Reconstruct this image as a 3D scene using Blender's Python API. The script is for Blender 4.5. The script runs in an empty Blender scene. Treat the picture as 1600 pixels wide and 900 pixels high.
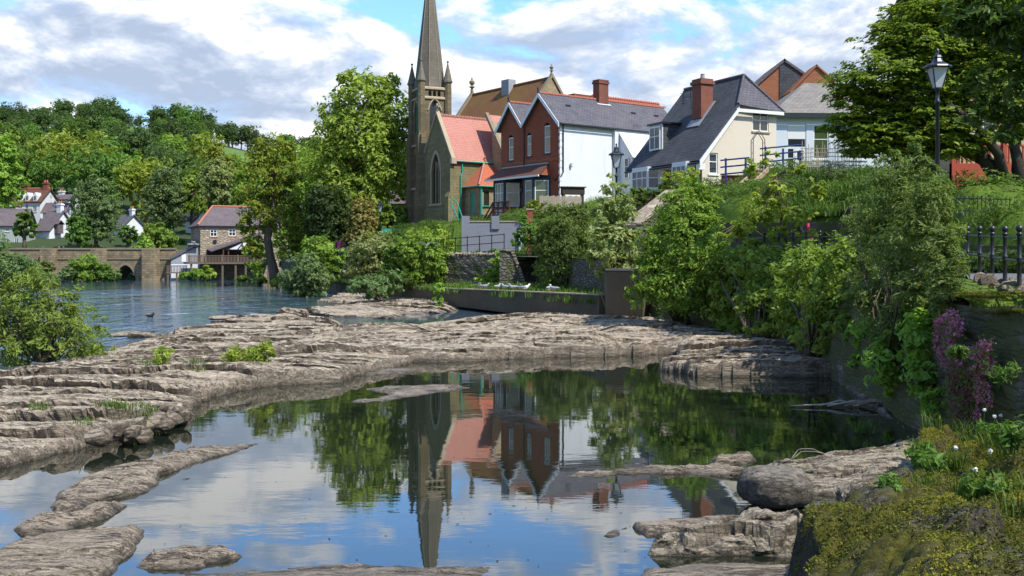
import bpy, bmesh, math, random
import numpy as np
from mathutils import Vector, Matrix

F, YH, C = 1650.0, 408.0, 2.7          # focal length in photo pixels, horizon row, eye height above the water
R = math.radians
scene = bpy.context.scene
COL = scene.collection


def P(u, v, d):
    return Vector(((u - 800) * d / F, d, C + (YH - v) * d / F))


def W(u, v, z=0.0):
    d = (C - z) * F / (v - YH)
    return ((u - 800) * d / F, d)


# ------------------------------------------------------------------ object helpers
def tag(o, label=None, cat=None, group=None, kind=None):
    if label: o['label'] = label
    if cat: o['category'] = cat
    if group: o['group'] = group
    if kind: o['kind'] = kind
    return o


def thing(name, label, cat, loc=(0, 0, 0), rz=0.0, group=None):
    o = bpy.data.objects.new(name, None)
    COL.objects.link(o)
    o.location = loc
    o.rotation_euler = (0, 0, rz)
    o.empty_display_size = 0.3
    return tag(o, label, cat, group)


def link(name, me, parent=None):
    o = bpy.data.objects.new(name, me)
    COL.objects.link(o)
    if parent is not None: o.parent = parent
    return o


def np_mesh(name, v, f, mat=None, smooth=False, tint=None):
    """v (n,3) float, f (m,k) int, all faces with the same corner count"""
    v = np.asarray(v, np.float32); f = np.asarray(f, np.int32)
    me = bpy.data.meshes.new(name)
    k = f.shape[1]
    me.vertices.add(len(v)); me.vertices.foreach_set('co', v.ravel())
    me.loops.add(f.size); me.loops.foreach_set('vertex_index', f.ravel())
    me.polygons.add(len(f))
    me.polygons.foreach_set('loop_start', np.arange(0, f.size, k, dtype=np.int32))
    me.polygons.foreach_set('use_smooth', np.full(len(f), smooth, bool))
    if tint is not None:
        a = me.attributes.new('tint', 'FLOAT', 'FACE')
        a.data.foreach_set('value', np.asarray(tint, np.float32))
    if mat: me.materials.append(mat)
    me.update(calc_edges=True)
    return me


class MB:
    """collects simple solids and links them as one mesh object"""
    def __init__(s): s.v = []; s.f = []; s.m = []; s.mi = 0

    def add(s, vs, fs):
        n = len(s.v)
        s.v += [tuple(p) for p in vs]
        s.f += [tuple(i + n for i in q) for q in fs]
        s.m += [s.mi] * len(fs)
        return s

    def hexa(s, p):      # 8 points: bottom ring 0-3, top ring 4-7, counter-clockwise seen from above
        return s.add(p, [(3, 2, 1, 0), (4, 5, 6, 7), (0, 1, 5, 4), (1, 2, 6, 5), (2, 3, 7, 6), (3, 0, 4, 7)])

    def box(s, x0, x1, y0, y1, z0, z1):
        return s.hexa([(x0, y0, z0), (x1, y0, z0), (x1, y1, z0), (x0, y1, z0), (x0, y0, z1), (x1, y0, z1), (x1, y1, z1), (x0, y1, z1)])

    def poly(s, pts): return s.add(pts, [tuple(range(len(pts)))])

    def slab(s, pts, t):
        """polygon given as its upper face (counter-clockwise seen from outside), thickened inwards"""
        p = [Vector(q) for q in pts]
        n = Vector((0, 0, 0))
        for i in range(len(p)):
            n += p[i].cross(p[(i + 1) % len(p)])
        n.normalize()
        return s.ext(p, -n * t)

    def ext(s, pts, vec):
        p = [Vector(q) for q in pts]; k = len(p); vec = Vector(vec)
        n = Vector((0, 0, 0))
        for i in range(k): n += p[i].cross(p[(i + 1) % k])
        if n.dot(vec) > 0: p.reverse()
        fs = [tuple(range(k)), tuple(range(2 * k - 1, k - 1, -1))]
        fs += [(i, i + k, (i + 1) % k + k, (i + 1) % k) for i in range(k)]
        return s.add(p + [q + vec for q in p], fs)

    def prism(s, xy, z0, z1): return s.ext([(x, y, z0) for x, y in xy], (0, 0, z1 - z0))

    def tube(s, path, rad, n=6, cap=True):
        path = [Vector(p) for p in path]
        if not hasattr(rad, '__len__'): rad = [rad] * len(path)
        vs = []; fs = []
        up = Vector((0.13, 0.21, 0.97))
        for i, p in enumerate(path):
            d = (path[min(i + 1, len(path) - 1)] - path[max(i - 1, 0)])
            if d.length < 1e-9: d = Vector((0, 0, 1))
            d.normalize()
            a = d.cross(up)
            if a.length < 0.15: a = d.cross(Vector((1, 0, 0)))
            a.normalize(); b = d.cross(a)
            for k in range(n):
                t = 2 * math.pi * k / n
                vs.append(p + (a * math.cos(t) + b * math.sin(t)) * rad[i])
        for i in range(len(path) - 1):
            for k in range(n):
                k2 = (k + 1) % n
                fs.append((i * n + k2, i * n + k, (i + 1) * n + k, (i + 1) * n + k2))
        if cap:
            fs.append(tuple(range(n))); fs.append(tuple(range(len(path) * n - 1, len(path) * n - n - 1, -1)))
        return s.add(vs, fs)

    def lathe(s, prof, n=12, c=(0, 0, 0), rot=0.0):
        vs = []; fs = []
        for r, z in prof:
            for k in range(n):
                t = 2 * math.pi * (k + 0.5) / n + rot
                vs.append((c[0] + r * math.cos(t), c[1] + r * math.sin(t), c[2] + z))
        for i in range(len(prof) - 1):
            for k in range(n):
                k2 = (k + 1) % n
                fs.append((i * n + k, i * n + k2, (i + 1) * n + k2, (i + 1) * n + k))
        fs.append(tuple(range(n - 1, -1, -1))); fs.append(tuple(range((len(prof) - 1) * n, len(prof) * n)))
        return s.add(vs, fs)

    def obox(s, o, a, n, s0, s1, z0, z1, d0, d1):
        """box in a wall's own frame: s along the wall, z up, d outwards along n"""
        o = Vector(o); a = Vector(a); n = Vector(n); k = Vector((0, 0, 1))
        q = lambda u, d, z: o + a * u + n * d + k * z
        if a.cross(n).z < 0: d0, d1 = d1, d0
        return s.hexa([q(s0, d0, z0), q(s1, d0, z0), q(s1, d1, z0), q(s0, d1, z0), q(s0, d0, z1), q(s1, d0, z1), q(s1, d1, z1), q(s0, d1, z1)])

    def build(s, name, mat, parent=None, smooth=False, bevel=0.0):
        me = bpy.data.meshes.new(name)
        me.from_pydata(s.v, [], s.f)
        me.update()
        uv = me.uv_layers.new(name='UVMap').data
        co = me.vertices
        for p in me.polygons:
            n = p.normal
            if abs(n.z) > 0.96:
                for li in p.loop_indices:
                    q = co[me.loops[li].vertex_index].co; uv[li].uv = (q.x, q.y)
            else:
                t = Vector((-n.y, n.x, 0)).normalized(); b = n.cross(t)
                for li in p.loop_indices:
                    q = co[me.loops[li].vertex_index].co; uv[li].uv = (q.dot(t), q.dot(b))
        for m in (mat if isinstance(mat, (list, tuple)) else [mat]):
            me.materials.append(m)
        if any(s.m): me.polygons.foreach_set('material_index', s.m)
        if smooth: me.polygons.foreach_set('use_smooth', [True] * len(me.polygons))
        o = link(name, me, parent)
        if bevel:
            b = o.modifiers.new('bevel', 'BEVEL'); b.width = bevel; b.segments = 1; b.limit_method = 'ANGLE'
        return o


def wall(mb, o, a, n, L, top, breaks=(), ops=(), zb=0.0, rev=0.14):
    """wall sheet with real openings and reveals; top(s) gives the upper edge; ops = (s0, s1, z0, z1 or function of s)"""
    o = Vector(o); a = Vector(a); n = Vector(n); k = Vector((0, 0, 1))
    q = lambda u, z, d=0.0: o + a * u + k * z + n * d
    cols = {0.0, L, *breaks}
    for op in ops:
        cols |= {op[0], op[1]}
        if callable(op[3]):
            for i in range(1, 10): cols.add(op[0] + (op[1] - op[0]) * i / 10)
    cols = sorted(c for c in cols if -1e-6 <= c <= L + 1e-6)
    flip = a.cross(k).dot(n) < 0

    def quad(p):
        mb.add(p, [(3, 2, 1, 0) if flip else (0, 1, 2, 3)])
    for s0, s1 in zip(cols[:-1], cols[1:]):
        if s1 - s0 < 1e-5: continue
        mid = (s0 + s1) / 2
        lo0 = lo1 = zb
        for op in sorted((p for p in ops if p[0] < mid < p[1]), key=lambda p: p[2]):
            t0, t1 = (op[3](s0), op[3](s1)) if callable(op[3]) else (op[3], op[3])
            if op[2] > lo0 + 1e-5: quad([q(s0, lo0), q(s1, lo1), q(s1, op[2]), q(s0, op[2])])
            quad([q(s0, t0), q(s1, t1), q(s1, t1, -rev), q(s0, t0, -rev)])                 # head
            quad([q(s0, op[2], -rev), q(s1, op[2], -rev), q(s1, op[2]), q(s0, op[2])])     # bed
            lo0, lo1 = t0, t1
        quad([q(s0, lo0), q(s1, lo1), q(s1, top(s1)), q(s0, top(s0))])
    for op in ops:
        e0, e1 = (op[3](op[0]), op[3](op[1])) if callable(op[3]) else (op[3], op[3])
        if e0 > op[2] + 1e-4: quad([q(op[0], op[2], -rev), q(op[0], op[2]), q(op[0], e0), q(op[0], e0, -rev)])
        if e1 > op[2] + 1e-4: quad([q(op[1], op[2]), q(op[1], op[2], -rev), q(op[1], e1, -rev), q(op[1], e1)])
    return mb


def window(parent, o, a, n, s0, s1, z0, z1, fm, pm, nx=2, nz=2, fw=0.07, dep=0.09, sill=None, cur=None, name='window'):
    f = MB(); e = fw
    f.obox(o, a, n, s0, s1, z0, z0 + e, -dep - .05, -dep); f.obox(o, a, n, s0, s1, z1 - e, z1, -dep - .05, -dep)
    f.obox(o, a, n, s0, s0 + e, z0 + e, z1 - e, -dep - .05, -dep); f.obox(o, a, n, s1 - e, s1, z0 + e, z1 - e, -dep - .05, -dep)
    for i in range(1, nx):
        x = s0 + (s1 - s0) * i / nx; f.obox(o, a, n, x - e * .4, x + e * .4, z0 + e, z1 - e, -dep - .045, -dep - .004)
    for i in range(1, nz):
        z = z0 + (z1 - z0) * (i / nz if nz != 2 else 0.58); f.obox(o, a, n, s0 + e, s1 - e, z - e * .35, z + e * .35, -dep - .047, -dep - .007)
    fo = f.build(name, fm, parent)
    MB().obox(o, a, n, s0 + e * .5, s1 - e * .5, z0 + e * .5, z1 - e * .5, -dep - .036, -dep - .026).build('pane', pm, fo)
    if cur:
        c = MB(); w = s1 - s0
        c.obox(o, a, n, s0 + e, s0 + w * .27, z0 + e, z1 - e, -dep - .16, -dep - .13); c.obox(o, a, n, s1 - w * .27, s1 - e, z0 + e, z1 - e, -dep - .16, -dep - .13)
        c.build('curtain', cur, fo)
    if sill: MB().obox(o, a, n, s0 - .08, s1 + .08, z0 - .1, z0 - .004, -.1, .07).build('sill', sill, fo)
    return fo


def pointed(s0, s1, zs, zt):
    """pointed-arch head: springing height zs, crown zt"""
    c = (s0 + s1) / 2; w = (s1 - s0) / 2
    return lambda s: zs + (zt - zs) * (1 - min(1, abs(s - c) / w) ** 1.7) ** 0.72


# ------------------------------------------------------------------ vectorised noise
def _h(ix, iy, seed):
    n = (np.asarray(ix).astype(np.int64) * 374761393 + np.asarray(iy).astype(np.int64) * 668265263 + seed * 1442695041) & 0xffffffff
    n = ((n ^ (n >> 13)) * 1274126177) & 0xffffffff
    n = ((n ^ (n >> 16)) * 1103515245) & 0xffffffff
    return ((n ^ (n >> 15)) & 0xffffff) / float(0xffffff)


def vnoise(x, y, seed=0):
    ix = np.floor(x); iy = np.floor(y); fx = x - ix; fy = y - iy
    fx = fx * fx * fx * (fx * (fx * 6 - 15) + 10); fy = fy * fy * fy * (fy * (fy * 6 - 15) + 10)
    a = _h(ix, iy, seed); b = _h(ix + 1, iy, seed); c = _h(ix, iy + 1, seed); d = _h(ix + 1, iy + 1, seed)
    return (a + (b - a) * fx + (c - a) * fy + (a - b - c + d) * fx * fy) * 2 - 1


def fbm(x, y, seed=0, o=5, g=0.5, l=2.03):
    s = 0; a = 1.0; t = 0
    for i in range(o):
        s = s + a * vnoise(x, y, seed + i * 17); t += a; a *= g; x = x * l + 3.1; y = y * l + 7.7
    return s / t


def cells(x, y, seed=0):
    """random value of the nearest jittered cell, and distance to the border with the next one"""
    ix = np.floor(x); iy = np.floor(y)
    d1 = np.full(x.shape, 9.0); d2 = np.full(x.shape, 9.0); val = np.zeros(x.shape)
    for dx in (-1, 0, 1):
        for dy in (-1, 0, 1):
            cx = ix + dx; cy = iy + dy
            px = cx + _h(cx, cy, seed); py = cy + _h(cx, cy, seed + 5)
            d = np.hypot(px - x, py - y); v = _h(cx, cy, seed + 9)
            nearer = d < d1
            d2 = np.where(nearer, d1, np.minimum(d2, d)); val = np.where(nearer, v, val); d1 = np.where(nearer, d, d1)
    return val, d2 - d1


def sstep(a, b, x):
    t = np.clip((x - a) / (b - a), 0, 1); return t * t * (3 - 2 * t)


def sdf(poly, x, y):
    """signed distance, positive inside the polygon"""
    d = np.full(x.shape, 1e9); ins = np.zeros(x.shape, bool)
    n = len(poly)
    for i in range(n):
        ax, ay = poly[i]; bx, by = poly[(i + 1) % n]
        ex, ey = bx - ax, by - ay
        t = np.clip(((x - ax) * ex + (y - ay) * ey) / (ex * ex + ey * ey + 1e-12), 0, 1)
        d = np.minimum(d, np.hypot(x - ax - ex * t, y - ay - ey * t))
        c = ((ay > y) != (by > y)) & (x < (bx - ax) * (y - ay) / (by - ay + 1e-12) + ax)
        ins ^= c
    return np.where(ins, d, -d)


def grid_mesh(name, X, Y, Z, mat, keep=None, smooth=True, parent=None):
    ny, nx = X.shape
    idx = np.arange(nx * ny).reshape(ny, nx)
    f = np.stack([idx[:-1, :-1], idx[:-1, 1:], idx[1:, 1:], idx[1:, :-1]], -1).reshape(-1, 4)
    if keep is not None:
        f = f[keep.ravel()[f].any(1)]
        used = np.unique(f); remap = np.full(nx * ny, -1); remap[used] = np.arange(len(used))
        v = np.stack([X.ravel(), Y.ravel(), Z.ravel()], -1)[used]; f = remap[f]
    else:
        v = np.stack([X.ravel(), Y.ravel(), Z.ravel()], -1)
    return link(name, np_mesh(name, v, f, mat, smooth), parent)
# ------------------------------------------------------------------ materials
class NT:
    def __init__(s, name, rough=0.85, spec=0.3):
        s.m = bpy.data.materials.new(name); s.m.use_nodes = True
        s.t = s.m.node_tree; s.n = s.t.nodes; s.n.clear()
        s.out = s.new('ShaderNodeOutputMaterial')
        s.b = s.new('ShaderNodeBsdfPrincipled', {'Roughness': rough, 'Specular IOR Level': spec})
        s.l(s.b.outputs[0], s.out.inputs[0])

    def new(s, kind, ins=None, **kw):
        n = s.n.new(kind)
        for k, v in kw.items(): setattr(n, k, v)
        for k, v in (ins or {}).items():
            if isinstance(v, bpy.types.NodeSocket): s.t.links.new(v, n.inputs[k])
            else: n.inputs[k].default_value = v
        return n

    def l(s, a, b): s.t.links.new(a, b)

    def coord(s, k='Object'): return s.new('ShaderNodeTexCoord').outputs[k]

    def noise(s, vec, scale, detail=5, rough=0.55, dist=0.0):
        return s.new('ShaderNodeTexNoise', {'Vector': vec, 'Scale': scale, 'Detail': detail, 'Roughness': rough, 'Distortion': dist}).outputs['Fac']

    def mapv(s, vec, scale=(1, 1, 1), loc=(0, 0, 0), rot=(0, 0, 0)):
        return s.new('ShaderNodeMapping', {'Vector': vec, 'Scale': scale, 'Location': loc, 'Rotation': rot}).outputs[0]

    def ramp(s, fac, stops, interp='LINEAR'):
        r = s.new('ShaderNodeValToRGB', {'Fac': fac}); r.color_ramp.interpolation = interp
        e = r.color_ramp.elements
        while len(e) < len(stops): e.new(0.5)
        for i, (p, c) in enumerate(stops):
            e[i].position = p
            e[i].color = (*c, 1) if hasattr(c, '__len__') else (c, c, c, 1)
        return r.outputs[0]

    def mix(s, fac, a, b, mode='MIX'):
        n = s.new('ShaderNodeMix', data_type='RGBA', blend_type=mode)
        for k, v in ((0, fac), (6, a), (7, b)):
            if isinstance(v, bpy.types.NodeSocket): s.l(v, n.inputs[k])
            else: n.inputs[k].default_value = v if k == 0 else (*v[:3], 1)
        return n.outputs[2]

    def math(s, op, a, b=0.0, clamp=False):
        n = s.new('ShaderNodeMath', operation=op, use_clamp=clamp)
        for k, v in ((0, a), (1, b)):
            if isinstance(v, bpy.types.NodeSocket): s.l(v, n.inputs[k])
            else: n.inputs[k].default_value = v
        return n.outputs[0]

    def bump(s, h, strength=0.5, dist=0.02, prev=None):
        n = s.new('ShaderNodeBump', {'Height': h, 'Strength': strength, 'Distance': dist})
        if prev is not None: s.l(prev, n.inputs['Normal'])
        s.l(n.outputs[0], s.b.inputs['Normal']); return n.outputs[0]

    def col(s, c):
        if isinstance(c, bpy.types.NodeSocket): s.l(c, s.b.inputs['Base Color'])
        else: s.b.inputs['Base Color'].default_value = (*c, 1)
        return s


def plain(name, c, rough=0.7, var=0.25, scale=3.0, bump=0.15, spec=0.3, metal=0.0, bdist=0.01):
    t = NT(name, rough, spec); o = t.coord()
    n = t.noise(o, scale, 6, 0.6)
    t.col(t.mix(n, tuple(x * (1 - var) for x in c), tuple(min(1, x * (1 + var)) for x in c)))
    t.b.inputs['Metallic'].default_value = metal
    if bump: t.bump(t.noise(o, scale * 7, 4), bump, bdist)
    return t.m


def masonry(name, c1, c2, mortar, w, h, ms=0.012, rough=0.9, stain=(0.1, 0.09, 0.07), st=0.35, bump=0.5, off=0.5, nsc=0.5, bdist=0.02, blotch=0.45):
    t = NT(name, rough, 0.2); uv = t.coord('UV')
    dist = t.new('ShaderNodeVectorMath', operation='ADD')
    nz = t.new('ShaderNodeTexNoise', {'Vector': uv, 'Scale': 1.3, 'Detail': 3})
    sc = t.new('ShaderNodeVectorMath', {0: nz.outputs['Color'], 1: (h * .12, h * .12, 0)}, operation='MULTIPLY')
    t.l(uv, dist.inputs[0]); t.l(sc.outputs[0], dist.inputs[1])
    b = t.new('ShaderNodeTexBrick', {'Vector': dist.outputs[0], 'Color1': (*c1, 1), 'Color2': (*c2, 1), 'Mortar': (*mortar, 1), 'Scale': 1.0, 'Mortar Size': ms, 'Mortar Smooth': .3, 'Bias': 0.0, 'Brick Width': w, 'Row Height': h})
    b.offset = off
    n = t.noise(t.coord(), nsc, 6, 0.62)
    c = t.mix(t.ramp(n, [(0.42, 0.0), (0.68, 1.0)]), b.outputs['Color'], stain)
    fac = t.n[-1]
    m = t.math('MULTIPLY', t.ramp(n, [(0.4, 0.0), (0.7, 1.0)]), st)
    c = t.mix(m, b.outputs['Color'], stain)
    n2 = t.noise(t.coord(), 4.0, 5, 0.6)
    c = t.mix(t.math('MULTIPLY', n2, blotch), c, tuple(x * .55 for x in c1))
    t.col(c)
    hgt = t.math('ADD', t.math('MULTIPLY', b.outputs['Fac'], -1.0), t.math('MULTIPLY', t.noise(t.coord(), 22, 4), .5))
    t.bump(hgt, bump, bdist)
    return t.m


def rubble(name, cols, scale=(2.2, 2.2, 3.8), joint=(0.05, 0.045, 0.04), jw=0.06, moss=None, mossw=0.4, bump=0.9, bdist=0.06):
    t = NT(name, 0.92, 0.15); o = t.coord()
    w = t.new('ShaderNodeTexNoise', {'Vector': o, 'Scale': 2.0, 'Detail': 3})
    ov = t.new('ShaderNodeVectorMath', {0: o, 1: w.outputs['Color']}, operation='MULTIPLY_ADD'); ov.operation = 'ADD'
    wv = t.new('ShaderNodeVectorMath', {0: w.outputs['Color'], 'Scale': 0.22}, operation='SCALE')
    t.l(wv.outputs[0], ov.inputs[1])
    mp = t.mapv(ov.outputs[0], scale)
    v1 = t.new('ShaderNodeTexVoronoi', {'Vector': mp, 'Scale': 1.0})
    v2 = t.new('ShaderNodeTexVoronoi', {'Vector': mp, 'Scale': 1.0}, feature='DISTANCE_TO_EDGE')
    sep = t.new('ShaderNodeSeparateColor', {0: v1.outputs['Color']})
    k = len(cols)
    c = t.ramp(sep.outputs[0], [(i / max(1, k - 1), x) for i, x in enumerate(cols)])
    n = t.noise(o, 14, 6, .65)
    c = t.mix(t.math('MULTIPLY', n, 0.8), c, tuple(x * .5 for x in cols[0]))
    e = t.ramp(v2.outputs['Distance'], [(0.0, 1.0), (jw * 2, 0.0)])
    c = t.mix(e, c, joint)
    if moss:
        mn = t.noise(o, 1.1, 7, .65)
        c = t.mix(t.ramp(mn, [(.62 - mossw * .4, 0.0), (.70 - mossw * .3, .85)]), c, moss)
    t.col(c)
    t.bump(t.math('ADD', t.ramp(v2.outputs['Distance'], [(0.0, 0.0), (.22, 1.0)]), t.math('MULTIPLY', n, .5)), bump, bdist)
    return t.m


def tiles(name, c1, c2, w, h, dark, stain, st=.4, bump=.6):
    return masonry(name, c1, c2, dark, w, h, ms=0.016, stain=stain, st=st, bump=bump, nsc=.7, bdist=.03, blotch=.5)


def foliage(name, dark, light, trans=0.45, warm=(1.12, 1.15, .5), rough=0.55):
    t = NT(name, rough, 0.25)
    a = t.new('ShaderNodeAttribute', attribute_name='tint').outputs['Fac']
    c = t.mix(a, dark, light)
    r = t.new('ShaderNodeObjectInfo').outputs['Random']
    hs = t.new('ShaderNodeHueSaturation', {'Hue': t.math('ADD', t.math('MULTIPLY', r, .025), .495), 'Saturation': 1.0, 'Value': t.math('ADD', t.math('MULTIPLY', r, .3), .85), 'Color': c}).outputs[0]
    t.col(hs)
    tr = t.new('ShaderNodeBsdfTranslucent', {'Color': t.mix(1.0, hs, warm, 'MULTIPLY')})
    mx = t.new('ShaderNodeMixShader', {0: trans, 1: t.b.outputs[0], 2: tr.outputs[0]})
    t.l(mx.outputs[0], t.out.inputs[0])
    return t.m


def rockmat(name, dry1, dry2, dark, wet=0.16, scale=1.0, moss=None, wetz=0.10):
    """layered river rock: tan slabs, dark bedding lines, shade painted on steep faces, wet band by the water line"""
    t = NT(name, 0.9, 0.25)
    g = t.new('ShaderNodeNewGeometry'); pos = g.outputs['Position']
    n1 = t.noise(pos, .35 * scale, 8, .62); n2 = t.noise(pos, 2.2 * scale, 8, .70); n3 = t.noise(pos, 9 * scale, 6, .65)
    st = t.noise(t.mapv(pos, (.45, .45, 9)), 1.8 * scale, 6, .6)
    streak = t.noise(t.mapv(pos, (.28, 2.6, 2.4), rot=(0, 0, .08)), 1.7 * scale, 8, .68)
    fine = t.noise(t.mapv(pos, (.8, 6.0, 5.0), rot=(0, 0, .14)), 2.4 * scale, 6, .65)
    c = t.mix(t.ramp(n1, [(.35, 0.), (.66, 1.)]), dry1, dry2)
    c = t.mix(t.ramp(streak, [(.54, 0.), (.68, .7)]), c, tuple(x * .6 for x in dry1))
    c = t.mix(t.ramp(fine, [(.55, 0.), (.70, .7)]), c, tuple(x * .42 for x in dry1))
    c = t.mix(t.ramp(n2, [(.56, 0.), (.72, .8)]), c, dark)
    c = t.mix(t.ramp(n3, [(.42, .30), (.60, 0.)]), c, tuple(x * .5 for x in dry1))
    lines = t.math('MAXIMUM', t.ramp(t.math('ABSOLUTE', t.math('SUBTRACT', streak, .47)), [(.006, 1.), (.020, 0.)]), t.ramp(t.math('ABSOLUTE', t.math('SUBTRACT', fine, .53)), [(.004, .8), (.014, 0.)]))
    c = t.mix(t.math('MULTIPLY', lines, .85), c, tuple(x * .45 for x in dark))
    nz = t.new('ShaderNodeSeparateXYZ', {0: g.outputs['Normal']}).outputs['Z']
    side_shade = t.ramp(nz, [(.45, 1.), (.88, 0.)])
    c = t.mix(t.math('MULTIPLY', side_shade, .8), c, t.mix(st, tuple(x * .55 for x in dark), tuple(x * .75 for x in dry1)))   # steep bedding faces painted darker than the tops, adding to their shade
    if moss:
        mm = t.math('MULTIPLY', t.ramp(t.noise(pos, 1.3, 7, .65), [(.38, 0.), (.50, 1.)]), t.ramp(nz, [(.30, 0.), (.62, 1.)]))
        c = t.mix(mm, c, moss)
    z = t.new('ShaderNodeSeparateXYZ', {0: pos}).outputs['Z']
    wz = t.math('ADD', z, t.math('MULTIPLY', t.math('SUBTRACT', n2, .5), .16))
    wf = t.ramp(wz, [(0.0, 1.), (max(.01, wetz), 0.)])
    c = t.mix(t.math('MULTIPLY', wf, .82), c, tuple(x * wet for x in dry1))
    t.col(c)
    t.l(t.mix(wf, (.9, .9, .9), (.35, .35, .35)), t.b.inputs['Roughness'])
    p = t.bump(t.math('ADD', n2, t.math('ADD', t.math('MULTIPLY', lines, -.4), t.math('MULTIPLY', t.math('ADD', streak, fine), .9))), .9, .10)
    t.bump(t.noise(pos, 26 * scale, 5, .65), .5, .018, p)
    return t.m


def glass(name, c=(0.02, 0.025, 0.03), spec=0.9):
    t = NT(name, 0.04, spec); t.col(c); return t.m


def watermat(name, deep, river=False):
    t = NT(name, 0.015, 0.5)
    t.col(deep)
    t.b.inputs['IOR'].default_value = 2.3
    pos = t.new('ShaderNodeNewGeometry').outputs['Position']
    if not river:
        a = t.noise(t.mapv(pos, (.9, 2.2, 1)), 1.1, 3, .5)
        b = t.noise(t.mapv(pos, (1, 2.5, 1)), 5.5, 2, .5)
        # a light breeze ruffles patches of the pool
        patch = t.ramp(t.noise(t.mapv(pos, (.25, .6, 1)), .55, 3), [(.42, .25), (.64, 1.)])
        h = t.math('MULTIPLY', t.math('ADD', t.math('MULTIPLY', a, 1.0), t.math('MULTIPLY', b, .16)), patch)
        t.bump(h, .30, .008)
    else:
        s = t.new('ShaderNodeSeparateXYZ', {0: pos})
        mx = t.new('ShaderNodeMapRange', {'Value': s.outputs['X'], 'From Min': -11., 'From Max': -5., 'To Min': 1., 'To Max': .04})
        my = t.new('ShaderNodeMapRange', {'Value': s.outputs['Y'], 'From Min': 92., 'From Max': 120., 'To Min': 1., 'To Max': .12})
        calm = t.ramp(t.noise(t.mapv(pos, (.10, .045, 1), rot=(0, 0, .3)), 1.0, 4, .6), [(.40, .25), (.58, 1.)])
        m = t.math('MULTIPLY', t.math('MULTIPLY', mx.outputs[0], my.outputs[0]), calm)
        a = t.noise(t.mapv(pos, (.75, .26, 1), rot=(0, 0, .12)), 1.0, 4, .6)
        b = t.noise(t.mapv(pos, (1.6, .7, 1), rot=(0, 0, .2)), 1.9, 3, .6)
        h = t.math('MULTIPLY', t.math('ADD', t.math('MULTIPLY', a, 1.0), t.math('MULTIPLY', b, .35)), m)
        t.bump(h, 1.0, .55)
        # broken white water where the shallow river runs over the rocks
        fo = t.math('MULTIPLY', t.ramp(t.noise(t.mapv(pos, (.45, .30, 1), rot=(0, 0, .12)), 1.3, 9, .74), [(.58, 0.), (.72, .8)]), m)
        t.col(t.mix(fo, deep, (.75, .8, .85)))
        t.l(t.mix(fo, (.04, .04, .04), (.6, .6, .6)), t.b.inputs['Roughness'])
    return t.m


M = {}
M['red_brick'] = masonry('red brick', (.34, .085, .04), (.26, .06, .03), (.22, .13, .09), .225, .075, .01, stain=(.13, .035, .02))
M['far_brick'] = masonry('orange brick', (.36, .13, .06), (.30, .10, .05), (.25, .16, .11), .3, .1, .012, stain=(.2, .07, .04))
M['chimney_brick'] = masonry('weathered chimney brick', (.28, .08, .045), (.2, .06, .04), (.18, .13, .1), .225, .075, .012, stain=(.07, .035, .03), st=.6)
M['church_stone'] = masonry('dark gritstone ashlar', (.21, .165, .095), (.13, .10, .06), (.10, .085, .06), .62, .27, .014, stain=(.075, .065, .035), st=.7, bump=.6)
M['chapel_stone'] = masonry('mossy gritstone ashlar', (.24, .20, .105), (.17, .145, .075), (.13, .11, .07), .55, .25, .014, stain=(.10, .095, .04), st=.7, bump=.6)
M['annex_stone'] = masonry('buff sandstone blocks', (.36, .27, .16), (.24, .18, .11), (.2, .16, .11), .5, .24, .014, stain=(.15, .11, .07), st=.5)
M['spire_stone'] = masonry('grey spire stone', (.19, .165, .125), (.15, .13, .10), (.11, .10, .08), .6, .3, .01, stain=(.085, .08, .06), st=.7)
M['bridge_stone'] = masonry('bridge sandstone', (.36, .27, .16), (.22, .17, .105), (.09, .075, .055), .7, .32, .03, stain=(.07, .068, .045), st=1.0, nsc=.8)
M['mill_stone'] = rubble('mill rubble', [(.26, .21, .15), (.48, .40, .29), (.34, .28, .2), (.56, .48, .36)], (1.8, 1.8, 3.2), (.2, .16, .12))
M['wall_rubble'] = rubble('old rubble wall', [(.11, .10, .085), (.2, .18, .15), (.15, .135, .11), (.27, .245, .2)], (2.6, 2.6, 5.5), moss=(.06, .075, .02), mossw=.3)
M['dark_rubble'] = rubble('shaded slate wall', [(.10, .09, .075), (.20, .18, .15), (.13, .115, .10), (.26, .235, .20)], (1.6, 1.6, 12), (.03, .026, .022), jw=.022, moss=(.06, .068, .018), mossw=.7, bump=.5, bdist=.035)
M['slate'] = tiles('grey slate', (.125, .12, .135), (.085, .082, .095), .3, .22, (.035, .035, .04), (.17, .155, .15))
M['dark_slate'] = tiles('dark slate', (.075, .08, .088), (.05, .054, .06), .34, .26, (.02, .02, .022), (.12, .12, .12))
M['old_slate'] = tiles('purple grey slate', (.15, .12, .125), (.11, .09, .095), .35, .25, (.05, .04, .045), (.2, .16, .15))
M['stone_tile'] = tiles('lichened stone tile', (.24, .22, .19), (.17, .155, .14), .35, .25, (.07, .06, .06), (.3, .28, .22))
M['pink_tile'] = tiles('salmon clay tile', (.52, .245, .19), (.45, .205, .16), .28, .2, (.27, .10, .07), (.36, .15, .10), st=.35)
M['orange_tile'] = tiles('orange clay tile', (.50, .14, .07), (.42, .12, .06), .28, .2, (.25, .08, .05), (.33, .12, .07), st=.35)
M['moss_tile'] = tiles('brown clay tile with moss', (.24, .10, .045), (.19, .08, .04), .28, .2, (.1, .045, .03), (.17, .13, .03), st=1.0)
M['brown_tile'] = tiles('brown clay tile', (.16, .075, .05), (.12, .055, .04), .25, .18, (.05, .03, .025), (.1, .06, .05))
M['ridge_red'] = plain('red ridge tile', (.40, .13, .08), .8, .3, 6)
M['render_white'] = plain('white painted render', (.58, .59, .60), .85, .09, .8, .2)
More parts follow.
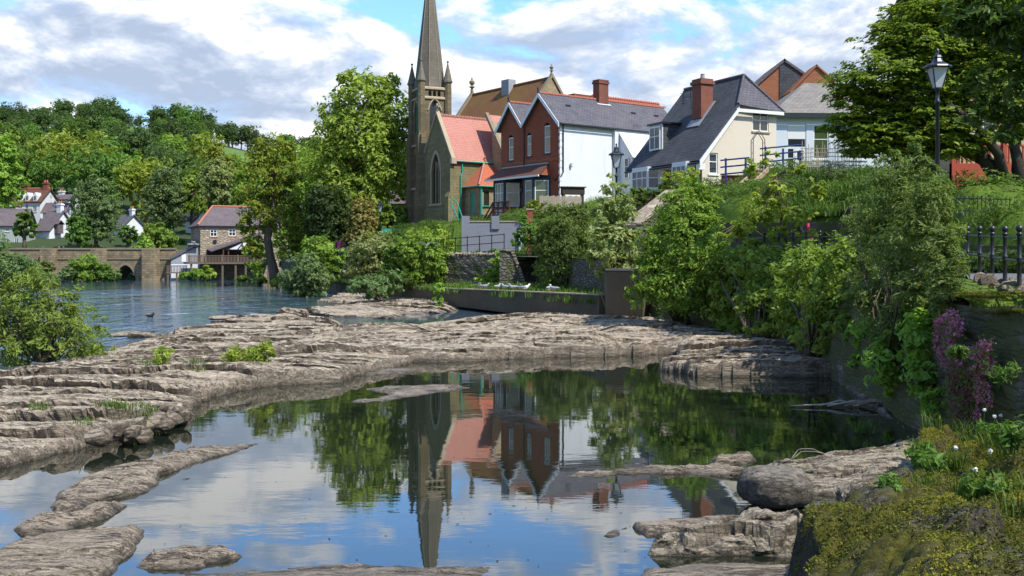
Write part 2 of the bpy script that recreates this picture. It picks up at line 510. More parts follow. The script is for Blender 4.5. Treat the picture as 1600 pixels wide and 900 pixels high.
def streaked(name, c, dirt, amt):
    t = NT(name, .88, .2); o = t.coord()
    n = t.noise(o, .9, 6, .6); v = t.noise(t.mapv(o, (2.2, 2.2, .25)), 1.0, 5, .6)
    c2 = t.mix(t.ramp(n, [(.4, 0.), (.75, .5)]), c, tuple(x * .88 for x in c))
    c2 = t.mix(t.math('MULTIPLY', t.ramp(v, [(.50, 0.), (.72, 1.)]), amt), c2, dirt)
    t.col(c2); t.bump(t.noise(o, 9, 5), .25, .012); return t.m


M['render_white'] = streaked('rain streaked white render', (.59, .60, .61), (.44, .45, .43), .35)
M['render_cool'] = plain('cool white render', (.52, .56, .60), .85, .07, 1.0, .2)
M['far_grey'] = plain('grey green render', (.30, .34, .30), .9, .08, 1.0, .1)
M['cream'] = plain('cream roughcast', (.55, .49, .40), .92, .07, 3.5, .55, bdist=.025)
M['tan_render'] = plain('tan render', (.42, .31, .17), .9, .1, 1.0, .2)
M['grey_paint'] = masonry('grey painted brick', (.215, .225, .265), (.20, .21, .25), (.17, .18, .21), .45, .15, .01, stain=(.16, .17, .19), st=.4, blotch=.2)
M['white'] = plain('white paint', (.62, .62, .60), .5, .05, 3, .05)
M['black'] = plain('black paint', (.012, .013, .016), .38, .2, 5, .1, .5)
M['dark_trim'] = plain('dark blue green trim', (.018, .026, .03), .5, .2, 5, .1)
M['green_paint'] = plain('green paint', (.03, .27, .19), .5, .2, 4, .1)
M['blue_paint'] = plain('blue paint', (.014, .03, .12), .45, .2, 4, .1)
M['red_paint'] = plain('red paint', (.33, .06, .03), .6, .2, 3, .1)
M['grey_metal'] = plain('grey flashing', (.25, .26, .27), .6, .2, 5, .1)
M['brown_wood'] = plain('stained brown wood', (.085, .03, .018), .65, .35, 6, .3)
M['grey_wood'] = plain('weathered wood', (.30, .25, .19), .85, .3, 7, .4)
M['deck_wood'] = plain('dark deck timber', (.13, .095, .065), .85, .3, 5, .4)
M['pale_wood'] = plain('sun bleached branch', (.36, .31, .25), .85, .3, 9, .4)
M['steps_wood'] = plain('garden timber', (.33, .235, .16), .85, .3, 6, .4)
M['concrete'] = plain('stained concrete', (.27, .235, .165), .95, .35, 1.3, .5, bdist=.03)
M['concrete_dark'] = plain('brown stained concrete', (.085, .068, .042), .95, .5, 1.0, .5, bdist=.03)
M['asphalt'] = plain('path asphalt', (.12, .12, .125), .95, .2, 2.0, .4)
M['clay'] = plain('terracotta', (.38, .15, .08), .8, .25, 5, .2)
M['stone_trim'] = plain('dressed stone trim', (.33, .27, .18), .9, .3, 2.5, .3)
M['dark_stone_trim'] = plain('weathered stone trim', (.20, .165, .11), .9, .35, 2.5, .3)
M['glass'] = glass('window glass')
M['glass_green'] = glass('window glass with painted reflection', (.05, .075, .03), .8)  # green reflection put into the base colour of the pane
M['leaded'] = plain('leaded church glass', (.018, .017, .016), .35, .4, 8, .5, .5)
M['lamp_glass'] = plain('frosted lantern glass', (.40, .43, .44), .25, .08, 4, .0, .5)
M['curtain'] = plain('curtain cloth', (.55, .55, .52), .95, .1, 4)
M['bark'] = plain('grey brown bark', (.10, .078, .055), .95, .45, 6, .9, bdist=.05)
M['dark_bark'] = plain('dark bark', (.05, .04, .03), .95, .45, 6, .9, bdist=.05)
M['soil'] = plain('bank soil', (.075, .06, .035), .97, .5, 1.5, .8, bdist=.08)
M['skin'] = plain('skin', (.55, .33, .24), .6, .1, 5, .0)
M['pink_cloth'] = plain('pink jacket', (.55, .06, .16), .9, .15, 6, .0)
M['navy_cloth'] = plain('navy jacket', (.02, .025, .05), .9, .2, 6, .0)
M['black_cloth'] = plain('black jacket', (.018, .017, .02), .9, .2, 6, .0)
M['denim'] = plain('denim', (.06, .10, .20), .9, .2, 6, .0)
M['hair'] = plain('brown hair', (.05, .03, .018), .7, .2, 9, .0)
M['gull_white'] = plain('white plumage', (.8, .8, .78), .9, .05, 9, .0)
M['gull_grey'] = plain('grey plumage', (.28, .29, .32), .9, .15, 9, .0)
M['duck_dark'] = plain('dark plumage', (.045, .035, .03), .8, .3, 9, .0)
M['beak'] = plain('orange beak', (.6, .25, .04), .6, .1, 9, .0)

# leaves: (darker, lighter) clump colours of each kind of plant
M['leaf_lime'] = foliage('lime leaves', (0.18, 0.235, 0.03), (0.39, 0.44, 0.07))
M['leaf_bright'] = foliage('bright green leaves', (0.14, 0.235, 0.028), (0.32, 0.43, 0.07))
M['leaf_mid'] = foliage('mid green leaves', (0.08, 0.15, 0.022), (0.17, 0.26, 0.045))
M['leaf_dark'] = foliage('dark green leaves', (0.04, 0.075, 0.02), (0.085, 0.135, 0.034))
M['leaf_wood'] = foliage('woodland leaves', (0.055, 0.095, 0.028), (0.12, 0.175, 0.045))
M['leaf_grey'] = foliage('grey green willow leaves', (0.12, 0.17, 0.06), (0.22, 0.29, 0.11))
M['leaf_willow'] = foliage('willow bush leaves', (0.13, 0.18, 0.03), (0.29, 0.36, 0.065))
M['leaf_shade'] = foliage('olive shrub leaves', (0.11, 0.145, 0.035), (0.22, 0.265, 0.075))
M['leaf_olive'] = foliage('olive willow leaves', (0.1, 0.135, 0.03), (0.2, 0.235, 0.06))
M['leaf_yellow'] = foliage('yellow green leaves', (0.16, 0.205, 0.02), (0.32, 0.36, 0.05))
M['leaf_pale'] = foliage('pale blossom and leaves', (0.189, 0.246, 0.065), (0.392, 0.42, 0.174))
M['leaf_maple'] = foliage('maple leaves', (0.1, 0.16, 0.016), (0.3, 0.36, 0.04), .5)
M['leaf_near'] = foliage('glossy near leaves', (0.07, 0.115, 0.02), (0.15, 0.21, 0.035), .45, rough=.4)
M['leaf_copper'] = foliage('dark copper leaves', (0.029, 0.017, 0.014), (0.058, 0.035, 0.023))
M['leaf_gold'] = foliage('golden topiary leaves', (0.189, 0.174, 0.043), (0.42, 0.362, 0.116))
M['leaf_juniper'] = foliage('juniper sprays', (0.051, 0.102, 0.029), (0.109, 0.181, 0.043))
M['grass'] = foliage('grass blades', (0.05, 0.095, 0.012), (0.13, 0.19, 0.028), .35)
M['moss'] = foliage('yellow green moss', (0.05, 0.06, 0.006), (0.25, 0.225, 0.016), .25)
M['flower'] = foliage('purple blossom', (.36, .08, .17), (.66, .30, .42), .3, warm=(1, 1, 1))
M['flower_red'] = foliage('dried pink stems', (0.174, 0.051, 0.058), (0.362, 0.116, 0.131), .3, warm=(1, 1, 1))
M['clock'] = plain('dandelion down', (.75, .74, .70), .95, .1, 9, .0)

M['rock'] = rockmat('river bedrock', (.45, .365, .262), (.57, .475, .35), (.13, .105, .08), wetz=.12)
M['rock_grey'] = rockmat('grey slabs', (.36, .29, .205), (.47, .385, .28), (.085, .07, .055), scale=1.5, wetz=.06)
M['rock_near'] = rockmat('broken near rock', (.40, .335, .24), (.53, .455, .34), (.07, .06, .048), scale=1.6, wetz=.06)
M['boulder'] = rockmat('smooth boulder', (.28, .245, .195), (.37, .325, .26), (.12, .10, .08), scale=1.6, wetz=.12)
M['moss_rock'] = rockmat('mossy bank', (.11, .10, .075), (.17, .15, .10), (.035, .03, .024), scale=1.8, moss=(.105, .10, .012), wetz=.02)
M['water_pool'] = watermat('still pool water', (.010, .014, .008))
M['water_river'] = watermat('running river water', (.04, .075, .10), True)


def groundmat(name):
    t = NT(name, .95, .1); pos = t.new('ShaderNodeNewGeometry').outputs['Position']
    n = t.noise(pos, .35, 8, .65); n2 = t.noise(pos, 4, 6, .65)
    c = t.mix(t.ramp(n, [(.35, 0.), (.6, 1.)]), (.045, .085, .012), (.12, .19, .022))
    c = t.mix(t.ramp(n2, [(.45, 0.), (.75, .7)]), c, (.05, .055, .016))
    t.col(c); t.bump(n2, .8, .12); return t.m


M['turf'] = groundmat('bank turf')
M['field'] = plain('hill pasture', (.09, .15, .03), .95, .25, .05, 0)
M['woodfloor'] = plain('woodland floor', (.03, .05, .012), .97, .4, .1, 0)
# ------------------------------------------------------------------ camera, sky, sun
SUN_AZ = math.atan2(-.66, .75)         # direction towards the sun, in plan
SUN_EL = R(52)
cam = bpy.data.cameras.new('camera'); camo = bpy.data.objects.new('camera', cam); COL.objects.link(camo)
camo.location = (0, 0, C); camo.rotation_euler = (R(90), 0, 0)
cam.sensor_width = 36; cam.lens = F / 1600 * 36; cam.shift_y = (YH - 450) / 1600
cam.clip_start = .1; cam.clip_end = 6000
scene.camera = camo

world = bpy.data.worlds.new('World'); scene.world = world; world.use_nodes = True
wt = NT.__new__(NT); wt.t = world.node_tree; wt.n = wt.t.nodes; wt.n.clear()
wo = wt.new('ShaderNodeOutputWorld')
sky = wt.new('ShaderNodeTexSky', sky_type='NISHITA'); sky.sun_disc = False
sky.sun_elevation = SUN_EL; sky.sun_rotation = math.pi / 2 - SUN_AZ
sky.air_density = 1.0; sky.dust_density = .4; sky.ozone_density = 2.0
gen = wt.coord('Generated')
sx = wt.new('ShaderNodeSeparateXYZ', {0: gen})
blue = wt.mix(1.0, sky.outputs[0], (.80, 1.07, 1.34), 'MULTIPLY')
bg1 = wt.new('ShaderNodeBackground', {'Color': blue, 'Strength': .15})
# cumulus deck: density noise in direction space, brighter where it thins towards the sun
CL = (2.35, 1.1, 0.62)
cv = wt.mapv(gen, (1, 1, 2.3), CL)
d1 = wt.noise(cv, 7.2, 12, .58, .25)
cv2 = wt.mapv(gen, (1, 1, 2.3), (CL[0] + .014, CL[1] - .006, CL[2] + .036))
d2 = wt.noise(cv2, 7.2, 12, .58, .25)
big = wt.noise(wt.mapv(gen, (1, 1, 2.2), (4.1, .3, 1.7)), 2.1, 4, .5)
dens = wt.math('ADD', d1, wt.math('MULTIPLY', wt.math('SUBTRACT', big, .5), .5))
thin = wt.new('ShaderNodeMapRange', {'Value': sx.outputs['Z'], 'From Min': .20, 'From Max': .31, 'To Min': -.05, 'To Max': .19}).outputs[0]
dens = wt.math('SUBTRACT', dens, thin)
mask = wt.ramp(dens, [(.38, 0.), (.45, .80), (.54, 1.)])
lit = wt.math('ADD', wt.math('MULTIPLY', wt.math('SUBTRACT', d1, d2), 5.5), .54)
lit = wt.math('ADD', lit, wt.math('MULTIPLY', wt.math('SUBTRACT', .55, dens), 1.1), True)
ccol = wt.ramp(lit, [(.08, (.42, .51, .67)), (.42, (.56, .645, .79)), (.68, (.74, .80, .90)), (.94, (1.06, 1.06, 1.06))])
bg2 = wt.new('ShaderNodeBackground', {'Color': ccol, 'Strength': .76})
ms = wt.new('ShaderNodeMixShader', {0: mask, 1: bg1.outputs[0], 2: bg2.outputs[0]})
wt.l(ms.outputs[0], wo.inputs[0])

sl = bpy.data.lights.new('sun', 'SUN'); sl.energy = 4.4; sl.angle = R(.6); sl.color = (1.0, .95, .86)
so = bpy.data.objects.new('sun', sl); COL.objects.link(so)
sd = Vector((math.cos(SUN_AZ) * math.cos(SUN_EL), math.sin(SUN_AZ) * math.cos(SUN_EL), math.sin(SUN_EL)))
so.rotation_euler = (-sd).to_track_quat('-Z', 'Y').to_euler(); so.location = sd * 100

scene.view_settings.view_transform = 'Standard'; scene.view_settings.look = 'None'
scene.view_settings.exposure = 0.62; scene.view_settings.gamma = 1.0
cy = scene.cycles
cy.max_bounces = 6; cy.diffuse_bounces = 3; cy.glossy_bounces = 4; cy.transmission_bounces = 3
cy.caustics_reflective = False; cy.caustics_refractive = False
cy.use_denoising = True; cy.sample_clamp_indirect = 6

# ------------------------------------------------------------------ water
DIV = [(-60, 12), (-18, 17.6), W(0, 655), W(140, 630), W(260, 600), W(420, 560), W(600, 528), W(760, 520), W(1000, 520), W(1150, 525), (9.5, 34)]
pool = [(30, 34), (30, 3), (-60, 3)]
tag(MB().poly([(x, y, 0) for x, y in DIV[::-1]] + [(-60, 3, 0), (30, 3, 0)]).build('pool_water', M['water_pool']), kind='structure')
tag(MB().poly([(x, y, 0.002) for x, y in DIV] + [(30, 60, .002), (-20, 240, .002), (-160, 240, .002), (-160, 12, .002)]).build('river_water', M['water_river']), kind='structure')
g = MB(); g.box(-900, 900, -200, 1500, -3.2, -2.6)
tag(g.build('ground', M['woodfloor']), kind='structure')

# ------------------------------------------------------------------ bedrock ledge between the pool and the river
led_px = [(-260, 815), (-80, 752), (0, 731), (60, 713), (110, 701), (180, 687), (240, 669), (288, 655), (302, 640), (335, 622), (380, 611), (425, 604), (475, 600), (528, 598),
          (545, 589), (585, 582), (620, 573), (650, 566), (719, 565), (794, 562), (870, 558), (960, 556), (1060, 553), (1066, 562), (1034, 581), (1100, 588), (1200, 589), (1310, 589), (1340, 580)]
ledge = [W(u, v) for u, v in led_px] + [(9.4, 30), (9.4, 35), (8.4, 38), (6.2, 42.5), (4.2, 44.5), (-3.4, 63.5), (-11.5, 82), (-14.5, 90)]
ledge += [W(u, v) for u, v in [(540, 462), (500, 472), (560, 478.5), (525, 484), (465, 491), (400, 500), (330, 512), (268, 523), (232, 535), (180, 549), (100, 571), (0, 592), (-260, 640)]]
nu, nd = 820, 860
tt = np.linspace(-.66, .36, nu)[None, :]; dd = np.exp(np.linspace(math.log(9.5), math.log(93), nd))[:, None]
X = tt * dd; Y = dd + 0 * tt
jx = X + .35 * fbm(X * .8, Y * .8, 3, 4) + .06 * fbm(X * 3, Y * 3, 8, 3); jy = Y + .35 * fbm(X * .8, Y * .8, 5, 4) * np.clip(Y / 25, .6, 2.5) + .10 * fbm(X * 2.2, Y * 4, 9, 3)
e = sdf(ledge, jx, jy)


STR = {}


def strata(X, Y, ang, L, amp, seed, warp=1.0, sharp=.10):
    """cuesta profile: beds that rise in a short broken face and fall away gently behind"""
    c, s = math.cos(ang), math.sin(ang)
    cv, ce = cells(X * .20 + .3 * fbm(X * .5, Y * .5, seed + 4, 3), Y * .95, seed + 3)
    q = (Y * c - X * s) / L + warp * fbm(X * .09, Y * .20, seed, 3) + .20 * fbm(X * .7, Y * 1.1, seed + 1, 5) + (cv - .5) * .55
    fr = q - np.floor(q)
    up = sstep(0, sharp, fr) * (1 - sstep(.975, 1, fr))
    a = amp * (.35 + .65 * _h(np.floor(q), np.floor(q) * 0, seed + 6)) * (.55 + .9 * np.clip(fbm(X * .22, Y * .22, seed + 2, 3) + .45, 0, 1))
    STR['lip'] = a / amp * sstep(.0, sharp * .8, fr) * (1 - sstep(sharp, .5, fr)) * L
    return a * up * (1 - .6 * fr), np.exp(-ce * 22)


far = sstep(18, 45, Y)
s1, k1 = strata(X, Y, .10, 2.0, .24, 11, sharp=.04); l1 = STR['lip']
s2, k2 = strata(X, Y, .05, .8, .12, 23, sharp=.07); l2 = STR['lip']
s3, k3 = strata(X * 1.6, Y * 1.6, .22, .55, .06, 31)
s4, k4 = strata(X, Y, -.04, 4.2, .22, 43, 1.3, .03); l4 = STR['lip']
base = (.04 + .12 * sstep(-9, -5, X)) * sstep(0, .10, e) + .13 * (1 - np.exp(-np.clip(e, 0, 99) / 1.2)) + .10 * (1 - np.exp(-np.clip(e, 0, 99) / 5.0)) * sstep(70, 35, Y)
left = sstep(-1.5, -7.0, X) * sstep(34, 22, Y)
base = base + left * .12 * (1 - np.exp(-np.clip(e, 0, 99) / 1.3))
base = base * (.70 + .6 * np.clip(fbm(X * .13, Y * .10, 77, 3) + .42, 0, 1))
H = base - .11 + s1 * (1 - far * .25) + s2 + s3 * (1 - far) + s4 * far + .05 * fbm(X * 1.7, Y * 1.7, 55, 5) + .018 * fbm(X * 9, Y * 9, 56, 3)
H = H - .04 * np.clip(k1 + .5 * k2, 0, 1) * sstep(.4, 1.0, e)
# shallow troughs in the ledge that hold water
for (u, v, ru, rv, dp) in [(690, 489, 100, 11, .75), (590, 499, 60, 8, .6), (775, 478, 70, 7, .6), (730, 512, 70, 7, .5), (880, 514, 70, 7, .5), (530, 487, 60, 6, .6), (1000, 528, 60, 6, .4)]:
    vv = YH + (C - .35) * F / Y
    uu = 800 + X / Y * F
    H = H - dp * np.exp(-((uu - u) / ru) ** 4 - ((vv - v) / rv) ** 4)
H = np.where(e > 0, H, -.10 + e * .55)
H = np.minimum(H, 1.6)
inn = sstep(.0, .3, e)
Xr, Yr = X.copy(), Y.copy()
Y = Y - inn * (.075 * l1 + .09 * l2 + .05 * l4 * far)          # bed edges overhang a little, leaving shadowed crevices
X = X + inn * .03 * fbm(Xr * 7, H * 13, 66, 4); Y = Y + inn * .06 * fbm(Xr * 6 + 9, H * 15, 67, 4)
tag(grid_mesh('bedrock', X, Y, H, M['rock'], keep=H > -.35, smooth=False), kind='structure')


def ledge_z(x, y):
    i = np.argmin((X - x) ** 2 + (Y - y) ** 2); return float(H.ravel()[i])


# ------------------------------------------------------------------ rocks standing in the pool and on its right shore
def rock(name, label, px, hmax, mat, seed, rough=.05, edge=.25, n=110, cat='rock', group=None, tilt=0.0, blocks=.5, jag=.16, dome=0.0, z0=0.0, brk=.5):
    pts = [W(q[0], q[1], q[2] if len(q) > 2 else z0) for q in px]
    xs = [p[0] for p in pts]; ys = [p[1] for p in pts]
    cx, cy_ = sum(xs) / len(xs), sum(ys) / len(ys); m = .35
    ax = max(xs) - min(xs) + 2 * m; ay = max(ys) - min(ys) + 2 * m
    nx = n; ny = max(30, int(n * min(1.6, max(.4, ay / ax))))
    gx, gy = np.meshgrid(np.linspace(min(xs) - m, max(xs) + m, nx), np.linspace(min(ys) - m, max(ys) + m, ny))
    wx = gx + jag * fbm(gx * 2.2, gy * 2.2, seed, 5); wy = gy + jag * 1.3 * fbm(gx * 2.2, gy * 2.2, seed + 2, 5)
    e = sdf(pts, wx, wy)
    s1, k1 = strata(gx * 1.0, gy * 1.0, .12, .95, hmax * .45 * blocks * 2, seed + 5)
    s2, k2 = strata(gx, gy, .2, .33, hmax * .22 * blocks * 2, seed + 8)
    z = hmax * (1 - np.exp(-np.clip(e, 0, 9) / edge)) * (.72 + .28 * fbm(gx * .8, gy * .8, seed + 1, 3)) + (s1 + s2) * sstep(0, edge, e) * .8
    if dome: z = z + dome * sstep(0, 1.2, e)
    cv, ce = cells(gx * 2.2 + .5 * fbm(gx * 2, gy * 2, seed + 12, 3), gy * 3.4 + .5 * fbm(gx * 2, gy * 2, seed + 13, 3), seed + 14)
    c2, _ = cells(gx * 6.5 + .4 * fbm(gx * 5, gy * 5, seed + 15, 3), gy * 9 , seed + 16)
    z = z + ((cv - .5) * .55 + (c2 - .5) * .10) * hmax * brk * sstep(0, edge, e)
    z = z - hmax * .16 * np.clip(k1, 0, 1) + rough * fbm(gx * 3.5, gy * 3.5, seed + 3, 5) + tilt * (gx - cx)
    z = np.where(e > 0, z - .03, -.03 + e * 1.2) + z0
    gx = gx + .035 * fbm(gx * 7, z * 14, seed + 20, 4); gy = gy + .06 * fbm(gx * 6 + 9, z * 16, seed + 21, 4)
    o = grid_mesh(name, gx - cx, gy - cy_, z, mat, keep=z > z0 - .35, smooth=False)
    o.location = (cx, cy_, 0)
    return tag(o, label, cat, group)


rock('rock_slab', 'long tapering tan slab lying in the pool on the left, pointing towards the spire reflection',
     [(70, 795), (78, 778), (150, 740), (230, 722), (300, 703), (415, 692), (372, 706), (300, 725), (262, 742), (240, 765), (205, 775), (130, 797), (85, 803)], .13, M['rock_grey'], 101, .03, .10, 170, jag=.08)
rock('rock_slab', 'low dark crusty rock between the long tapering slab and the corner slab',
     [(18, 828), (40, 815), (110, 805), (160, 785), (208, 790), (200, 797), (165, 812), (120, 826), (60, 838), (25, 838)], .13, M['rock_grey'], 103, .06, .10, 110, jag=.07)
rock('rock_slab', 'broad flat grey slab in the bottom left corner of the pool',
     [(-60, 920), (-20, 868), (20, 842), (120, 832), (226, 828), (228, 838), (215, 866), (190, 885), (160, 915), (100, 960), (-60, 960)], .15, M['rock_grey'], 105, .03, .09, 150, jag=.06)
rock('rock_slab', 'small pointed dark rock in the pool beside the broad corner slab',
     [(203, 885), (245, 862), (290, 856), (350, 853), (382, 870), (350, 880), (315, 892), (260, 893)], .16, M['rock_grey'], 107, .06, .16, 110, jag=.05)
rock('rock_slab', 'sandy rock shelf along the bottom edge of the pool with a dark crust',
     [(240, 930), (270, 893), (380, 884), (440, 884), (510, 878), (600, 880), (700, 883), (790, 885), (770, 905), (740, 960), (300, 960)], .055, M['rock'], 109, .02, .12, 150, jag=.05)
rock('rock_islet', 'flat pale rock islet surrounded by pool water in front of the ledge',
     [(538, 627), (580, 622), (605, 616), (570, 608), (590, 604), (640, 603), (700, 602), (742, 606), (700, 611), (650, 618), (590, 629), (550, 630)], .075, M['rock'], 111, .02, .14, 130, jag=.10)
rock('rock_islet', 'thin sliver of pale rock just off the ledge edge',
     [(556, 583), (580, 577), (620, 575), (672, 576), (640, 580), (600, 586), (570, 588)], .06, M['rock'], 113, .02, .12, 80, jag=.12)
rock('rock_islet', 'thin dark rock reef crossing the pool below the reflected white wall',
     [(880, 746), (905, 739), (960, 733), (1010, 730), (1090, 728), (1150, 728), (1172, 736), (1165, 750), (1110, 744), (1040, 742), (985, 744), (930, 748)], .10, M['rock_grey'], 115, .05, .12, 130, jag=.10)
rock('rock_islet', 'dark wet rock finger reaching from the right bank above the reef',
     [(1103, 720), (1130, 713), (1180, 710), (1190, 722), (1160, 727), (1120, 727)], .12, M['rock_grey'], 117, .05, .12, 80, jag=.08)
rock('rock_islet', 'tiny crumbly rock alone in the blue reflected sky',
     [(940, 838), (955, 826), (985, 820), (990, 827), (978, 838), (955, 843)], .06, M['rock_grey'], 119, .03, .06, 60, jag=.03)
rock('rock_islet', 'small dark stone in the pool just off the tumbled left shore', [(296, 652), (300, 646), (306, 650), (303, 659), (298, 658)], .12, M['rock_grey'], 121, .03, .06, 40, jag=.02)
rock('rock_islet', 'small dark sliver beside the middle of the long slab', [(275, 750), (300, 744), (320, 744), (300, 750), (284, 754)], .035, M['rock_grey'], 123, .02, .06, 40, jag=.03)
rock('rock_outcrop', 'pale layered rock outcrop on the right shore below the flowered wall',
     [(1170, 772), (1185, 752), (1172, 735), (1195, 716, .12), (1240, 700, .22), (1330, 682, .25), (1400, 668, .28), (1500, 676, .3), (1540, 740, .1), (1480, 790), (1340, 800), (1290, 775)], .20, M['rock_near'], 131, .05, .30, 190, jag=.10, dome=.10, brk=.5)
rock('rock_outcrop', 'rough broken rock mass in front of the boulder by the mossy bank',
     [(1008, 870), (1012, 850), (1030, 828, .12), (1085, 812, .25), (1150, 797, .30), (1260, 790, .32), (1340, 800, .3), (1340, 880), (1250, 876), (1150, 872), (1060, 874)], .30, M['rock_near'], 133, .10, .13, 240, jag=.09, blocks=.8, brk=.9)
rock('rock_slab', 'smooth pale plate of rock tilting into the pool behind the broken mass',
     [(985, 822), (1015, 806, .08), (1100, 793, .10), (1180, 788, .12), (1180, 808), (1090, 828), (1010, 840)], .11, M['rock'], 135, .02, .08, 100, jag=.05)
rock('rock_slab', 'sandy flat rock at the bottom below the broken mass',
     [(985, 905), (1000, 888), (1070, 880), (1250, 880), (1280, 920), (1260, 1000), (960, 1000)], .09, M['rock'], 137, .02, .12, 120, jag=.05, brk=.15)
rock('rock_outcrop', 'sloping tan rock apron at the foot of the river wall beside the dark pool corner',
     [(1304, 594), (1318, 584), (1350, 592, .25), (1400, 615, .45), (1450, 640, .5), (1500, 668, .5), (1470, 690, .1), (1405, 668), (1352, 630)], .45, M['rock'], 139, .06, .35, 130, jag=.10, brk=.4)

# rounded boulder
bx, by = W(1222, 786, .10)
th, ph = np.meshgrid(np.linspace(0, 2 * math.pi, 97), np.linspace(0, math.pi, 60))
sxn = np.sin(ph) * np.cos(th); syn = np.sin(ph) * np.sin(th); szn = np.cos(ph)
pw = lambda a, k: np.sign(a) * np.abs(a) ** k
rr = 1 + .13 * fbm(sxn * 1.6 + 5, syn * 1.6 + szn * 1.3, 61, 4) + .03 * fbm(sxn * 6, syn * 6 + szn * 5, 62, 4)
bo = grid_mesh('boulder', .40 * pw(sxn, .85) * rr, .34 * pw(syn, .85) * rr, .235 * pw(szn, .80) * rr, M['boulder'])
bo.location = (bx, by + .3, .205); bo.rotation_euler = (0, .07, .2)
tag(bo, 'big rounded grey boulder resting on the right shore of the pool', 'boulder')

# loose stones at the tumbled corner of the ledge and out in the river
rng = random.Random(5)


def stone(name, label, x, y, z, sx, sy, sz, mat, seed, group=None, cat='stone', tilt=.4):
    bm = bmesh.new(); bmesh.ops.create_icosphere(bm, subdivisions=2, radius=1)
    r = random.Random(seed); ax = [Vector((r.uniform(-1, 1), r.uniform(-1, 1), r.uniform(-1, 1))).normalized() for _ in range(7)]
    cut = [r.uniform(.5, .8) for _ in ax]
    for v in bm.verts:
        for a_, c_ in zip(ax, cut):
            q = v.co.dot(a_)
            if q > c_: v.co -= a_ * (q - c_)
        v.co = Vector((v.co.x * sx, v.co.y * sy, v.co.z * sz))
    me = bpy.data.meshes.new(name); bm.to_mesh(me); bm.free(); me.materials.append(mat)
    o = link(name, me); o.location = (x, y, z); o.rotation_euler = (r.uniform(-tilt, tilt), r.uniform(-tilt, tilt), r.uniform(0, 6))
    return tag(o, label, cat, group)


for i, (u, v) in enumerate([(196, 683), (212, 676), (222, 684), (236, 672), (247, 664), (255, 672), (268, 660), (278, 652), (286, 658), (206, 690), (176, 690), (150, 698), (262, 650), (240, 655), (228, 661), (285, 640)]):
    x, y = W(u, v, .1)
    stone('tumbled_stone', 'angular grey stone tumbled at the grassy corner of the left shore', x, y + .1, .10 + .12 * rng.random(), .2 * rng.uniform(.7, 1.3), .17, .13 * rng.uniform(.8, 1.4), M['rock_grey'], 300 + i, 'tumbled stones at the corner of the ledge', tilt=.7)
for i, (u, v, s, lab) in enumerate([(281, 525, .62, 'rounded brown rock standing in the river edge beside the ledge'), (358, 497, 1.0, 'low flat pale rock breaking the river surface'), (410, 494, .9, 'thin flat rock in the river nearest the ledge tip'),
                                    (205, 522, .8, 'dark wet rock in the shallow river by the left willow'), (222, 525, .55, 'small wet stone beside the dark river rock'), (570, 470, .9, 'flat rock slab at the river bend below the bushes')]):
    x, y = W(u, v, .06)
    stone('river_rock', lab, x, y, .05, s, s * .6, .30 if i == 0 else .16, M['rock'] if i not in (3, 4) else M['rock_grey'], 340 + i, cat='rock', tilt=.08)

# ------------------------------------------------------------------ right bank: promenade, slope and far bank as one sheet of ground
EDGE = [(6.6, 2), (6.6, 9), (6.62, 16), (7.2, 21), (7.9, 27), (8.4, 33), (7.6, 37), (5.4, 42), (4.6, 46), (1.9, 60), (-.7, 66), (-4.5, 68.5), (-9, 77), (-14, 87), (-19, 98), (-24, 110), (-26.5, 128), (-27, 148), (-34, 160), (-50, 168)]
FARP = [(70, 2), (72, 14), (75, 30), (78, 42), (80, 55), (80, 65), (80, 75), (80, 88), (80, 96), (80, 116), (80, 130), (78, 142), (72, 156), (66, 172), (62, 190), (60, 206), (40, 226), (15, 240), (0, 250), (-20, 262)]
CTRL = [P(*c) for c in [(1100, 292, 62), (1215, 287, 64.5), (1000, 300, 68), (1240, 262, 60), (1290, 278, 48), (1290, 335, 39), (1180, 346, 40), (1150, 300, 51), (1040, 345, 50), (1000, 338, 57), (830, 330, 80), (955, 312, 84),
                        (745, 345, 80), (700, 352, 96), (640, 358, 101), (580, 380, 101), (540, 400, 99), (1540, 288, 30), (1500, 338, 26), (1600, 345, 22), (1400, 285, 40), (1600, 240, 50), (900, 332, 73), (880, 350, 66), (770, 347, 76), (1320, 330, 34), (1250, 300, 45), (1510, 376, 24), (1600, 388, 22), (1550, 335, 27.5), (1620, 335, 27), (1480, 350, 26), (1580, 360, 24.5)]]
CTRL += [Vector(c) for c in [(20, 135, 9), (60, 60, 14), (60, 120, 16), (0, 145, 7.5), (-20, 132, 4.6), (-40, 162, 4.2), (80, 20, 9), (14, 8, 3.2), (30, 5, 4.5), (-60, 200, 5), (0, 220, 10), (14, 18, 3.1)]]
CA = np.array([tuple(c) for c in CTRL])


def resample(pl, k):
    pl = np.array(pl, float); s = np.r_[0, np.cumsum(np.hypot(*np.diff(pl, axis=0).T))]
    return s, pl


def zprom(y): return np.interp(y, [0, 14, 18, 22, 28, 45, 66, 95, 130, 150], [2.1, 2.14, 2.24, 2.38, 2.5, 2.75, 3.0, 3.08, 3.0, 2.9])


def ground_idw(x, y):
    w = 1 / (np.hypot(x[..., None] - CA[:, 0], y[..., None] - CA[:, 1]) ** 3.2 + .05)
    return (w * CA[:, 2]).sum(-1) / w.sum(-1)


def bank_z(x, y, s):
    pw = np.interp(y, [0, 16, 24, 30, 45, 58, 61, 76, 86, 92, 100], [4.9, 4.9, 4.6, 4.2, 3.6, 3.4, 8.5, 8.0, 8.0, 5.5, 4.0])
    return zprom(y) + (ground_idw(x, y) - zprom(y)) * sstep(pw, pw + .9, s)


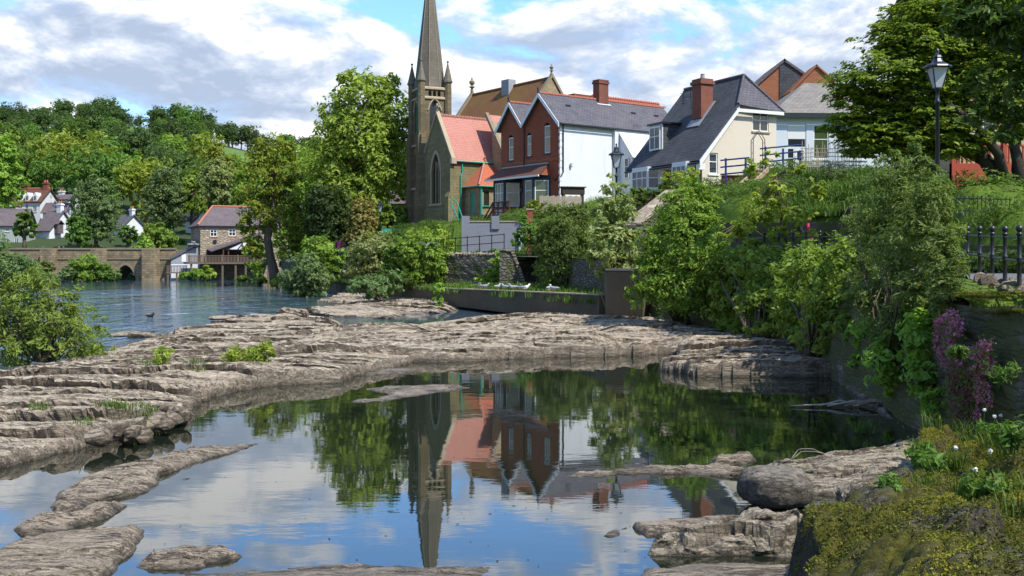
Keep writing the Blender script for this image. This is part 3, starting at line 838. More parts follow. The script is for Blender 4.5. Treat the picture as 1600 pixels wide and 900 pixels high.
sE = np.r_[0, np.cumsum(np.hypot(*np.diff(np.array(EDGE), axis=0).T))]
sq = np.arange(0, sE[-1], .8)
ex = np.interp(sq, sE, [p[0] for p in EDGE]); ey = np.interp(sq, sE, [p[1] for p in EDGE])
fx = np.interp(sq, sE, [p[0] for p in FARP]); fy = np.interp(sq, sE, [p[1] for p in FARP])
dist = np.r_[0, .25, .5, np.arange(.8, 8, .35), np.arange(8, 30, .8), np.arange(30, 120, 4)]
ln = np.hypot(fx - ex, fy - ey)
t_ = np.minimum(dist[None, :] / ln[:, None], 1.0)
BX = ex[:, None] + (fx - ex)[:, None] * t_; BY = ey[:, None] + (fy - ey)[:, None] * t_
BZ = bank_z(BX, BY, np.minimum(dist[None, :], ln[:, None]))
BZ = BZ + .10 * fbm(BX * .7, BY * .7, 90, 4) * sstep(4.5, 6.5, dist)[None, :] + np.where(BY < 15.5, .12 * (fbm(BX * 1.7, BY * 1.7, 91, 5)) - .12 * sstep(1.6, .0, dist)[None, :], 0) * sstep(2.2, 1.2, dist)[None, :]
tag(grid_mesh('bank_terrain', BX, BY, BZ, M['turf']), kind='structure')


def zg(x, y):
    """height of the bank's ground near (x, y)"""
    i = np.argmin((BX - x) ** 2 + (BY - y) ** 2); return float(BZ.ravel()[i])


def offset_line(off0, y0, y1):
    m = (ey >= y0) & (ey <= y1)
    px, py = ex[m], ey[m]; dx, dy = (fx - ex)[m] / ln[m], (fy - ey)[m] / ln[m]
    o = off0(py) if callable(off0) else off0
    return px + dx * o, py + dy * o


# promenade path laid along the bank
x0, y0 = offset_line(lambda y: np.interp(y, [0, 16, 22, 30, 45], [1.4, 1.4, 2.2, 1.2, .6]), 2, 120)
x1, y1 = offset_line(lambda y: np.interp(y, [0, 16, 24, 30, 45, 60], [4.7, 4.7, 4.4, 4.0, 3.4, 3.0]), 2, 120)
PX = np.stack([x0 + (x1 - x0) * k for k in (0, .33, .66, 1)], 1); PY = np.stack([y0 + (y1 - y0) * k for k in (0, .33, .66, 1)], 1)
tag(grid_mesh('promenade', PX, PY, zprom(PY) + .012, M['asphalt']), kind='structure')


def wall_strip(name, label, pts, ztop, zbot, th, mat, cat='wall', cop=None, copmat=None, batter=0.0, seed=1, rough=.05, step=.5, res=.22):
    """masonry wall along a plan line (river side on the left of the walk), with an uneven face"""
    pl = np.array(pts, float); s = np.r_[0, np.cumsum(np.hypot(*np.diff(pl, axis=0).T))]
    q = np.linspace(0, s[-1], max(2, int(s[-1] / step) + 1)); x = np.interp(q, s, pl[:, 0]); y = np.interp(q, s, pl[:, 1])
    tx, ty = np.gradient(x), np.gradient(y); L = np.hypot(tx, ty); nx, ny = -ty / L, tx / L
    zt = ztop(x, y) if callable(ztop) else np.full(len(x), ztop); zb = zbot(x, y) if callable(zbot) else np.full(len(x), zbot)
    rows = max(4, int(np.max(zt - zb) / res)); prof = []
    for k in range(rows + 1):
        f = k / rows; z = zb + (zt - zb) * f
        r = rough * fbm(q * 2.1, z * 3.3, seed, 4) + batter * (1 - f)
        prof.append((x + nx * r, y + ny * r, z))
    prof.append((x - nx * th, y - ny * th, zt + .04 * fbm(q * 2, q * 0, seed + 4, 3))); prof.append((x - nx * th, y - ny * th, zb))
    A = [np.stack([p[i] for p in prof], 0) for i in range(3)]
    o = grid_mesh(name, A[0], A[1], A[2], mat, smooth=False)
    m = MB()
    for i in (0, len(q) - 1):
        p = [(A[0][k][i], A[1][k][i], A[2][k][i]) for k in range(len(prof))]
        m.poly(p if i else p[::-1])
    c0 = m.build('end_face', mat, o)
    if cop:
        c = MB()
        for i in range(len(q) - 1):
            a_ = Vector((x[i], y[i], zt[i])); b_ = Vector((x[i + 1], y[i + 1], zt[i + 1])); nn = Vector((nx[i], ny[i], 0))
            e0 = nn * .06; e1 = -nn * (th + .06); k = Vector((0, 0, cop))
            c.hexa([a_ + e0, b_ + e0, b_ + e1, a_ + e1, a_ + e0 + k, b_ + e0 + k, b_ + e1 + k, a_ + e1 + k][::1])
        c.build('coping', copmat or mat, o)
    return tag(o, label, cat)
# ------------------------------------------------------------------ walls along the bank
zp = lambda x, y: zprom(y)
wall_strip('retaining_wall', 'shaded river wall of thin slate courses with purple flowers hanging down it', [(6.6, 3), (6.6, 9), (6.62, 16)][::1], lambda x, y: zprom(y) - .12, -.4, .6, M['dark_rubble'], seed=3, rough=.09, step=.2, batter=.25, res=.12)
wall_strip('retaining_wall', 'dark river wall behind the bushes along the right side of the pool', [(6.62, 16), (7.2, 21), (7.9, 27), (8.4, 33), (7.6, 37), (5.4, 42)], lambda x, y: zprom(y) - .05, -.5, .6, M['dark_rubble'], seed=4, rough=.07, batter=.3)
wall_strip('retaining_wall', 'river wall overgrown by willows between the concrete block and the stone stairs', [(4.9, 44.6), (4.6, 46), (1.9, 60)], lambda x, y: zprom(y) - .05, .2, .6, M['wall_rubble'], seed=5, rough=.06)
wall_strip('retaining_wall', 'old rubble wall with a rocky top under the black railing by the stone stairs', [(-.75, 66), (-4.5, 68.5), (-5.2, 70)], lambda x, y: zprom(y) + .02, .5, .6, M['wall_rubble'], seed=6, rough=.07, step=.3)
wall_strip('retaining_wall', 'far river wall below the promenade hidden by bushes', [(-5.2, 70), (-9, 77), (-14, 87), (-19, 98), (-24, 110), (-26.5, 128), (-27, 148)], lambda x, y: zprom(y) - .05, -.3, .6, M['wall_rubble'], seed=7, rough=.05, step=1.0)
# rocks set along the top of the rubble wall
for i in range(22):
    f = i / 21; x = -.75 - 3.9 * f; y = 66 + 2.6 * f
    stone('coping_rock', 'rough cream rock set on top of the rubble wall under the railing', x - .1, y + .2, zprom(y) + .12, rng.uniform(.10, .19), .14, rng.uniform(.10, .2), M['mill_stone'], 400 + i, 'rocks along the rubble wall top')
# low concrete river wall and the block at its end
zl = lambda x, y: np.interp(y, [43, 62, 85], [1.29, 1.07, .95])
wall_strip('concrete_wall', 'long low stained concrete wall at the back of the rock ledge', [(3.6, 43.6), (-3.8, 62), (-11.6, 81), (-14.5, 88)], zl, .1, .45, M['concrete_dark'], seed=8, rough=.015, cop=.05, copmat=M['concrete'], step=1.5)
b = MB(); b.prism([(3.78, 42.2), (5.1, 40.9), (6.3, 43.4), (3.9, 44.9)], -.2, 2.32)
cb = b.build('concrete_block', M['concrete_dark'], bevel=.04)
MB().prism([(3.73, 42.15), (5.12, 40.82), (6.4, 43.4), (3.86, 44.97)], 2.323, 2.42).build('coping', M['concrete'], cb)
tag(cb, 'tall stained concrete block at the near end of the low wall', 'concrete block')
# grassy strip between low wall and promenade wall
g = MB()
lo = [(3.4, 44), (-3.8, 62.4), (-11.6, 81.4), (-14.6, 88.4)]; hi = [(5.0, 46), (2, 60.5), (-.6, 66.3), (-4.4, 68.8), (-9, 77.2), (-14, 87.2), (-16.5, 93)]
lx = np.interp(np.linspace(0, 1, 60), np.linspace(0, 1, 4), [p[0] for p in lo]); ly = np.interp(np.linspace(0, 1, 60), [0, .42, .85, 1], [p[1] for p in lo]); lx = np.interp(ly, [p[1] for p in lo], [p[0] for p in lo])
hx = np.interp(np.linspace(44, 93, 60), [p[1] for p in hi], [p[0] for p in hi]); hy = np.linspace(46, 93, 60); hx = np.interp(hy, [p[1] for p in hi], [p[0] for p in hi])
k = np.linspace(0, 1, 14)[None, :]
SX = lx[:, None] + (hx - lx)[:, None] * k; SY = ly[:, None] + (hy - ly)[:, None] * k
SZ = .92 + .35 * k + .12 * fbm(SX * .9, SY * .9, 71, 4)
tag(grid_mesh('river_verge', SX, SY, SZ, M['turf']), kind='structure')

# stone stairs from the promenade down to the ledge
st = thing('stone_stairs', 'flight of stone steps with a sloping rubble parapet beside the old wall', 'stone stairs', (-.75, 63.2, 0))
w = MB(); w.ext([(0, 0, .75), (1.0, 0, .75), (1.55, 0, 1.0), (1.25, 0, 2.0), (.75, 0, 3.3), (.2, 0, 3.45), (0, 0, 3.4)], (0, .55, 0)); w.build('parapet', M['wall_rubble'], st)
s = MB()
for i in range(11): s.box(1.2, 2.4, .6 + i * .23, .83 + i * .23 + .3, .5, .95 + i * .18)
s.build('steps', M['wall_rubble'], st)
MB().box(2.4, 3.0, .5, 3.6, .5, 3.0).build('side_wall', M['wall_rubble'], st)
t = MB(); r_ = random.Random(4)
for (x0_, z0_, x1_, z1_) in [(0, 3.4, .75, 3.33), (.75, 3.3, 1.25, 2.0), (1.25, 2.0, 1.55, 1.0)]:
    n_ = int(math.hypot(x1_ - x0_, z1_ - z0_) / .16)
    for i in range(n_):
        f = (i + .5) / n_; x = x0_ + (x1_ - x0_) * f; z = z0_ + (z1_ - z0_) * f
        t.box(x - .07, x + .13, -.04 - r_.random() * .06, .6, z - .06, z + .03 + r_.random() * .05)
t.build('coping', M['mill_stone'], st)

# stone wall behind the path, right foreground and middle
xw, yw = offset_line(lambda y: np.interp(y, [0, 16, 24, 28], [4.85, 4.85, 4.6, 4.4]), 10, 27)
wall_strip('garden_wall', 'low dark stone wall behind the path under the junipers', list(zip(xw, yw)), lambda x, y: zprom(y) + .62, lambda x, y: zprom(y) - .1, .4, M['dark_rubble'], seed=12, rough=.05, step=.3)
xw, yw = offset_line(lambda y: np.interp(y, [28, 34, 46], [4.45, 4.1, 3.5]), 27.5, 47)
wall_strip('garden_wall', 'long dark rubble wall holding up the lawn behind the promenade', list(zip(xw, yw)), lambda x, y: np.interp(y, [27, 30, 38, 47], [3.35, 3.75, 4.1, 4.4]), lambda x, y: zprom(y) - .1, .5, M['dark_rubble'], seed=13, rough=.05, step=.4)
# sloping rubble wall below the cottage garden
a_ = P(975, 352, 51); b_ = P(1042, 300, 56)
wall_strip('garden_wall', 'sloping rubble bank wall climbing towards the cottage bays', [(a_.x, a_.y), (b_.x, b_.y)], lambda x, y: np.interp(x, [a_.x, b_.x], [a_.z, b_.z]), lambda x, y: np.interp(x, [a_.x, b_.x], [2.7, 4.6]), .8, M['wall_rubble'], seed=14, rough=.08, step=.3, cop=.12, copmat=M['mill_stone'])
# painted wall in front of the annex
pw_ = thing('painted_wall', 'blue grey painted brick wall with square piers beside the red house', 'wall', (-3.62, 76, 0))
wl = MB(); wl.box(0, 4.05, 0, .3, 2.8, 5.52); wl.ext([(4.05, 0, 2.8), (4.75, 0, 2.8), (4.75, 0, 4.8), (4.05, 0, 5.52)], (0, .3, 0)); wl.build('wall_face', M['grey_paint'], pw_)
for x in (0.0, 2.15): MB().box(x, x + .55, -.12, .42, 5.0 if x else 2.8, 5.95).build('pier', M['grey_paint'], pw_)
MB().box(-.05, 4.05, -.05, .36, 5.523, 5.6).build('coping', M['stone_trim'], pw_)
MB().box(4.1, 4.62, -.25, .1, 2.8, 4.95).build('end_pier', M['render_cool'], pw_)
o = MB(); o.box(0, .42, 0, .42, 2.6, 6.25); o = o.build('brick_pillar', M['red_brick']); o.location = (1.05, 73.4, 0); MB().box(-.05, .47, -.05, .47, 6.253, 6.35).build('cap', M['stone_trim'], o)
tag(o, 'narrow red brick pillar standing above the stone stairs', 'brick pillar')
fw_ = MB()
for i in range(22): fw_.box(i * .14, i * .14 + .125, 0, .025 + .01 * (i % 2), 0, 1.25 + .04 * math.sin(i * 2.1))
fw_.box(0, 3.1, .04, .09, .3, .4); fw_.box(0, 3.1, .04, .09, .9, 1.0)
o = fw_.build('board_fence', M['grey_wood']); o.location = P(843, 333, 76); o.rotation_euler = (0, 0, .12)
tag(o, 'weathered grey board fence below the white wall of the red house', 'fence')


# ------------------------------------------------------------------ railings
def railing(name, label, pts, zfun, h, rails, spacing, pr, mat, ball=False, cat='railing'):
    pl = np.array(pts, float); s = np.r_[0, np.cumsum(np.hypot(*np.diff(pl, axis=0).T))]
    root = thing(name, label, cat, (pts[0][0], pts[0][1], float(zfun(*pts[0]))))
    org = root.location
    n = max(2, int(round(s[-1] / spacing)) + 1)
    q = np.linspace(0, s[-1], n); x = np.interp(q, s, pl[:, 0]); y = np.interp(q, s, pl[:, 1])
    pos = [Vector((a, b, float(zfun(a, b)))) - org for a, b in zip(x, y)]
    base = None
    for i, p in enumerate(pos):
        if base is None:
            m = MB()
            prof = [(pr, -.1), (pr, h * .97)]
            if ball:
                prof = [(pr * 1.25, -.1), (pr * 1.25, .12), (pr, .14), (pr * .95, h * .52), (pr * 1.3, h * .535), (pr * 1.3, h * .575), (pr * .95, h * .59), (pr * .95, h * .93), (pr * 1.35, h * .945), (pr * 1.35, h * .975), (pr * .7, h * .985), (pr * 1.05, h * 1.0), (pr * 1.5, h * 1.03), (pr * 1.55, h * 1.055), (pr * 1.3, h * 1.085), (pr * .5, h * 1.105)]
            m.lathe(prof, 12 if ball else 6); o = m.build('post', mat, root, smooth=ball); base = o
            o.location = p
        else:
            o = base.copy(); COL.objects.link(o); o.parent = root; o.location = p
    for z, r in rails:
        MB().tube([p + Vector((0, 0, z)) for p in pos], r, 6).build('rail', mat, root)
    return root


rl = [(7.5, 14.4), (7.95, 16.5), (8.65, 19.2), (9.28, 22), (9.4, 25), (9.25, 29), (8.8, 34), (7.9, 38.5), (6.0, 43)]
railing('railing', 'heavy black iron railing with ball tops along the near promenade edge', rl, lambda x, y: zprom(y), .96, [(.50, .022), (.87, .022)], 1.12, .035, M['black'], True)
railing('railing', 'thin black railing on the rubble wall in front of the painted wall', [(-.5, 67.2), (-4.6, 69.8), (-5.2, 71.5)], lambda x, y: zprom(y) + np.interp(x, [-5, -.5], [.05, .35]), 1.15, [(.55, .025), (1.05, .025)], .95, .035, M['black'])
railing('railing', 'short black railing to the right of the brick pillar', [(1.45, 64.5), (3.2, 59)], lambda x, y: zprom(y), 1.15, [(.55, .025), (1.05, .025)], 1.3, .035, M['black'])
for i, (x, y, s) in enumerate([(8.05, 16.0, .2), (8.3, 16.9, .24), (8.55, 17.9, .22), (8.85, 18.9, .26), (9.1, 19.9, .2), (7.8, 15.2, .22), (7.55, 14.5, .25), (7.95, 16.4, .15), (8.45, 17.3, .14), (9.05, 20.9, .2)]):
    stone('edging_rock', 'dark jagged rock at the foot of the near black railing', x - .32, y - .1, float(zprom(y)) + .02, s * 1.1, s * .8, s * .85, M['rock_grey'], 440 + i, 'rocks edging the near railing')

a_ = P(628, 372, 94); b_ = P(722, 372, 88)
wall_strip('garden_wall', 'stone garden wall behind the green netting below the church', [(b_.x, b_.y), (a_.x, a_.y)], 5.1, 2.6, .5, M['annex_stone'], seed=17, rough=.03, step=.6, cop=.1, copmat=M['stone_trim'])
# ------------------------------------------------------------------ church
XA, YA, ZA = (1, 0, 0), (0, 1, 0), (0, 0, 1)
RZ = math.atan2(-.8, .6)
church = thing('church', 'old gritstone church with a tall grey spire and a salmon tiled gable', 'church', (-8.51, 101, 5.0), RZ)
G = .0                                       # local z 0 is about a metre below the hedges
# transept: gable front with the big window, salmon roof
he, ha, wd, dp = 7.15, 11.45, 4.9, 8.6
gt = lambda s: he + (ha - he) * (1 - abs(s - wd / 2) / (wd / 2))
w = MB()
arch = pointed(1.55, 3.05, 6.1, 7.8)
wall(w, (0, 0, 0), XA, (0, -1, 0), wd, gt, [wd / 2], [(1.55, 3.05, 3.15, arch)], rev=.28)
wall(w, (wd, 0, 0), YA, XA, dp, lambda s: he)
wall(w, (0, 0, 0), YA, (-1, 0, 0), dp, lambda s: he)
w.build('wall', M['chapel_stone'], church)
m = MB()
for s0_, s1_ in [(1.40, 1.55), (3.05, 3.20)]: m.obox((0, 0, 0), XA, (0, -1, 0), s0_, s1_, 3.05, 6.1, -.02, .07)
ao = pointed(1.34, 3.26, 6.1, 8.1)
for i in range(12):
    q = lambda fn, i: (fn(1.34 + 1.92 * i / 12)); a0, a1 = 1.34 + 1.92 * i / 12, 1.34 + 1.92 * (i + 1) / 12
    b0, b1 = min(max(a0, 1.5501), 3.0499), min(max(a1, 1.5501), 3.0499)
    m.ext([(a0, .02, q(ao, i)), (a1, .02, q(ao, i + 1)), (b1, .02, arch(b1) if 1.56 < b1 < 3.04 else 6.1), (b0, .02, arch(b0) if 1.56 < b0 < 3.04 else 6.1)], (0, -.10, 0))
m.obox((0, 0, 0), XA, (0, -1, 0), 1.2, 3.4, 2.9, 3.05, -.02, .12)
wn = m.build('window', M['stone_trim'], church)
m = MB(); m.poly([(1.5, .2, 3.1)] + [(3.1, .2, 3.1)] + [(1.5 + 1.6 * i / 10, .2, pointed(1.5, 3.1, 6.1, 7.85)(1.5 + 1.6 * i / 10)) for i in range(10, -1, -1)]); m.build('pane', M['leaded'], wn)
m = MB()
for x in (2.02, 2.52): m.obox((0, 0, 0), XA, (0, -1, 0), x, x + .09, 3.15, 7.0, -.2, -.08)
m.tube([(2.07, .14, 6.0), (2.2, .14, 6.55), (2.56, .14, 7.1)], .05); m.tube([(2.57, .14, 6.0), (2.42, .14, 6.55), (2.05, .14, 7.1)], .05)
m.build('tracery', M['dark_stone_trim'], wn)
# plinth, strings, buttresses, coping of the gable
m = MB(); m.box(-.08, wd + .08, -.12, -.001, 0, 2.5); m.ext([(-.08, -.12, 2.502), (wd + .08, -.12, 2.502), (wd + .08, -.001, 2.7), (-.08, -.001, 2.7)], (0, 0, -.01)); m.build('plinth', M['chapel_stone'], church)
m = MB()
m.box(wd - .35, wd + .3, -.55, .0, 0, 3.6); m.ext([(wd - .35, -.55, 3.6), (wd + .3, -.55, 3.6), (wd + .3, -.2, 4.3), (wd - .35, -.2, 4.3)], (0, .2, 0)); m.box(wd - .28, wd + .22, -.28, .0, 3.6, 6.2)
m.build('buttress', M['chapel_stone'], church)
m = MB()
for sgn in (0, 1):
    xa, xb = (-.25, wd / 2) if sgn == 0 else (wd + .25, wd / 2)
    za = he - .25
    p = [(xa, -.12, za), (xb, -.12, ha + .06), (xb, -.12, ha + .34), (xa, -.12, za + .28)]
    m.ext(p if sgn == 0 else p[::-1], (0, .42, 0))
m.box(-.35, .0, -.2, .35, he - .5, he + .0); m.box(wd, wd + .35, -.2, .35, he - .5, he + .0)
m.build('gable_coping', M['stone_trim'], church)
m = MB(); zc = ha + .3
m.box(wd / 2 - .09, wd / 2 + .09, -.08, .1, zc, zc + .75); m.box(wd / 2 - .34, wd / 2 + .34, -.07, .09, zc + .36, zc + .52); m.build('stone_cross', M['stone_trim'], church)
m = MB()
m.slab([(wd / 2, .3, ha), (wd + .22, .3, he - .26), (wd + .22, dp + 2, he - .26), (wd / 2, dp + 2, ha)][::1], .16)
m.slab([(wd / 2, .3, ha), (wd / 2, dp + 2, ha), (-.22, dp + 2, he - .26), (-.22, .3, he - .26)], .16)
rf = m.build('roof', M['pink_tile'], church)
m = MB()
for i in range(34): m.box(wd / 2 - .12, wd / 2 + .12, .35 + i * .3, .6 + i * .3, ha - .03, ha + .11)
m.build('ridge_tiles', M['pink_tile'], rf)
MB().tube([(wd + .26, .35, he - .24), (wd + .26, dp, he - .24)], .08).build('gutter', M['green_paint'], church)
m = MB(); m.tube([(wd + .08, 1.15, he - .3), (wd + .08, 1.15, he - 1.3), (wd + .08, 1.0, he - 1.5), (wd + .08, 1.0, 1.0)], .07); m.build('downpipe', M['green_paint'], church)
# buttressed side turret of rubble behind, between salmon roof and annex
m = MB(); wall(m, (wd + .02, 4.6, 0), XA, (0, -1, 0), 2.6, lambda s: 11.0 - s * 1.5); m.box(wd + .02, wd + 2.6, 4.63, 8.0, 0, 7.0); m.ext([(wd + .02, 4.63, 7.0), (wd + 2.6, 4.63, 7.0), (wd + .02, 4.63, 10.9)], (0, 3.4, 0)); m.build('side_chapel_wall', M['annex_stone'], church)
m = MB(); m.slab([(wd - .6, 4.3, 11.6), (wd + 3.0, 4.3, 6.35), (wd + 3.0, 8.3, 6.35), (wd - .6, 8.3, 11.6)], .18); m.build('side_chapel_roof', M['pink_tile'], church)
m = MB(); m.ext([(wd - .5, 4.2, 11.45), (wd + 3.0, 4.2, 6.3), (wd + 3.0, 4.2, 6.65), (wd - .5, 4.2, 11.8)][::-1], (0, .36, 0)); m.build('verge_coping', M['dark_stone_trim'], church)
# annex with red hip roof and green pipes
ax0, ax1, ay0, ay1, az = wd + .0, 7.3, 1.5, 6.6, 4.55
m = MB()
wall(m, (ax0, ay0, 0), XA, (0, -1, 0), ax1 - ax0, lambda s: az, ops=[(.9, 1.5, 2.1, 4.0)])
wall(m, (ax1, ay0, 0), YA, XA, ay1 - ay0, lambda s: az, ops=[(.45, 1.05, 2.6, 4.1)])
wall(m, (ax0, ay1, 0), XA, YA, ax1 - ax0, lambda s: az)
m.build('annex_wall', M['annex_stone'], church)
MB().obox((ax0, ay0, 0), XA, (0, -1, 0), .9, 1.5, 1.0, 4.0, -.13, -.08).build('door', M['green_paint'], church)
MB().obox((ax1, ay0, 0), YA, XA, .45, 1.05, 2.6, 4.1, -.13, -.08).build('pane', M['leaded'], church)
e_ = .28; zt = 7.0
A_ = [(ax0 + .02, ay0 - e_, az), (ax1 + e_, ay0 - e_, az), (ax1 + e_, ay1 + e_, az), (ax0 + .02, ay1 + e_, az)]
T0, T1 = (ax0 + .02, ay0 + 2.2, zt), (ax0 + .02, ay1 + e_, zt)
m = MB(); m.slab([A_[0], A_[1], T0], .1); m.slab([A_[1], A_[2], T1, T0], .1)
rf = m.build('annex_roof', M['orange_tile'], church)
m = MB(); m.tube([(A_[1][0], A_[1][1], az + .06), (T0[0], T0[1], zt + .06)], .1); m.build('hip_tiles', M['pink_tile'], rf)
MB().lathe([(.1, 0), (.14, .15), (.06, .3), (.12, .42), (.02, .6)], 8, (T0[0] + .1, T0[1], zt)).build('finial', M['ridge_red'], rf)
m = MB(); m.tube([(ax0, ay0 - e_ - .05, az - .04), (ax1 + e_ + .05, ay0 - e_ - .05, az - .04), (ax1 + e_ + .05, ay1, az - .04)], .075)
m.tube([(ax1 + .1, ay0 + .1, az), (ax1 + .1, ay0 + .1, 1.0)], .11); m.tube([(ax1 + .12, ay0 + .2, 2.7), (ax1 + .12, ay0 + 1.9, 2.75), (ax1 + .12, ay0 + 1.9, 1.2)], .055); m.build('downpipe', M['green_paint'], church)
# nave
nv = lambda x, y, z: (x, y, z)
nx0 = Vector((-4.5 + 8.51, 118 - 101, 0)); nx0.rotate(Matrix.Rotation(-RZ, 3, 'Z'))
nL, nh, ne, nr = 14.2, 4.9, 9.6, 16.15
m = MB()
for yy, nn in ((-nh, (0, -1, 0)), (nh, (0, 1, 0))): wall(m, (nx0.x, nx0.y + yy, 0), XA, nn, nL, lambda s: ne)
gn = lambda s: ne + (nr - ne) * (1 - abs(s - nh) / nh)
for xx, nn in ((0, (-1, 0, 0)), (nL, (1, 0, 0))): wall(m, (nx0.x + xx, nx0.y - nh, 0), YA, nn, 2 * nh, gn, [nh])
m.build('nave_wall', M['annex_stone'], church)
m = MB(); x0_, x1_ = nx0.x + .2, nx0.x + nL - .2; yy = nx0.y
m.slab([(x0_, yy - nh - .4, ne - .5), (x1_, yy - nh - .4, ne - .5), (x1_, yy, nr + .1), (x0_, yy, nr + .1)], .2); m.slab([(x1_, yy + nh + .4, ne - .5), (x0_, yy + nh + .4, ne - .5), (x0_, yy, nr + .1), (x1_, yy, nr + .1)], .2)
rf = m.build('nave_roof', M['moss_tile'], church)
MB().tube([(x0_, yy, nr + .12), (x1_, yy, nr + .12)], .13).build('ridge_tiles', M['moss_tile'], rf)
MB().box(nx0.x + 6.6, nx0.x + 7.9, yy - .75, yy + .2, nr - .9, nr + .75).build('roof_vent', M['grey_metal'], rf)
m = MB()
for xx in (nx0.x - .12, nx0.x + nL - .25):
    m.ext([(xx, yy - nh - .5, ne - .7), (xx, yy, nr + .12), (xx, yy, nr + .5), (xx, yy - nh - .5, ne - .25)], (.4, 0, 0)); m.ext([(xx, yy + nh + .5, ne - .7), (xx, yy + nh + .5, ne - .25), (xx, yy, nr + .5), (xx, yy, nr + .12)], (.4, 0, 0))
    m.build('nave_coping', M['dark_stone_trim'], church); m = MB()
for xx, sc in ((nx0.x + .05, 1.2), (nx0.x + nL - .05, .75)):
    MB().lathe([(.16 * sc, 0), (.12 * sc, .35 * sc), (.3 * sc, .45 * sc), (.1 * sc, .6 * sc), (.26 * sc, .8 * sc), (.28 * sc, .95 * sc), (.1 * sc, 1.1 * sc), (.05 * sc, 1.35 * sc)], 8, (xx, yy, nr + .45)).build('finial', M['dark_stone_trim'], church)
# tower with its own turn
TR = R(-66) - RZ
tc = Vector((P(671.5, 400, 102.8).x + 8.51, 1.8, 0)); tc.rotate(Matrix.Rotation(-RZ, 3, 'Z'))
tower = bpy.data.objects.new('tower', None); COL.objects.link(tower); tower.parent = church; tower.location = (tc.x, tc.y, 0); tower.rotation_euler = (0, 0, TR)
hw = 1.36
def zv(v, d=101.3): return C + (YH - v) * d / F - 5.0
faces = [((-hw, -hw, 0), XA, (0, -1, 0)), ((hw, -hw, 0), YA, XA), ((hw, hw, 0), (-1, 0, 0), YA), ((-hw, hw, 0), (0, -1, 0), (-1, 0, 0))]
m = MB(); ztop = zv(137)
for o_, a_, n_ in faces:
    L = 2 * hw; c_ = L / 2
    ops = [(c_ - .5, c_ + .5, zv(205), pointed(c_ - .5, c_ + .5, zv(172), zv(157))), (c_ - .62, c_ - .16, zv(287), pointed(c_ - .62, c_ - .16, zv(250), zv(240))), (c_ + .16, c_ + .62, zv(287), pointed(c_ + .16, c_ + .62, zv(250), zv(240))),
           (c_ - .42, c_ + .42, zv(338), pointed(c_ - .42, c_ + .42, zv(312), zv(297)))]
    for i in (-1, 0, 1): ops.append((c_ + i * .46 - .16, c_ + i * .46 + .16, zv(150.5), pointed(c_ + i * .46 - .16, c_ + i * .46 + .16, zv(144.5), zv(140.5))))
    wall(m, o_, a_, n_, L, lambda s: ztop, ops=ops, rev=.3)
m.build('wall', M['church_stone'], tower)
m = MB(); m.box(-hw + .29, hw - .29, -hw + .29, hw - .29, 0, ztop - .1); m.build('louvre', M['leaded'], tower)
m = MB()
for v, o_ in ((137.5, .13), (152.5, .15), (226, .17), (294, .22), (348, .3)): m.lathe([((hw + o_) * 1.414, zv(v) - .1), ((hw + o_) * 1.414, zv(v) + .05), (hw * 1.414, zv(v) + .16)], 4)
m.build('string_course', M['stone_trim'], tower)
m = MB()
for o_, a_, n_ in faces:                      # hood moulds over the belfry arches
    c_ = hw; hf = pointed(c_ - .68, c_ + .68, zv(172), zv(154.5)); o2 = Vector(o_); a2 = Vector(a_); n2 = Vector(n_)
    for i in range(8):
        s0_, s1_ = c_ - .68 + 1.36 * i / 8, c_ - .68 + 1.36 * (i + 1) / 8
        m.tube([o2 + a2 * s0_ + n2 * .04 + Vector((0, 0, hf(s0_))), o2 + a2 * s1_ + n2 * .04 + Vector((0, 0, hf(s1_)))], .08, 5)
m.build('hood_mould', M['stone_trim'], tower)
for sx_ in (-1, 1):
    for sy_ in (-1, 1):
        x_, y_ = sx_ * hw, sy_ * hw
        m = MB()
        m.box(x_ - .5, x_ + .5, y_ - .5, y_ + .5, 0, zv(297)); m.box(x_ - .42, x_ + .42, y_ - .42, y_ + .42, zv(297), zv(229))
        m.lathe([(.58, zv(229)), (.58, zv(215)), (.1, zv(190))], 4, (x_, y_, 0), 0)
        m.lathe([(.36, zv(229)), (.36, zv(128))], 8, (x_, y_, 0))
        o = m.build('buttress', M['church_stone'], tower)
        m = MB(); m.lathe([(.40, zv(128)), (.47, zv(127)), (.47, zv(124.5)), (.42, zv(124)), (.06, zv(97)), (.05, zv(96)), (.12, zv(95)), (.13, zv(94)), (.05, zv(92.5))], 8, (x_, y_, 0)); m.build('pinnacle', M['spire_stone'], o)
m = MB(); ap = zv(-74)
m.lathe([(1.49, ztop), (.03, ap)], 8); m.build('spire', M['spire_stone'], tower)
m = MB()
for k_ in range(8):
    t_a = 2 * math.pi * (k_ + .5) / 8; m.tube([(1.49 * math.cos(t_a), 1.49 * math.sin(t_a), ztop), (.03 * math.cos(t_a), .03 * math.sin(t_a), ap)], .045, 4)
m.build('spire_ribs', M['dark_stone_trim'], tower)
q = lambda z: 1.40 * (ap - z) / (ap - ztop) + .05
t_a = 2 * math.pi * 5.68 / 8
MB().tube([(hw * .15, -hw - .06, 0), (hw * .15, -hw - .06, ztop)] + [(q(z) * math.cos(t_a), q(z) * math.sin(t_a), z) for z in (ztop + .5, (ztop + ap) / 2, ap - 1)], .03, 4).build('lightning_conductor', M['green_paint'], tower)
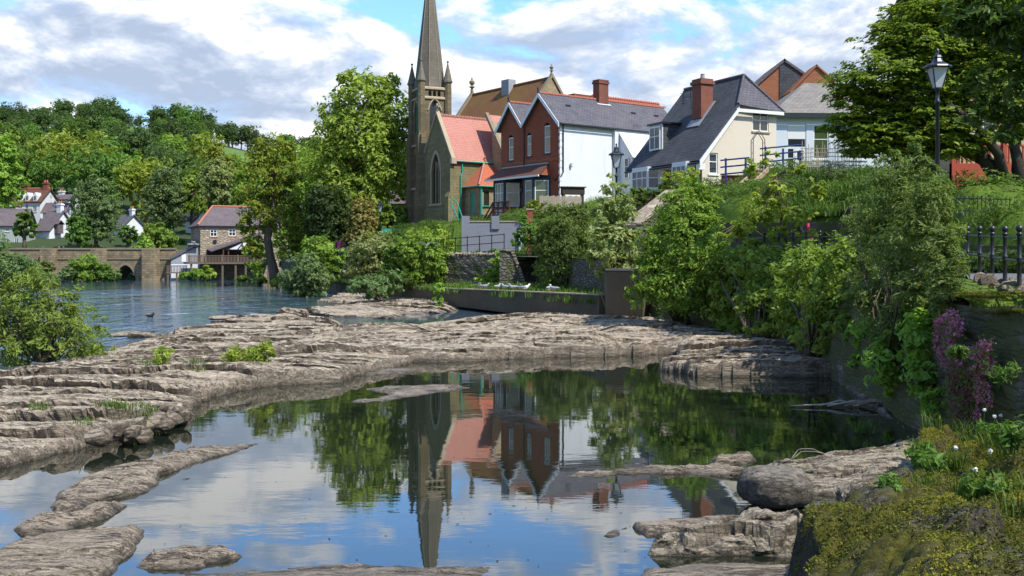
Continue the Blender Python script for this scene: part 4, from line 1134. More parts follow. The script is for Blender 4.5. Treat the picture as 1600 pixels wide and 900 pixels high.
# safety netting and green scaffold stair at the foot of the gable
nt = thing('safety_fence', 'green netting fence along the hedge below the church gable', 'fence', P(596, 378, 95))
m = MB(); m2 = MB()
for i in range(8):
    m.tube([(i * 1.0, -.16 * i, 0), (i * 1.0, -.16 * i, 1.35)], .035)
    if i < 7: m2.ext([(i, -.16 * i, .12), (i + 1, -.16 * (i + 1), .12), (i + 1, -.16 * (i + 1), 1.2), (i, -.16 * i, 1.2)], (0, .02, 0))
m.build('post', M['black'], nt); m2.build('netting', M['green_paint'], nt)
sf = thing('access_stair', 'green metal stair rail against the church wall above the netting', 'stair', P(705, 362, 93.5))
m = MB()
for yy in (0, .7): m.tube([(0, yy, 3.1), (.5, yy, 2.6), (1.2, yy, .6), (1.2, yy, -.2)], .05); m.tube([(0, yy, 2.4), (1.2, yy, -.1)], .05)
for i in range(7): m.box(.1 + i * .16, .3 + i * .16, 0, .7, 1.9 - i * .34, 1.95 - i * .34)
for x in (0, .6): m.tube([(x, 0, 3.1 - x * 1.2), (x, 0, -.2)], .04)
m.build('stair_frame', M['green_paint'], sf)

# ------------------------------------------------------------------ red brick house
rh = thing('brick_house', 'red brick twin gabled house with white rendered side wall and slate roof', 'house', (-.89, 86.5, 6.3), RZ)
E_, L_, D_ = 7.25, 7.55, 5.4
def rtop(s):
    g1 = 9.15 - abs(s - 1.5) * 1.18; g2 = 9.4 - abs(s - 5.35) * 1.02
    return max(g1, g2)
m = MB()
vx = (9.15 + 1.5 * 1.18 - 9.4 + 5.35 * 1.02) / (1.18 + 1.02)
up = [(.98, 1.68, 4.55, 6.6), (3.45, 4.02, 4.7, 6.55), (5.62, 6.38, 4.75, 7.1)]
seg = lambda a, b, z0, z1: (a, b, z0, lambda s: z1 - .22 * ((s - (a + b) / 2) / ((b - a) / 2)) ** 2)
wall(m, (0, 0, 0), XA, (0, -1, 0), L_, rtop, [1.5, vx, 5.35], [seg(*u) for u in up] + [(3.3, 4.15, .25, 2.95)], zb=-1.6, rev=.16)
wall(m, (0, 0, 0), YA, (-1, 0, 0), 12.5, lambda s: E_)
m.build('front_wall', M['red_brick'], rh)
m = MB(); wall(m, (L_, .0, 0), YA, XA, D_, lambda s: E_ - .05, zb=-1.6); m.build('side_wall', M['render_white'], rh)
m = MB()
for i in range(14): m.obox((L_, 0, 0), YA, XA, -.02, .34 if i % 2 else .2, -.6 + i * .52, -.3 + i * .52, -.01, .025); m.obox((L_, 0, 0), (-1, 0, 0), (0, -1, 0), -.02, .12, -.6 + i * .52, -.3 + i * .52, -.01, .02)
m.build('quoins', M['render_white'], rh)
for (a, b, z0_, z1_) in up:
    wd_ = window(rh, (0, 0, 0), XA, (0, -1, 0), a + .01, b - .01, z0_, z1_ - .2, M['white'], M['glass_green'], 1, 2, .085, .07, M['dark_trim'])
m = MB()
for s_ in range(0, 76, 3): pass
for z_ in (4.12, 4.22): MB().obox((0, 0, 0), XA, (0, -1, 0), -.03, L_ + .03, z_, z_ + (.08 if z_ < 4.2 else .1), -.01, .04 if z_ < 4.2 else .06).build('band_course', M['far_brick'], rh)
# roof planes: two cross gables running back, ridge over the side wall
m = MB(); bk = 13.2
def rp(xa, za, xb, zb, y0=-.32, y1=bk): return [(xa, y0, za), (xb, y0, zb), (xb, y1, zb), (xa, y1, za)]
zvx = rtop(vx)
m.slab([(5.35, -.32, 9.5), (7.9, -.32, 6.92), (7.9, bk, 6.92), (5.35, bk, 9.5)], .14)
m.slab([(vx, -.32, zvx + .08), (5.35, -.32, 9.5), (5.35, bk, 9.5), (vx, bk, zvx + .08)], .14)
m.slab([(1.5, -.32, 9.25), (vx, -.32, zvx + .08), (vx, 5.5, zvx + .08), (1.5, 5.5, 9.25)], .14)
m.slab([(-.4, -.32, 7.02), (1.5, -.32, 9.25), (1.5, 5.5, 9.25), (-.4, 5.5, 7.02)], .14)
rf = m.build('roof', M['slate'], rh)
m = MB()
for (xa, y1_, z_) in ((5.35, bk, 9.52), (1.5, 5.5, 9.27)):
    i = 0
    while -.3 + i * .32 < y1_: m.box(xa - .11, xa + .11, -.3 + i * .32, -.3 + i * .32 + .3, z_ - .06, z_ + .07); i += 1
    m.build('ridge_tiles', M['ridge_red'], rf); m = MB()
m = MB()
for y_ in (1.6, 8.6, 11.2): MB().box(6.1, 6.4, y_, y_ + .45, 8.45, 8.62).build('roof_vent', M['black'], rf)
m = MB()                                       # bargeboards
for (xa, za, xb, zb) in ((-.4, 6.9, 1.5, 9.14), (1.5, 9.14, vx, zvx), (vx, zvx, 5.35, 9.38), (5.35, 9.38, 7.9, 6.8)):
    m.ext([(xa, -.36, za - .24), (xb, -.36, zb - .24), (xb, -.36, zb + .10), (xa, -.36, za + .10)], (0, -.06, 0))
m.build('bargeboard', M['white'], rh)
m = MB()
for xa, za in ((1.5, 9.2), (5.35, 9.45)): m.lathe([(.09, 0), (.06, .25), (.1, .3), (.02, .55)], 6, (xa, -.38, za))
m.build('finial', M['dark_trim'], rh)
m = MB(); m.tube([(vx, -.1, zvx - .1), (vx, -.1, 4.0)], .06); m.tube([(L_ + .08, .28, E_ - .2), (L_ + .08, .28, 3.2), (L_ + .08, .1, 2.9), (L_ - .6, -.1, 2.6)], .055); m.tube([(L_ + .38, -.2, 6.83), (L_ + .38, 13, 6.83)], .06); m.build('drainpipe', M['black'], rh)
# chimneys
m = MB(); m.box(5.0, 5.75, 5.6, 6.6, 8.6, 11.0); m.box(4.93, 5.82, 5.53, 6.67, 10.78, 10.95); m.box(4.97, 5.78, 5.57, 6.63, 11.0, 11.1); ch = m.build('chimney', M['chimney_brick'], rh)
m = MB(); m.slab([(4.8, 5.4, 9.62), (5.9, 5.4, 9.05), (5.9, 6.8, 9.05), (4.8, 6.8, 9.62)], .05); m.build('flashing', M['render_white'], ch)
m = MB(); m.box(1.1, 1.9, 6.2, 8.2, 7.5, 10.5); m.box(1.02, 1.98, 6.12, 8.28, 10.3, 10.45); m.build('chimney', M['chimney_brick'], rh)
m = MB(); m.lathe([(.3, 0), (.26, .15), (.2, .2), (.22, .55), (.26, .6), (.26, .68)], 10, (3.6, .9, 8.5)); m.build('chimney_pot', M['clay'], rh)
# rear wing set forward of the white wall
m = MB(); wall(m, (7.85, D_ + .001, 0), YA, XA, 7.5, lambda s: 6.95, zb=-1.6); wall(m, (L_, D_, 0), XA, (0, -1, 0), .3, lambda s: 7.0, zb=-1.6); m.build('rear_wing_wall', M['render_white'], rh)
wv = MB(); wv.box(7.85, 9.3, 5.9, 12.4, -1.6, 4.6); wv.slab([(7.8, 5.8, 6.7), (9.5, 5.8, 4.5), (9.5, 12.5, 4.5), (7.8, 12.5, 6.7)], .1); wv.ext([(7.85, 5.9, 4.6), (9.3, 5.9, 4.6), (7.85, 5.9, 6.5)], (0, 6.5, 0)); wv.build('rear_extension', M['render_white'], rh)
window(rh, (9.1, 5.9, 0), (-1, 0, 0), (0, -1, 0), .12, .6, 2.9, 4.5, M['white'], M['glass'], 1, 2, .06, -.1)
m = MB()
for i in range(30): m.lathe([(.12, 0), (.16, .12), (.05, .25)], 6, (3.9, 6.5 + i * .26, 9.95)); 
m.box(3.8, 4.0, 6.3, 14.2, 9.5, 9.97); m.build('crested_ridge', M['ridge_red'], rf)
m = MB()
m.tube([(8.0, D_ + 2.8, 7.1), (8.0, D_ + 2.8, 8.1)], .025, 4); m.tube([(8.0, D_ + 2.3, 7.9), (8.0, D_ + 3.4, 8.1)], .02, 4)
for i in range(5): m.tube([(7.8, D_ + 2.4 + i * .22, 7.92 + i * .04), (8.2, D_ + 2.4 + i * .22, 7.92 + i * .04)], .014, 4)
m.build('aerial', M['grey_metal'], rh)
# bays with a shared lean-to roof
m = MB(); zr0, zr1, pj = 3.05, 3.95, 1.15
m.slab([(-.35, -pj - .28, zr0 - .06), (6.75, -pj - .28, zr0 - .06), (6.2, .0, zr1), (.15, .0, zr1)], .1)
rf2 = m.build('bay_roof', M['brown_tile'], rh)
MB().box(.15, 6.2, -.08, .02, zr1 - .02, zr1 + .09).build('flashing', M['grey_metal'], rf2)
MB().box(-.35, 6.75, -pj - .33, -pj - .24, zr0 - .2, zr0 - .06).build('fascia', M['white'], rf2)
m = MB(); m.ext([(6.45, -pj - .1, zr0 - .05), (6.45, 0, zr0 - .05), (6.2, 0, zr1 - .1)], (-.1, 0, 0)); m.build('gable_cheek', M['red_brick'], rf2)
for x0b, x1b in ((.1, 2.75), (4.05, 6.45)):
    bay = MB(); c45 = .75
    fp = [(x0b, 0), (x0b + c45 * .6, -pj), (x1b - c45, -pj), (x1b, 0)]
    bay.prism(fp[::1], -1.6, .62); bo_ = bay.build('bay', M['red_brick'], rh)
    tr = MB()
    for (p, q_) in zip(fp[:-1], fp[1:]):
        a2 = Vector((q_[0] - p[0], q_[1] - p[1], 0)); L2 = a2.length; a2.normalize(); n2 = Vector((a2.y, -a2.x, 0))
        tr.obox((p[0], p[1], 0), a2, n2, -.02, .14, .62, zr0 - .1, -.12, .02); tr.obox((p[0], p[1], 0), a2, n2, L2 - .14, L2 + .02, .62, zr0 - .1, -.12, .02)
        tr.obox((p[0], p[1], 0), a2, n2, -.03, L2 + .03, .62, .74, -.2, .10); tr.obox((p[0], p[1], 0), a2, n2, 0, L2, zr0 - .38, zr0 - .1, -.12, .0)
        window(bo_, (p[0], p[1], 0), a2, n2, .15, L2 - .15, .76, zr0 - .4, M['white'], M['glass_green'], 3 if L2 > 1.4 and abs(a2.y) < .3 else 1, 2, .075, .03)
    tr.build('bay_frame', M['dark_trim'], bo_)
    MB().box(x0b + .75, x1b - 1.0, -pj - .035, -pj, .1, .52).build('sign_board', M['render_cool'], bo_)
    mm = MB()
    for j in range(5): mm.box(x0b + .84 + j * .13, x0b + .92 + j * .13, -pj - .042, -pj - .033, .25, .37)
    MB().box(x0b + .83, x1b - 1.08, -pj - .041, -pj - .034, .27, .33).build('sign_lettering', M['grey_metal'], bo_)
dr = MB(); dr.obox((0, 0, 0), XA, (0, -1, 0), 3.34, 4.11, .25, 2.4, -.12, -.07); dr = dr.build('door', M['render_cool'], rh)
MB().obox((0, 0, 0), XA, (0, -1, 0), 3.48, 3.97, 1.1, 2.2, -.068, -.06).build('pane', M['glass'], dr)
m = MB(); m.lathe([(.10, 0), (.13, .05), (.15, .3), (.05, .42)], 6, (3.05, -.2, 1.9)); m.build('wall_lantern', M['black'], rh)
m = MB(); m.lathe([(.07, 0), (.1, .06), (.1, .3), (.03, .36)], 8, (7.68, 1.05, 3.6)); m.build('wall_lamp', M['lamp_glass'], rh)
# wooden steps at the door
ws = thing('wooden_steps', 'dark brown wooden steps and landing at the door of the red house', 'steps', (-.89, 86.5, 6.3), RZ)
m = MB(); m.box(2.4, 4.6, -2.6, -1.2, -.12, 0.02)
for i in range(7): m.box(1.0 + i * .2, 1.28 + i * .2, -2.6, -1.5, -1.65 + i * .22, -1.58 + i * .22)
m.ext([(.9, -2.62, -1.9), (2.45, -2.62, -.25), (2.45, -2.62, .0), (.9, -2.62, -1.6)], (0, .06, 0)); m.build('treads', M['brown_wood'], ws)
m = MB()
for x in (2.4, 3.1, 3.8, 4.55): m.box(x, x + .09, -2.64, -2.55, -1.9, 1.0)
m.box(2.4, 4.64, -2.66, -2.52, .95, 1.03); m.box(2.4, 4.64, -2.63, -2.57, .15, .22)
for i in range(12): m.box(2.52 + i * .17, 2.56 + i * .17, -2.62, -2.58, .2, .95)
m.box(.95, 1.04, -2.66, -2.56, -1.9, -.55); m.ext([(.95, -2.66, -.62), (2.45, -2.66, .92), (2.45, -2.66, 1.02), (.95, -2.66, -.5)], (0, .1, 0)); m.ext([(.95, -2.64, -1.1), (2.45, -2.64, .3), (2.45, -2.64, .55), (.95, -2.64, -.85)], (0, .05, 0))
m.box(2.4, 4.6, -1.3, -1.2, -1.9, -.12); m.build('balustrade', M['brown_wood'], ws)
m = MB(); m.box(0, 1.7, 0, .5, .45, .95); m.box(-.1, 1.8, -.1, .6, .953, 1.02); m.box(.05, .2, .05, .45, -.4, .45); m.box(1.5, 1.65, .05, .45, -.4, .45); o = m.build('garden_bench', M['dark_bark']); o.location = P(879, 313, 77); o.rotation_euler = (0, 0, .25)
tag(o, 'dark wooden garden bench in front of the white side wall', 'bench')

# ------------------------------------------------------------------ cream cottage
CR = math.atan2(.45, .89)
ct = thing('cream_cottage', 'cream roughcast cottage with sweeping dark slate roof and brick chimney', 'cottage', (11.16, 62, 7.0), CR)
ew, gw, yl = 2.0, 5.6, 7.2                    # eaves height on the bay side, gable width, length
sl_ = 1.21
zt_ = ew + 2.4 * sl_                          # level of the half hip
def ctop(s): return min(ew + s * sl_, zt_ + .1, 5.0 + (gw - s) * .0 + .0 + 9)
m = MB()
wall(m, (0, 0, 0), XA, (0, -1, 0), gw, ctop, [2.4, 2.48], [(3.75, 5.0, 3.55, 4.72), (.5, 1.15, .85, 2.1)], zb=-1.5, rev=.12)
wall(m, (gw, 0, 0), YA, XA, yl, lambda s: zt_, zb=-1.5); wall(m, (0, yl, 0), XA, YA, gw, lambda s: min(ew + s * sl_, 6.9, 5.2 + (gw - s) * 1.25), [4.1, 4.3], zb=-1.5)
m.build('gable_wall', M['cream'], ct)
m = MB(); wall(m, (0, 0, 0), YA, (-1, 0, 0), yl, lambda s: ew, ops=[(3.1, 3.9, -.2, 1.75)], zb=-1.5); m.build('front_wall', M['cream'], ct)
window(ct, (0, 0, 0), XA, (0, -1, 0), 3.75, 5.0, 3.55, 4.72, M['white'], M['glass'], 2, 2, .08, .05, M['stone_trim'], M['curtain'])
window(ct, (0, 0, 0), XA, (0, -1, 0), .5, 1.15, .85, 2.1, M['white'], M['glass'], 1, 2, .08, .05, M['white'], M['curtain'])
zr = ew + 4.2 * sl_ - .1; xr = 4.2
m = MB(); ov = .32; yb = yl + .3
x_l = -.45; z_l = ew - .45 * sl_ + .14
m.slab([(x_l, -ov, z_l), (2.4, -ov, zt_ + .14), (xr, 1.35, zr + .14), (xr, yb, zr + .14), (x_l, yb, z_l)][::1], .15)
m.slab([(gw + .35, yb, zt_ - .15), (xr, yb, zr + .14), (xr, 1.35, zr + .14), (gw + .35, -ov, zt_ - .15)], .15)
rf = m.build('roof', M['dark_slate'], ct)
m = MB(); m.slab([(2.4, -ov - .02, zt_ + .13), (gw + .36, -ov - .02, zt_ - .16), (xr, 1.36, zr + .13)], .12); m.build('hip_slope', M['slate'], rf)
m = MB(); m.tube([(2.4, -ov, zt_ + .17), (xr, 1.35, zr + .2), (xr, yb, zr + .2)], .09); m.tube([(gw + .36, -ov, zt_ - .12), (xr, 1.35, zr + .2)], .09); m.build('ridge_tiles', M['slate'], rf)
m = MB(); m.ext([(x_l, -ov - .03, z_l - .42), (2.45, -ov - .03, zt_ - .28), (2.45, -ov - .03, zt_ - .02), (x_l, -ov - .03, z_l - .02)], (0, -.05, 0)); m.box(2.3, gw + .3, -ov - .03, -ov + .03, zt_ - .32, zt_ - .12); m.box(x_l, .0, -ov, -.02, z_l - .55, z_l - .2); m.build('bargeboard', M['white'], ct)
m = MB(); m.tube([(x_l - .06, -ov, z_l - .16), (x_l - .06, yb, z_l - .16)], .06); m.tube([(x_l - .04, .1, z_l - .2), (-.06, .1, 1.55), (-.06, .1, -.6)], .05); m.build('gutter', M['black'], ct)
MB().box(-.04, .03, 0, yl, ew - .75, ew - .55).build('soffit', M['white'], ct)
m = MB(); m.box(1.85, 2.75, 2.55, 3.45, ew + 1.5, ew + 4.65); m.box(1.78, 2.82, 2.48, 3.52, ew + 2.55, ew + 2.62); m.box(1.75, 2.85, 2.45, 3.55, ew + 4.653, ew + 4.85); m.box(1.83, 2.77, 2.53, 3.47, ew + 4.853, ew + 5.0)
ch = m.build('chimney', M['chimney_brick'], ct)
m = MB(); m.lathe([(.15, 0), (.13, .3), (.16, .34)], 8, (2.3, 3.0, ew + 5.0)); m.build('chimney_pot', M['grey_metal'], ch)
m = MB(); m.slab([(2.8, 2.3, ew + 2.83 * sl_ + .18), (2.8, 3.6, ew + 2.83 * sl_ + .18), (1.5, 3.6, ew + 1.5 * sl_ + .19), (1.5, 2.3, ew + 1.5 * sl_ + .19)][::-1], .03); m.build('flashing', M['grey_metal'], ch)
m = MB(); m.tube([(1.9, 3.6, ew + 3.2), (1.9, 3.75, ew + 4.4)], .02, 4)
for i in range(5): m.tube([(1.55, 3.7, ew + 3.6 + i * .16), (1.55, 4.3, ew + 3.6 + i * .16)], .015, 4)
m.tube([(1.9, 3.75, ew + 4.0), (1.55, 4.0, ew + 4.0)], .02, 4); m.tube([(1.55, 4.0, ew + 3.5), (1.55, 4.0, ew + 4.4)], .02, 4); m.build('aerial', M['black'], ch)
for i in range(3):
    MB().lathe([(.2, 0), (.17, .5), (.21, .55), (.2, .7)], 8, (5.2, 4.2 + .5 * i, zr - .3)).build('chimney_pot', M['cream'], ct)
# dormer
d0, d1, dx, dz0, dz1 = 4.75, 6.15, .55, ew + .62, ew + 2.35
m = MB(); m.box(dx, 2.0, d0, d1, dz0, dz1); do_ = m.build('dormer', M['dark_slate'], ct)
MB().box(dx - .18, 2.6, d0 - .15, d1 + .15, dz1, dz1 + .12).build('dormer_roof', M['black'], do_)
m = MB(); m.obox((dx, d0, 0), YA, (-1, 0, 0), 0, d1 - d0, dz0, dz1, -.02, .06); m.build('dormer_front', M['white'], do_)
window(do_, (dx - .08, d0, 0), YA, (-1, 0, 0), .12, d1 - d0 - .12, dz0 + .12, dz1 - .12, M['white'], M['glass'], 2, 2, .09, -.09, None)
# bays
for y0b, y1b, nb in ((.35, 2.55, 3), (4.35, 6.9, 3)):
    fp = [(0, y0b), (-.62, y0b + .4), (-.62, y1b - .4), (0, y1b)]
    b = MB(); b.prism(fp[::-1], -1.5, .12); b = b.build('bay', M['chimney_brick'], ct)
    MB().prism(fp[::-1], 1.42, 1.62).build('bay_head', M['white'], b); t = MB(); t.prism([(0, y0b - .05), (-.68, y0b + .35), (-.68, y1b - .35), (0, y1b + .05)][::-1], .123, .22); t.build('sill', M['white'], b)
    for p, q_ in zip(fp[:-1], fp[1:]):
        p, q_ = (p, q_)
        a2 = Vector((q_[0] - p[0], q_[1] - p[1], 0)); L2 = a2.length; a2.normalize(); n2 = Vector((-a2.y, a2.x, 0))
        n2 = n2 if n2.x < 0 else -n2
        window(b, (p[0], p[1], 0), a2, n2, .0, L2, .22, 1.42, M['white'], M['glass'], nb if L2 > 1 else 1, 2, .085, -.02, None, M['curtain'] if L2 > 1 else None)
MB().obox((0, 0, 0), YA, (-1, 0, 0), 3.1, 3.9, -.2, 1.75, -.1, -.05).build('door', M['brown_wood'], ct)
m = MB(); m.lathe([(.08, 0), (.2, .12), (.22, .26)], 10, (-.35, 3.2, 1.05)); o = m.build('hanging_basket', M['clay'], None); o.parent = ct

# ------------------------------------------------------------------ white house at the right, brick block behind, tan building
wh = thing('white_house', 'cool white house with grey tiled hip roof half hidden by the big tree', 'house', P(1213, 262, 71), .06)
hh = 3.65
m = MB(); wall(m, (0, 0, 0), XA, (0, -1, 0), 9, lambda s: hh, ops=[(.75, 2.05, -.3, 3.0), (2.55, 3.6, .6, 2.9), (5, 6.2, .6, 2.9)], zb=-1.2); wall(m, (0, 0, 0), YA, (-1, 0, 0), 8, lambda s: hh, zb=-1.2); wall(m, (9, 0, 0), YA, XA, 8, lambda s: hh, zb=-1.2); wall(m, (0, 8, 0), XA, YA, 9, lambda s: hh, zb=-1.2); m.build('wall', M['render_cool'], wh)
dr = MB().obox((0, 0, 0), XA, (0, -1, 0), .78, 2.02, 1.95, 3.0, -.1, -.04).build('door_panel', M['white'], wh)
window(wh, (0, 0, 0), XA, (0, -1, 0), .75, 2.05, 1.35, 2.0, M['white'], M['glass'], 1, 1, .07, .05)
window(wh, (0, 0, 0), XA, (0, -1, 0), .75, 1.25, -.3, 1.34, M['white'], M['glass'], 1, 2, .06, .05)
d2 = MB().obox((0, 0, 0), XA, (0, -1, 0), 1.27, 2.05, -.3, 1.34, -.1, -.05).build('door', M['white'], wh)
MB().obox((0, 0, 0), XA, (0, -1, 0), 1.45, 1.87, .55, 1.05, -.049, -.04).build('pane', M['glass'], d2)
for a_ in ((2.55, 3.6), (5, 6.2)): window(wh, (0, 0, 0), XA, (0, -1, 0), a_[0], a_[1], .6, 2.9, M['white'], M['glass_green'], 1, 2, .08, .05, M['white'])
m = MB(); e_ = .4
m.slab([(-e_, -e_, hh), (9 + e_, -e_, hh), (6.6, 4, 6.4), (3.3, 4, 6.4)], .14); m.slab([(-e_, 8 + e_, hh), (-e_, -e_, hh), (3.3, 4, 6.4)], .14); m.slab([(9 + e_, -e_, hh), (9 + e_, 8 + e_, hh), (6.6, 4, 6.4)], .14); m.build('roof', M['stone_tile'], wh)
MB().box(-e_, 9 + e_, -e_ - .05, -e_ + .02, hh - .32, hh - .05).build('fascia', M['dark_trim'], wh)

bb = thing('brick_block', 'far orange brick building with two steep gables and a dark slated face', 'building', P(1178, 200, 92), 0)
k_ = 92 / F
m = MB(); m.ext([(0, 0, -2), (5.9, 0, -2), (5.9, 0, 68 * k_), (47 * k_, 0, 107 * k_), (0, 0, 66 * k_)], (0, 7, 0)); m.build('wall', M['far_brick'], bb)
m = MB(); m.ext([(40 * k_, -.03, 38 * k_), (70 * k_, -.03, 38 * k_), (72 * k_, -.03, 84 * k_), (47 * k_, -.03, 104 * k_), (40 * k_, -.03, 97 * k_)], (0, -.05, 0)); m.build('slate_face', M['dark_slate'], bb)
m = MB(); m.slab([(-.25, -.2, 63 * k_), (47 * k_, -.2, 108 * k_), (47 * k_, 7.2, 108 * k_), (-.25, 7.2, 63 * k_)][::-1], -.2); m.slab([(47 * k_, -.2, 108 * k_), (6.1, -.2, 65 * k_), (6.1, 7.2, 65 * k_), (47 * k_, 7.2, 108 * k_)][::-1], -.2); m.build('roof', M['old_slate'], bb)
m = MB(); m.ext([(44 * k_, -2.6, -2), (112 * k_, -2.6, -2), (112 * k_, -2.6, 66 * k_), (84 * k_, -2.6, 90 * k_), (44 * k_, -2.6, 50 * k_)], (0, 2.5, 0)); m.build('front_gable', M['far_brick'], bb)
m = MB(); m.slab([(43 * k_, -2.75, 49 * k_), (84 * k_, -2.75, 90.5 * k_), (84 * k_, -.1, 90.5 * k_), (43 * k_, -.1, 49 * k_)][::-1], -.12); m.slab([(84 * k_, -2.75, 90.5 * k_), (113 * k_, -2.75, 65 * k_), (113 * k_, -.1, 65 * k_), (84 * k_, -.1, 90.5 * k_)][::-1], -.12); m.build('gable_verge', M['far_brick'], bb)

tb = thing('tan_building', 'tan rendered building glimpsed behind the trees at the far right', 'building', P(1500, 250, 46), 0)
m = MB(); wall(m, (0, 0, 0), XA, (0, -1, 0), 14, lambda s: 7.5, ops=[(.6, 1.5, .4, 1.9), (3.4, 4.5, .4, 2.0), (3.4, 4.5, 3.4, 5.0), (7.5, 8.6, 3.4, 5.0)], zb=-1); wall(m, (0, 0, 0), YA, (-1, 0, 0), 8, lambda s: 7.5, zb=-1); m.build('wall', M['tan_render'], tb)
for a_ in ((.6, 1.5, .4, 1.9), (3.4, 4.5, .4, 2.0), (3.4, 4.5, 3.4, 5.0), (7.5, 8.6, 3.4, 5.0)): window(tb, (0, 0, 0), XA, (0, -1, 0), *a_, M['white'], M['glass'], 2, 2)
m = MB(); m.slab([(-.4, -.4, 7.5), (14.4, -.4, 7.5), (14.4, 4, 10), (-.4, 4, 10)], .15); m.slab([(14.4, 8.4, 7.5), (-.4, 8.4, 7.5), (-.4, 4, 10), (14.4, 4, 10)], .15); m.build('roof', M['slate'], tb)

sh = thing('hall_roof', 'low building with lichened grey tile roof between the tall tree and the tower', 'building', P(606, 322, 118), -.1)
m = MB(); m.box(0, 4, 0, 5, -2, .3); m.build('wall', M['annex_stone'], sh)
m = MB(); m.slab([(-.4, -.3, .25), (4.3, -.3, .25), (4.0, 2.5, 3.0), (0, 2.5, 3.0)], .15); m.slab([(4.3, 5.3, .25), (-.4, 5.3, .25), (0, 2.5, 3.0), (4.0, 2.5, 3.0)], .15); m.build('roof', M['old_slate'], sh)


# ------------------------------------------------------------------ houses of the far bank
def cottage(name, label, u, v, d, w_, dep, he, hr, rz, wm, rm, wins=(), side=(), chim=(), cat='house', hip=0.0, ridge=None, dark=False, base=2.0):
    """gabled house; local x along the eaves front (facing -y), gables at both ends; wins on the front, side on the right gable"""
    o = thing(name, label, cat, P(u, v, d), rz)
    m = MB()
    gtop = lambda s: he + (hr - he) * (1 - abs(s - dep / 2) / (dep / 2))
    wall(m, (0, 0, 0), XA, (0, -1, 0), w_, lambda s: he, ops=list(wins), zb=-base); wall(m, (0, dep, 0), XA, YA, w_, lambda s: he, zb=-base)
    gf = (lambda s: he) if hip else gtop
    wall(m, (w_, 0, 0), YA, XA, dep, gf, [dep / 2], list(side), zb=-base); wall(m, (0, 0, 0), YA, (-1, 0, 0), dep, gf, [dep / 2], zb=-base)
    m.build('wall', wm, o)
    m = MB(); e = .35; y2 = dep / 2; zs = he - e * (hr - he) / y2
    m.slab([(-e, -e, zs), (w_ + e, -e, zs), (w_ + e - hip - (e if hip else 0), y2, hr), (-e + hip + (e if hip else 0), y2, hr)], .15); m.slab([(w_ + e, dep + e, zs), (-e, dep + e, zs), (-e + hip + (e if hip else 0), y2, hr), (w_ + e - hip - (e if hip else 0), y2, hr)], .15)
    if hip: m.slab([(-e, dep + e, zs), (-e, -e, zs), (hip, y2, hr)], .15); m.slab([(w_ + e, -e, zs), (w_ + e, dep + e, zs), (w_ - hip, y2, hr)], .15)
    rf = m.build('roof', rm, o)
    if ridge:
        r = MB(); r.tube([(hip, y2, hr + .05), (w_ - hip, y2, hr + .05)], .16)
        if hip: r.tube([(-e, -e, zs + .05), (hip, y2, hr + .05)], .14); r.tube([(w_ + e, -e, zs + .05), (w_ - hip, y2, hr + .05)], .14)
        r.build('ridge_tiles', ridge, rf)
    for q in wins: window(o, (0, 0, 0), XA, (0, -1, 0), *q, M['white'], M['glass'], 2, 1, .10, .04, M['stone_trim'] if not dark else None)
    for q in side: window(o, (w_, 0, 0), YA, XA, *q, M['white'], M['glass'], 2, 1, .10, .04)
    for (x, y, z0_, z1_, s_, cm) in chim:
        c = MB(); c.box(x - s_, x + s_, y - s_ * .7, y + s_ * .7, z0_, z1_); c.box(x - s_ - .1, x + s_ + .1, y - s_ * .7 - .1, y + s_ * .7 + .1, z1_ - .3, z1_ - .1); co_ = c.build('chimney', cm, rf)
        for k in (-.5, .5): MB().lathe([(.16, 0), (.13, .45), (.17, .5)], 8, (x + k * s_, y, z1_)).build('chimney_pot', M['clay'], co_)
    return o


k1 = 180 / F
hs = cottage('white_house', 'white gabled house with grey roof standing just above the bridge', 56, 387, 180, 3.2, 5.6, 3.2, 6.4, R(-25), M['render_white'], M['old_slate'], [(.3, 1.0, .5, 1.7), (1.5, 2.2, .5, 1.7)], [(1.2, 2.0, 2.9, 4.1), (3.5, 4.3, 2.9, 4.1), (1.2, 2.2, .1, 1.1), (3.6, 4.5, .1, 1.1)], [(2.6, 2.8, 5.6, 7.6, .5, M['render_white'])])
m = MB(); m.box(3.2, 6.2, 1.0, 7, -1.0, .55); m.box(3.15, 6.3, .9, 7.1, .553, .7); o = m.build('shop_front', M['render_white'], hs); MB().box(3.6, 6.25, .86, .9, -.75, .3).build('shop_window', M['dark_trim'], o)
m = MB(); m.box(3.22, 4.0, 1.0, 2.2, 2.4, 3.9); m.slab([(3.2, .8, 4.0), (4.2, .8, 4.0), (4.2, 1.6, 4.7), (3.2, 1.6, 4.7)], .1); m.slab([(4.2, 2.4, 4.0), (3.2, 2.4, 4.0), (3.2, 1.6, 4.7), (4.2, 1.6, 4.7)], .1); m.build('oriel', M['old_slate'], hs)
th_ = cottage('tudor_house', 'tall white house with red ridged roof and dormers on the far left slope', 22, 335, 200, 5.6, 5.5, 2.6, 5.0, R(-12), M['render_white'], M['brown_tile'], [(.9, 1.5, .2, 1.9), (2.4, 3.0, .2, 1.9), (4.0, 4.8, .4, 1.7)], [], [(.7, 2.7, 4.2, 5.8, .45, M['chimney_brick']), (4.9, 2.7, 4.2, 6.2, .5, M['chimney_brick'])], ridge=M['ridge_red'])
for x in (1.0, 2.5, 4.2):
    m = MB(); m.box(x - .05, x + .75, -.1, 1.2, 2.4, 3.6); m.ext([(x - .05, -.1, 3.6), (x + .75, -.1, 3.6), (x + .35, -.1, 4.1)], (0, 1.6, 0)); dd_ = m.build('dormer', M['render_white'], th_)
    MB().obox((x - .05, -.1, 0), XA, (0, -1, 0), .2, .6, 2.7, 3.4, .0, .03).build('pane', M['glass'], dd_)
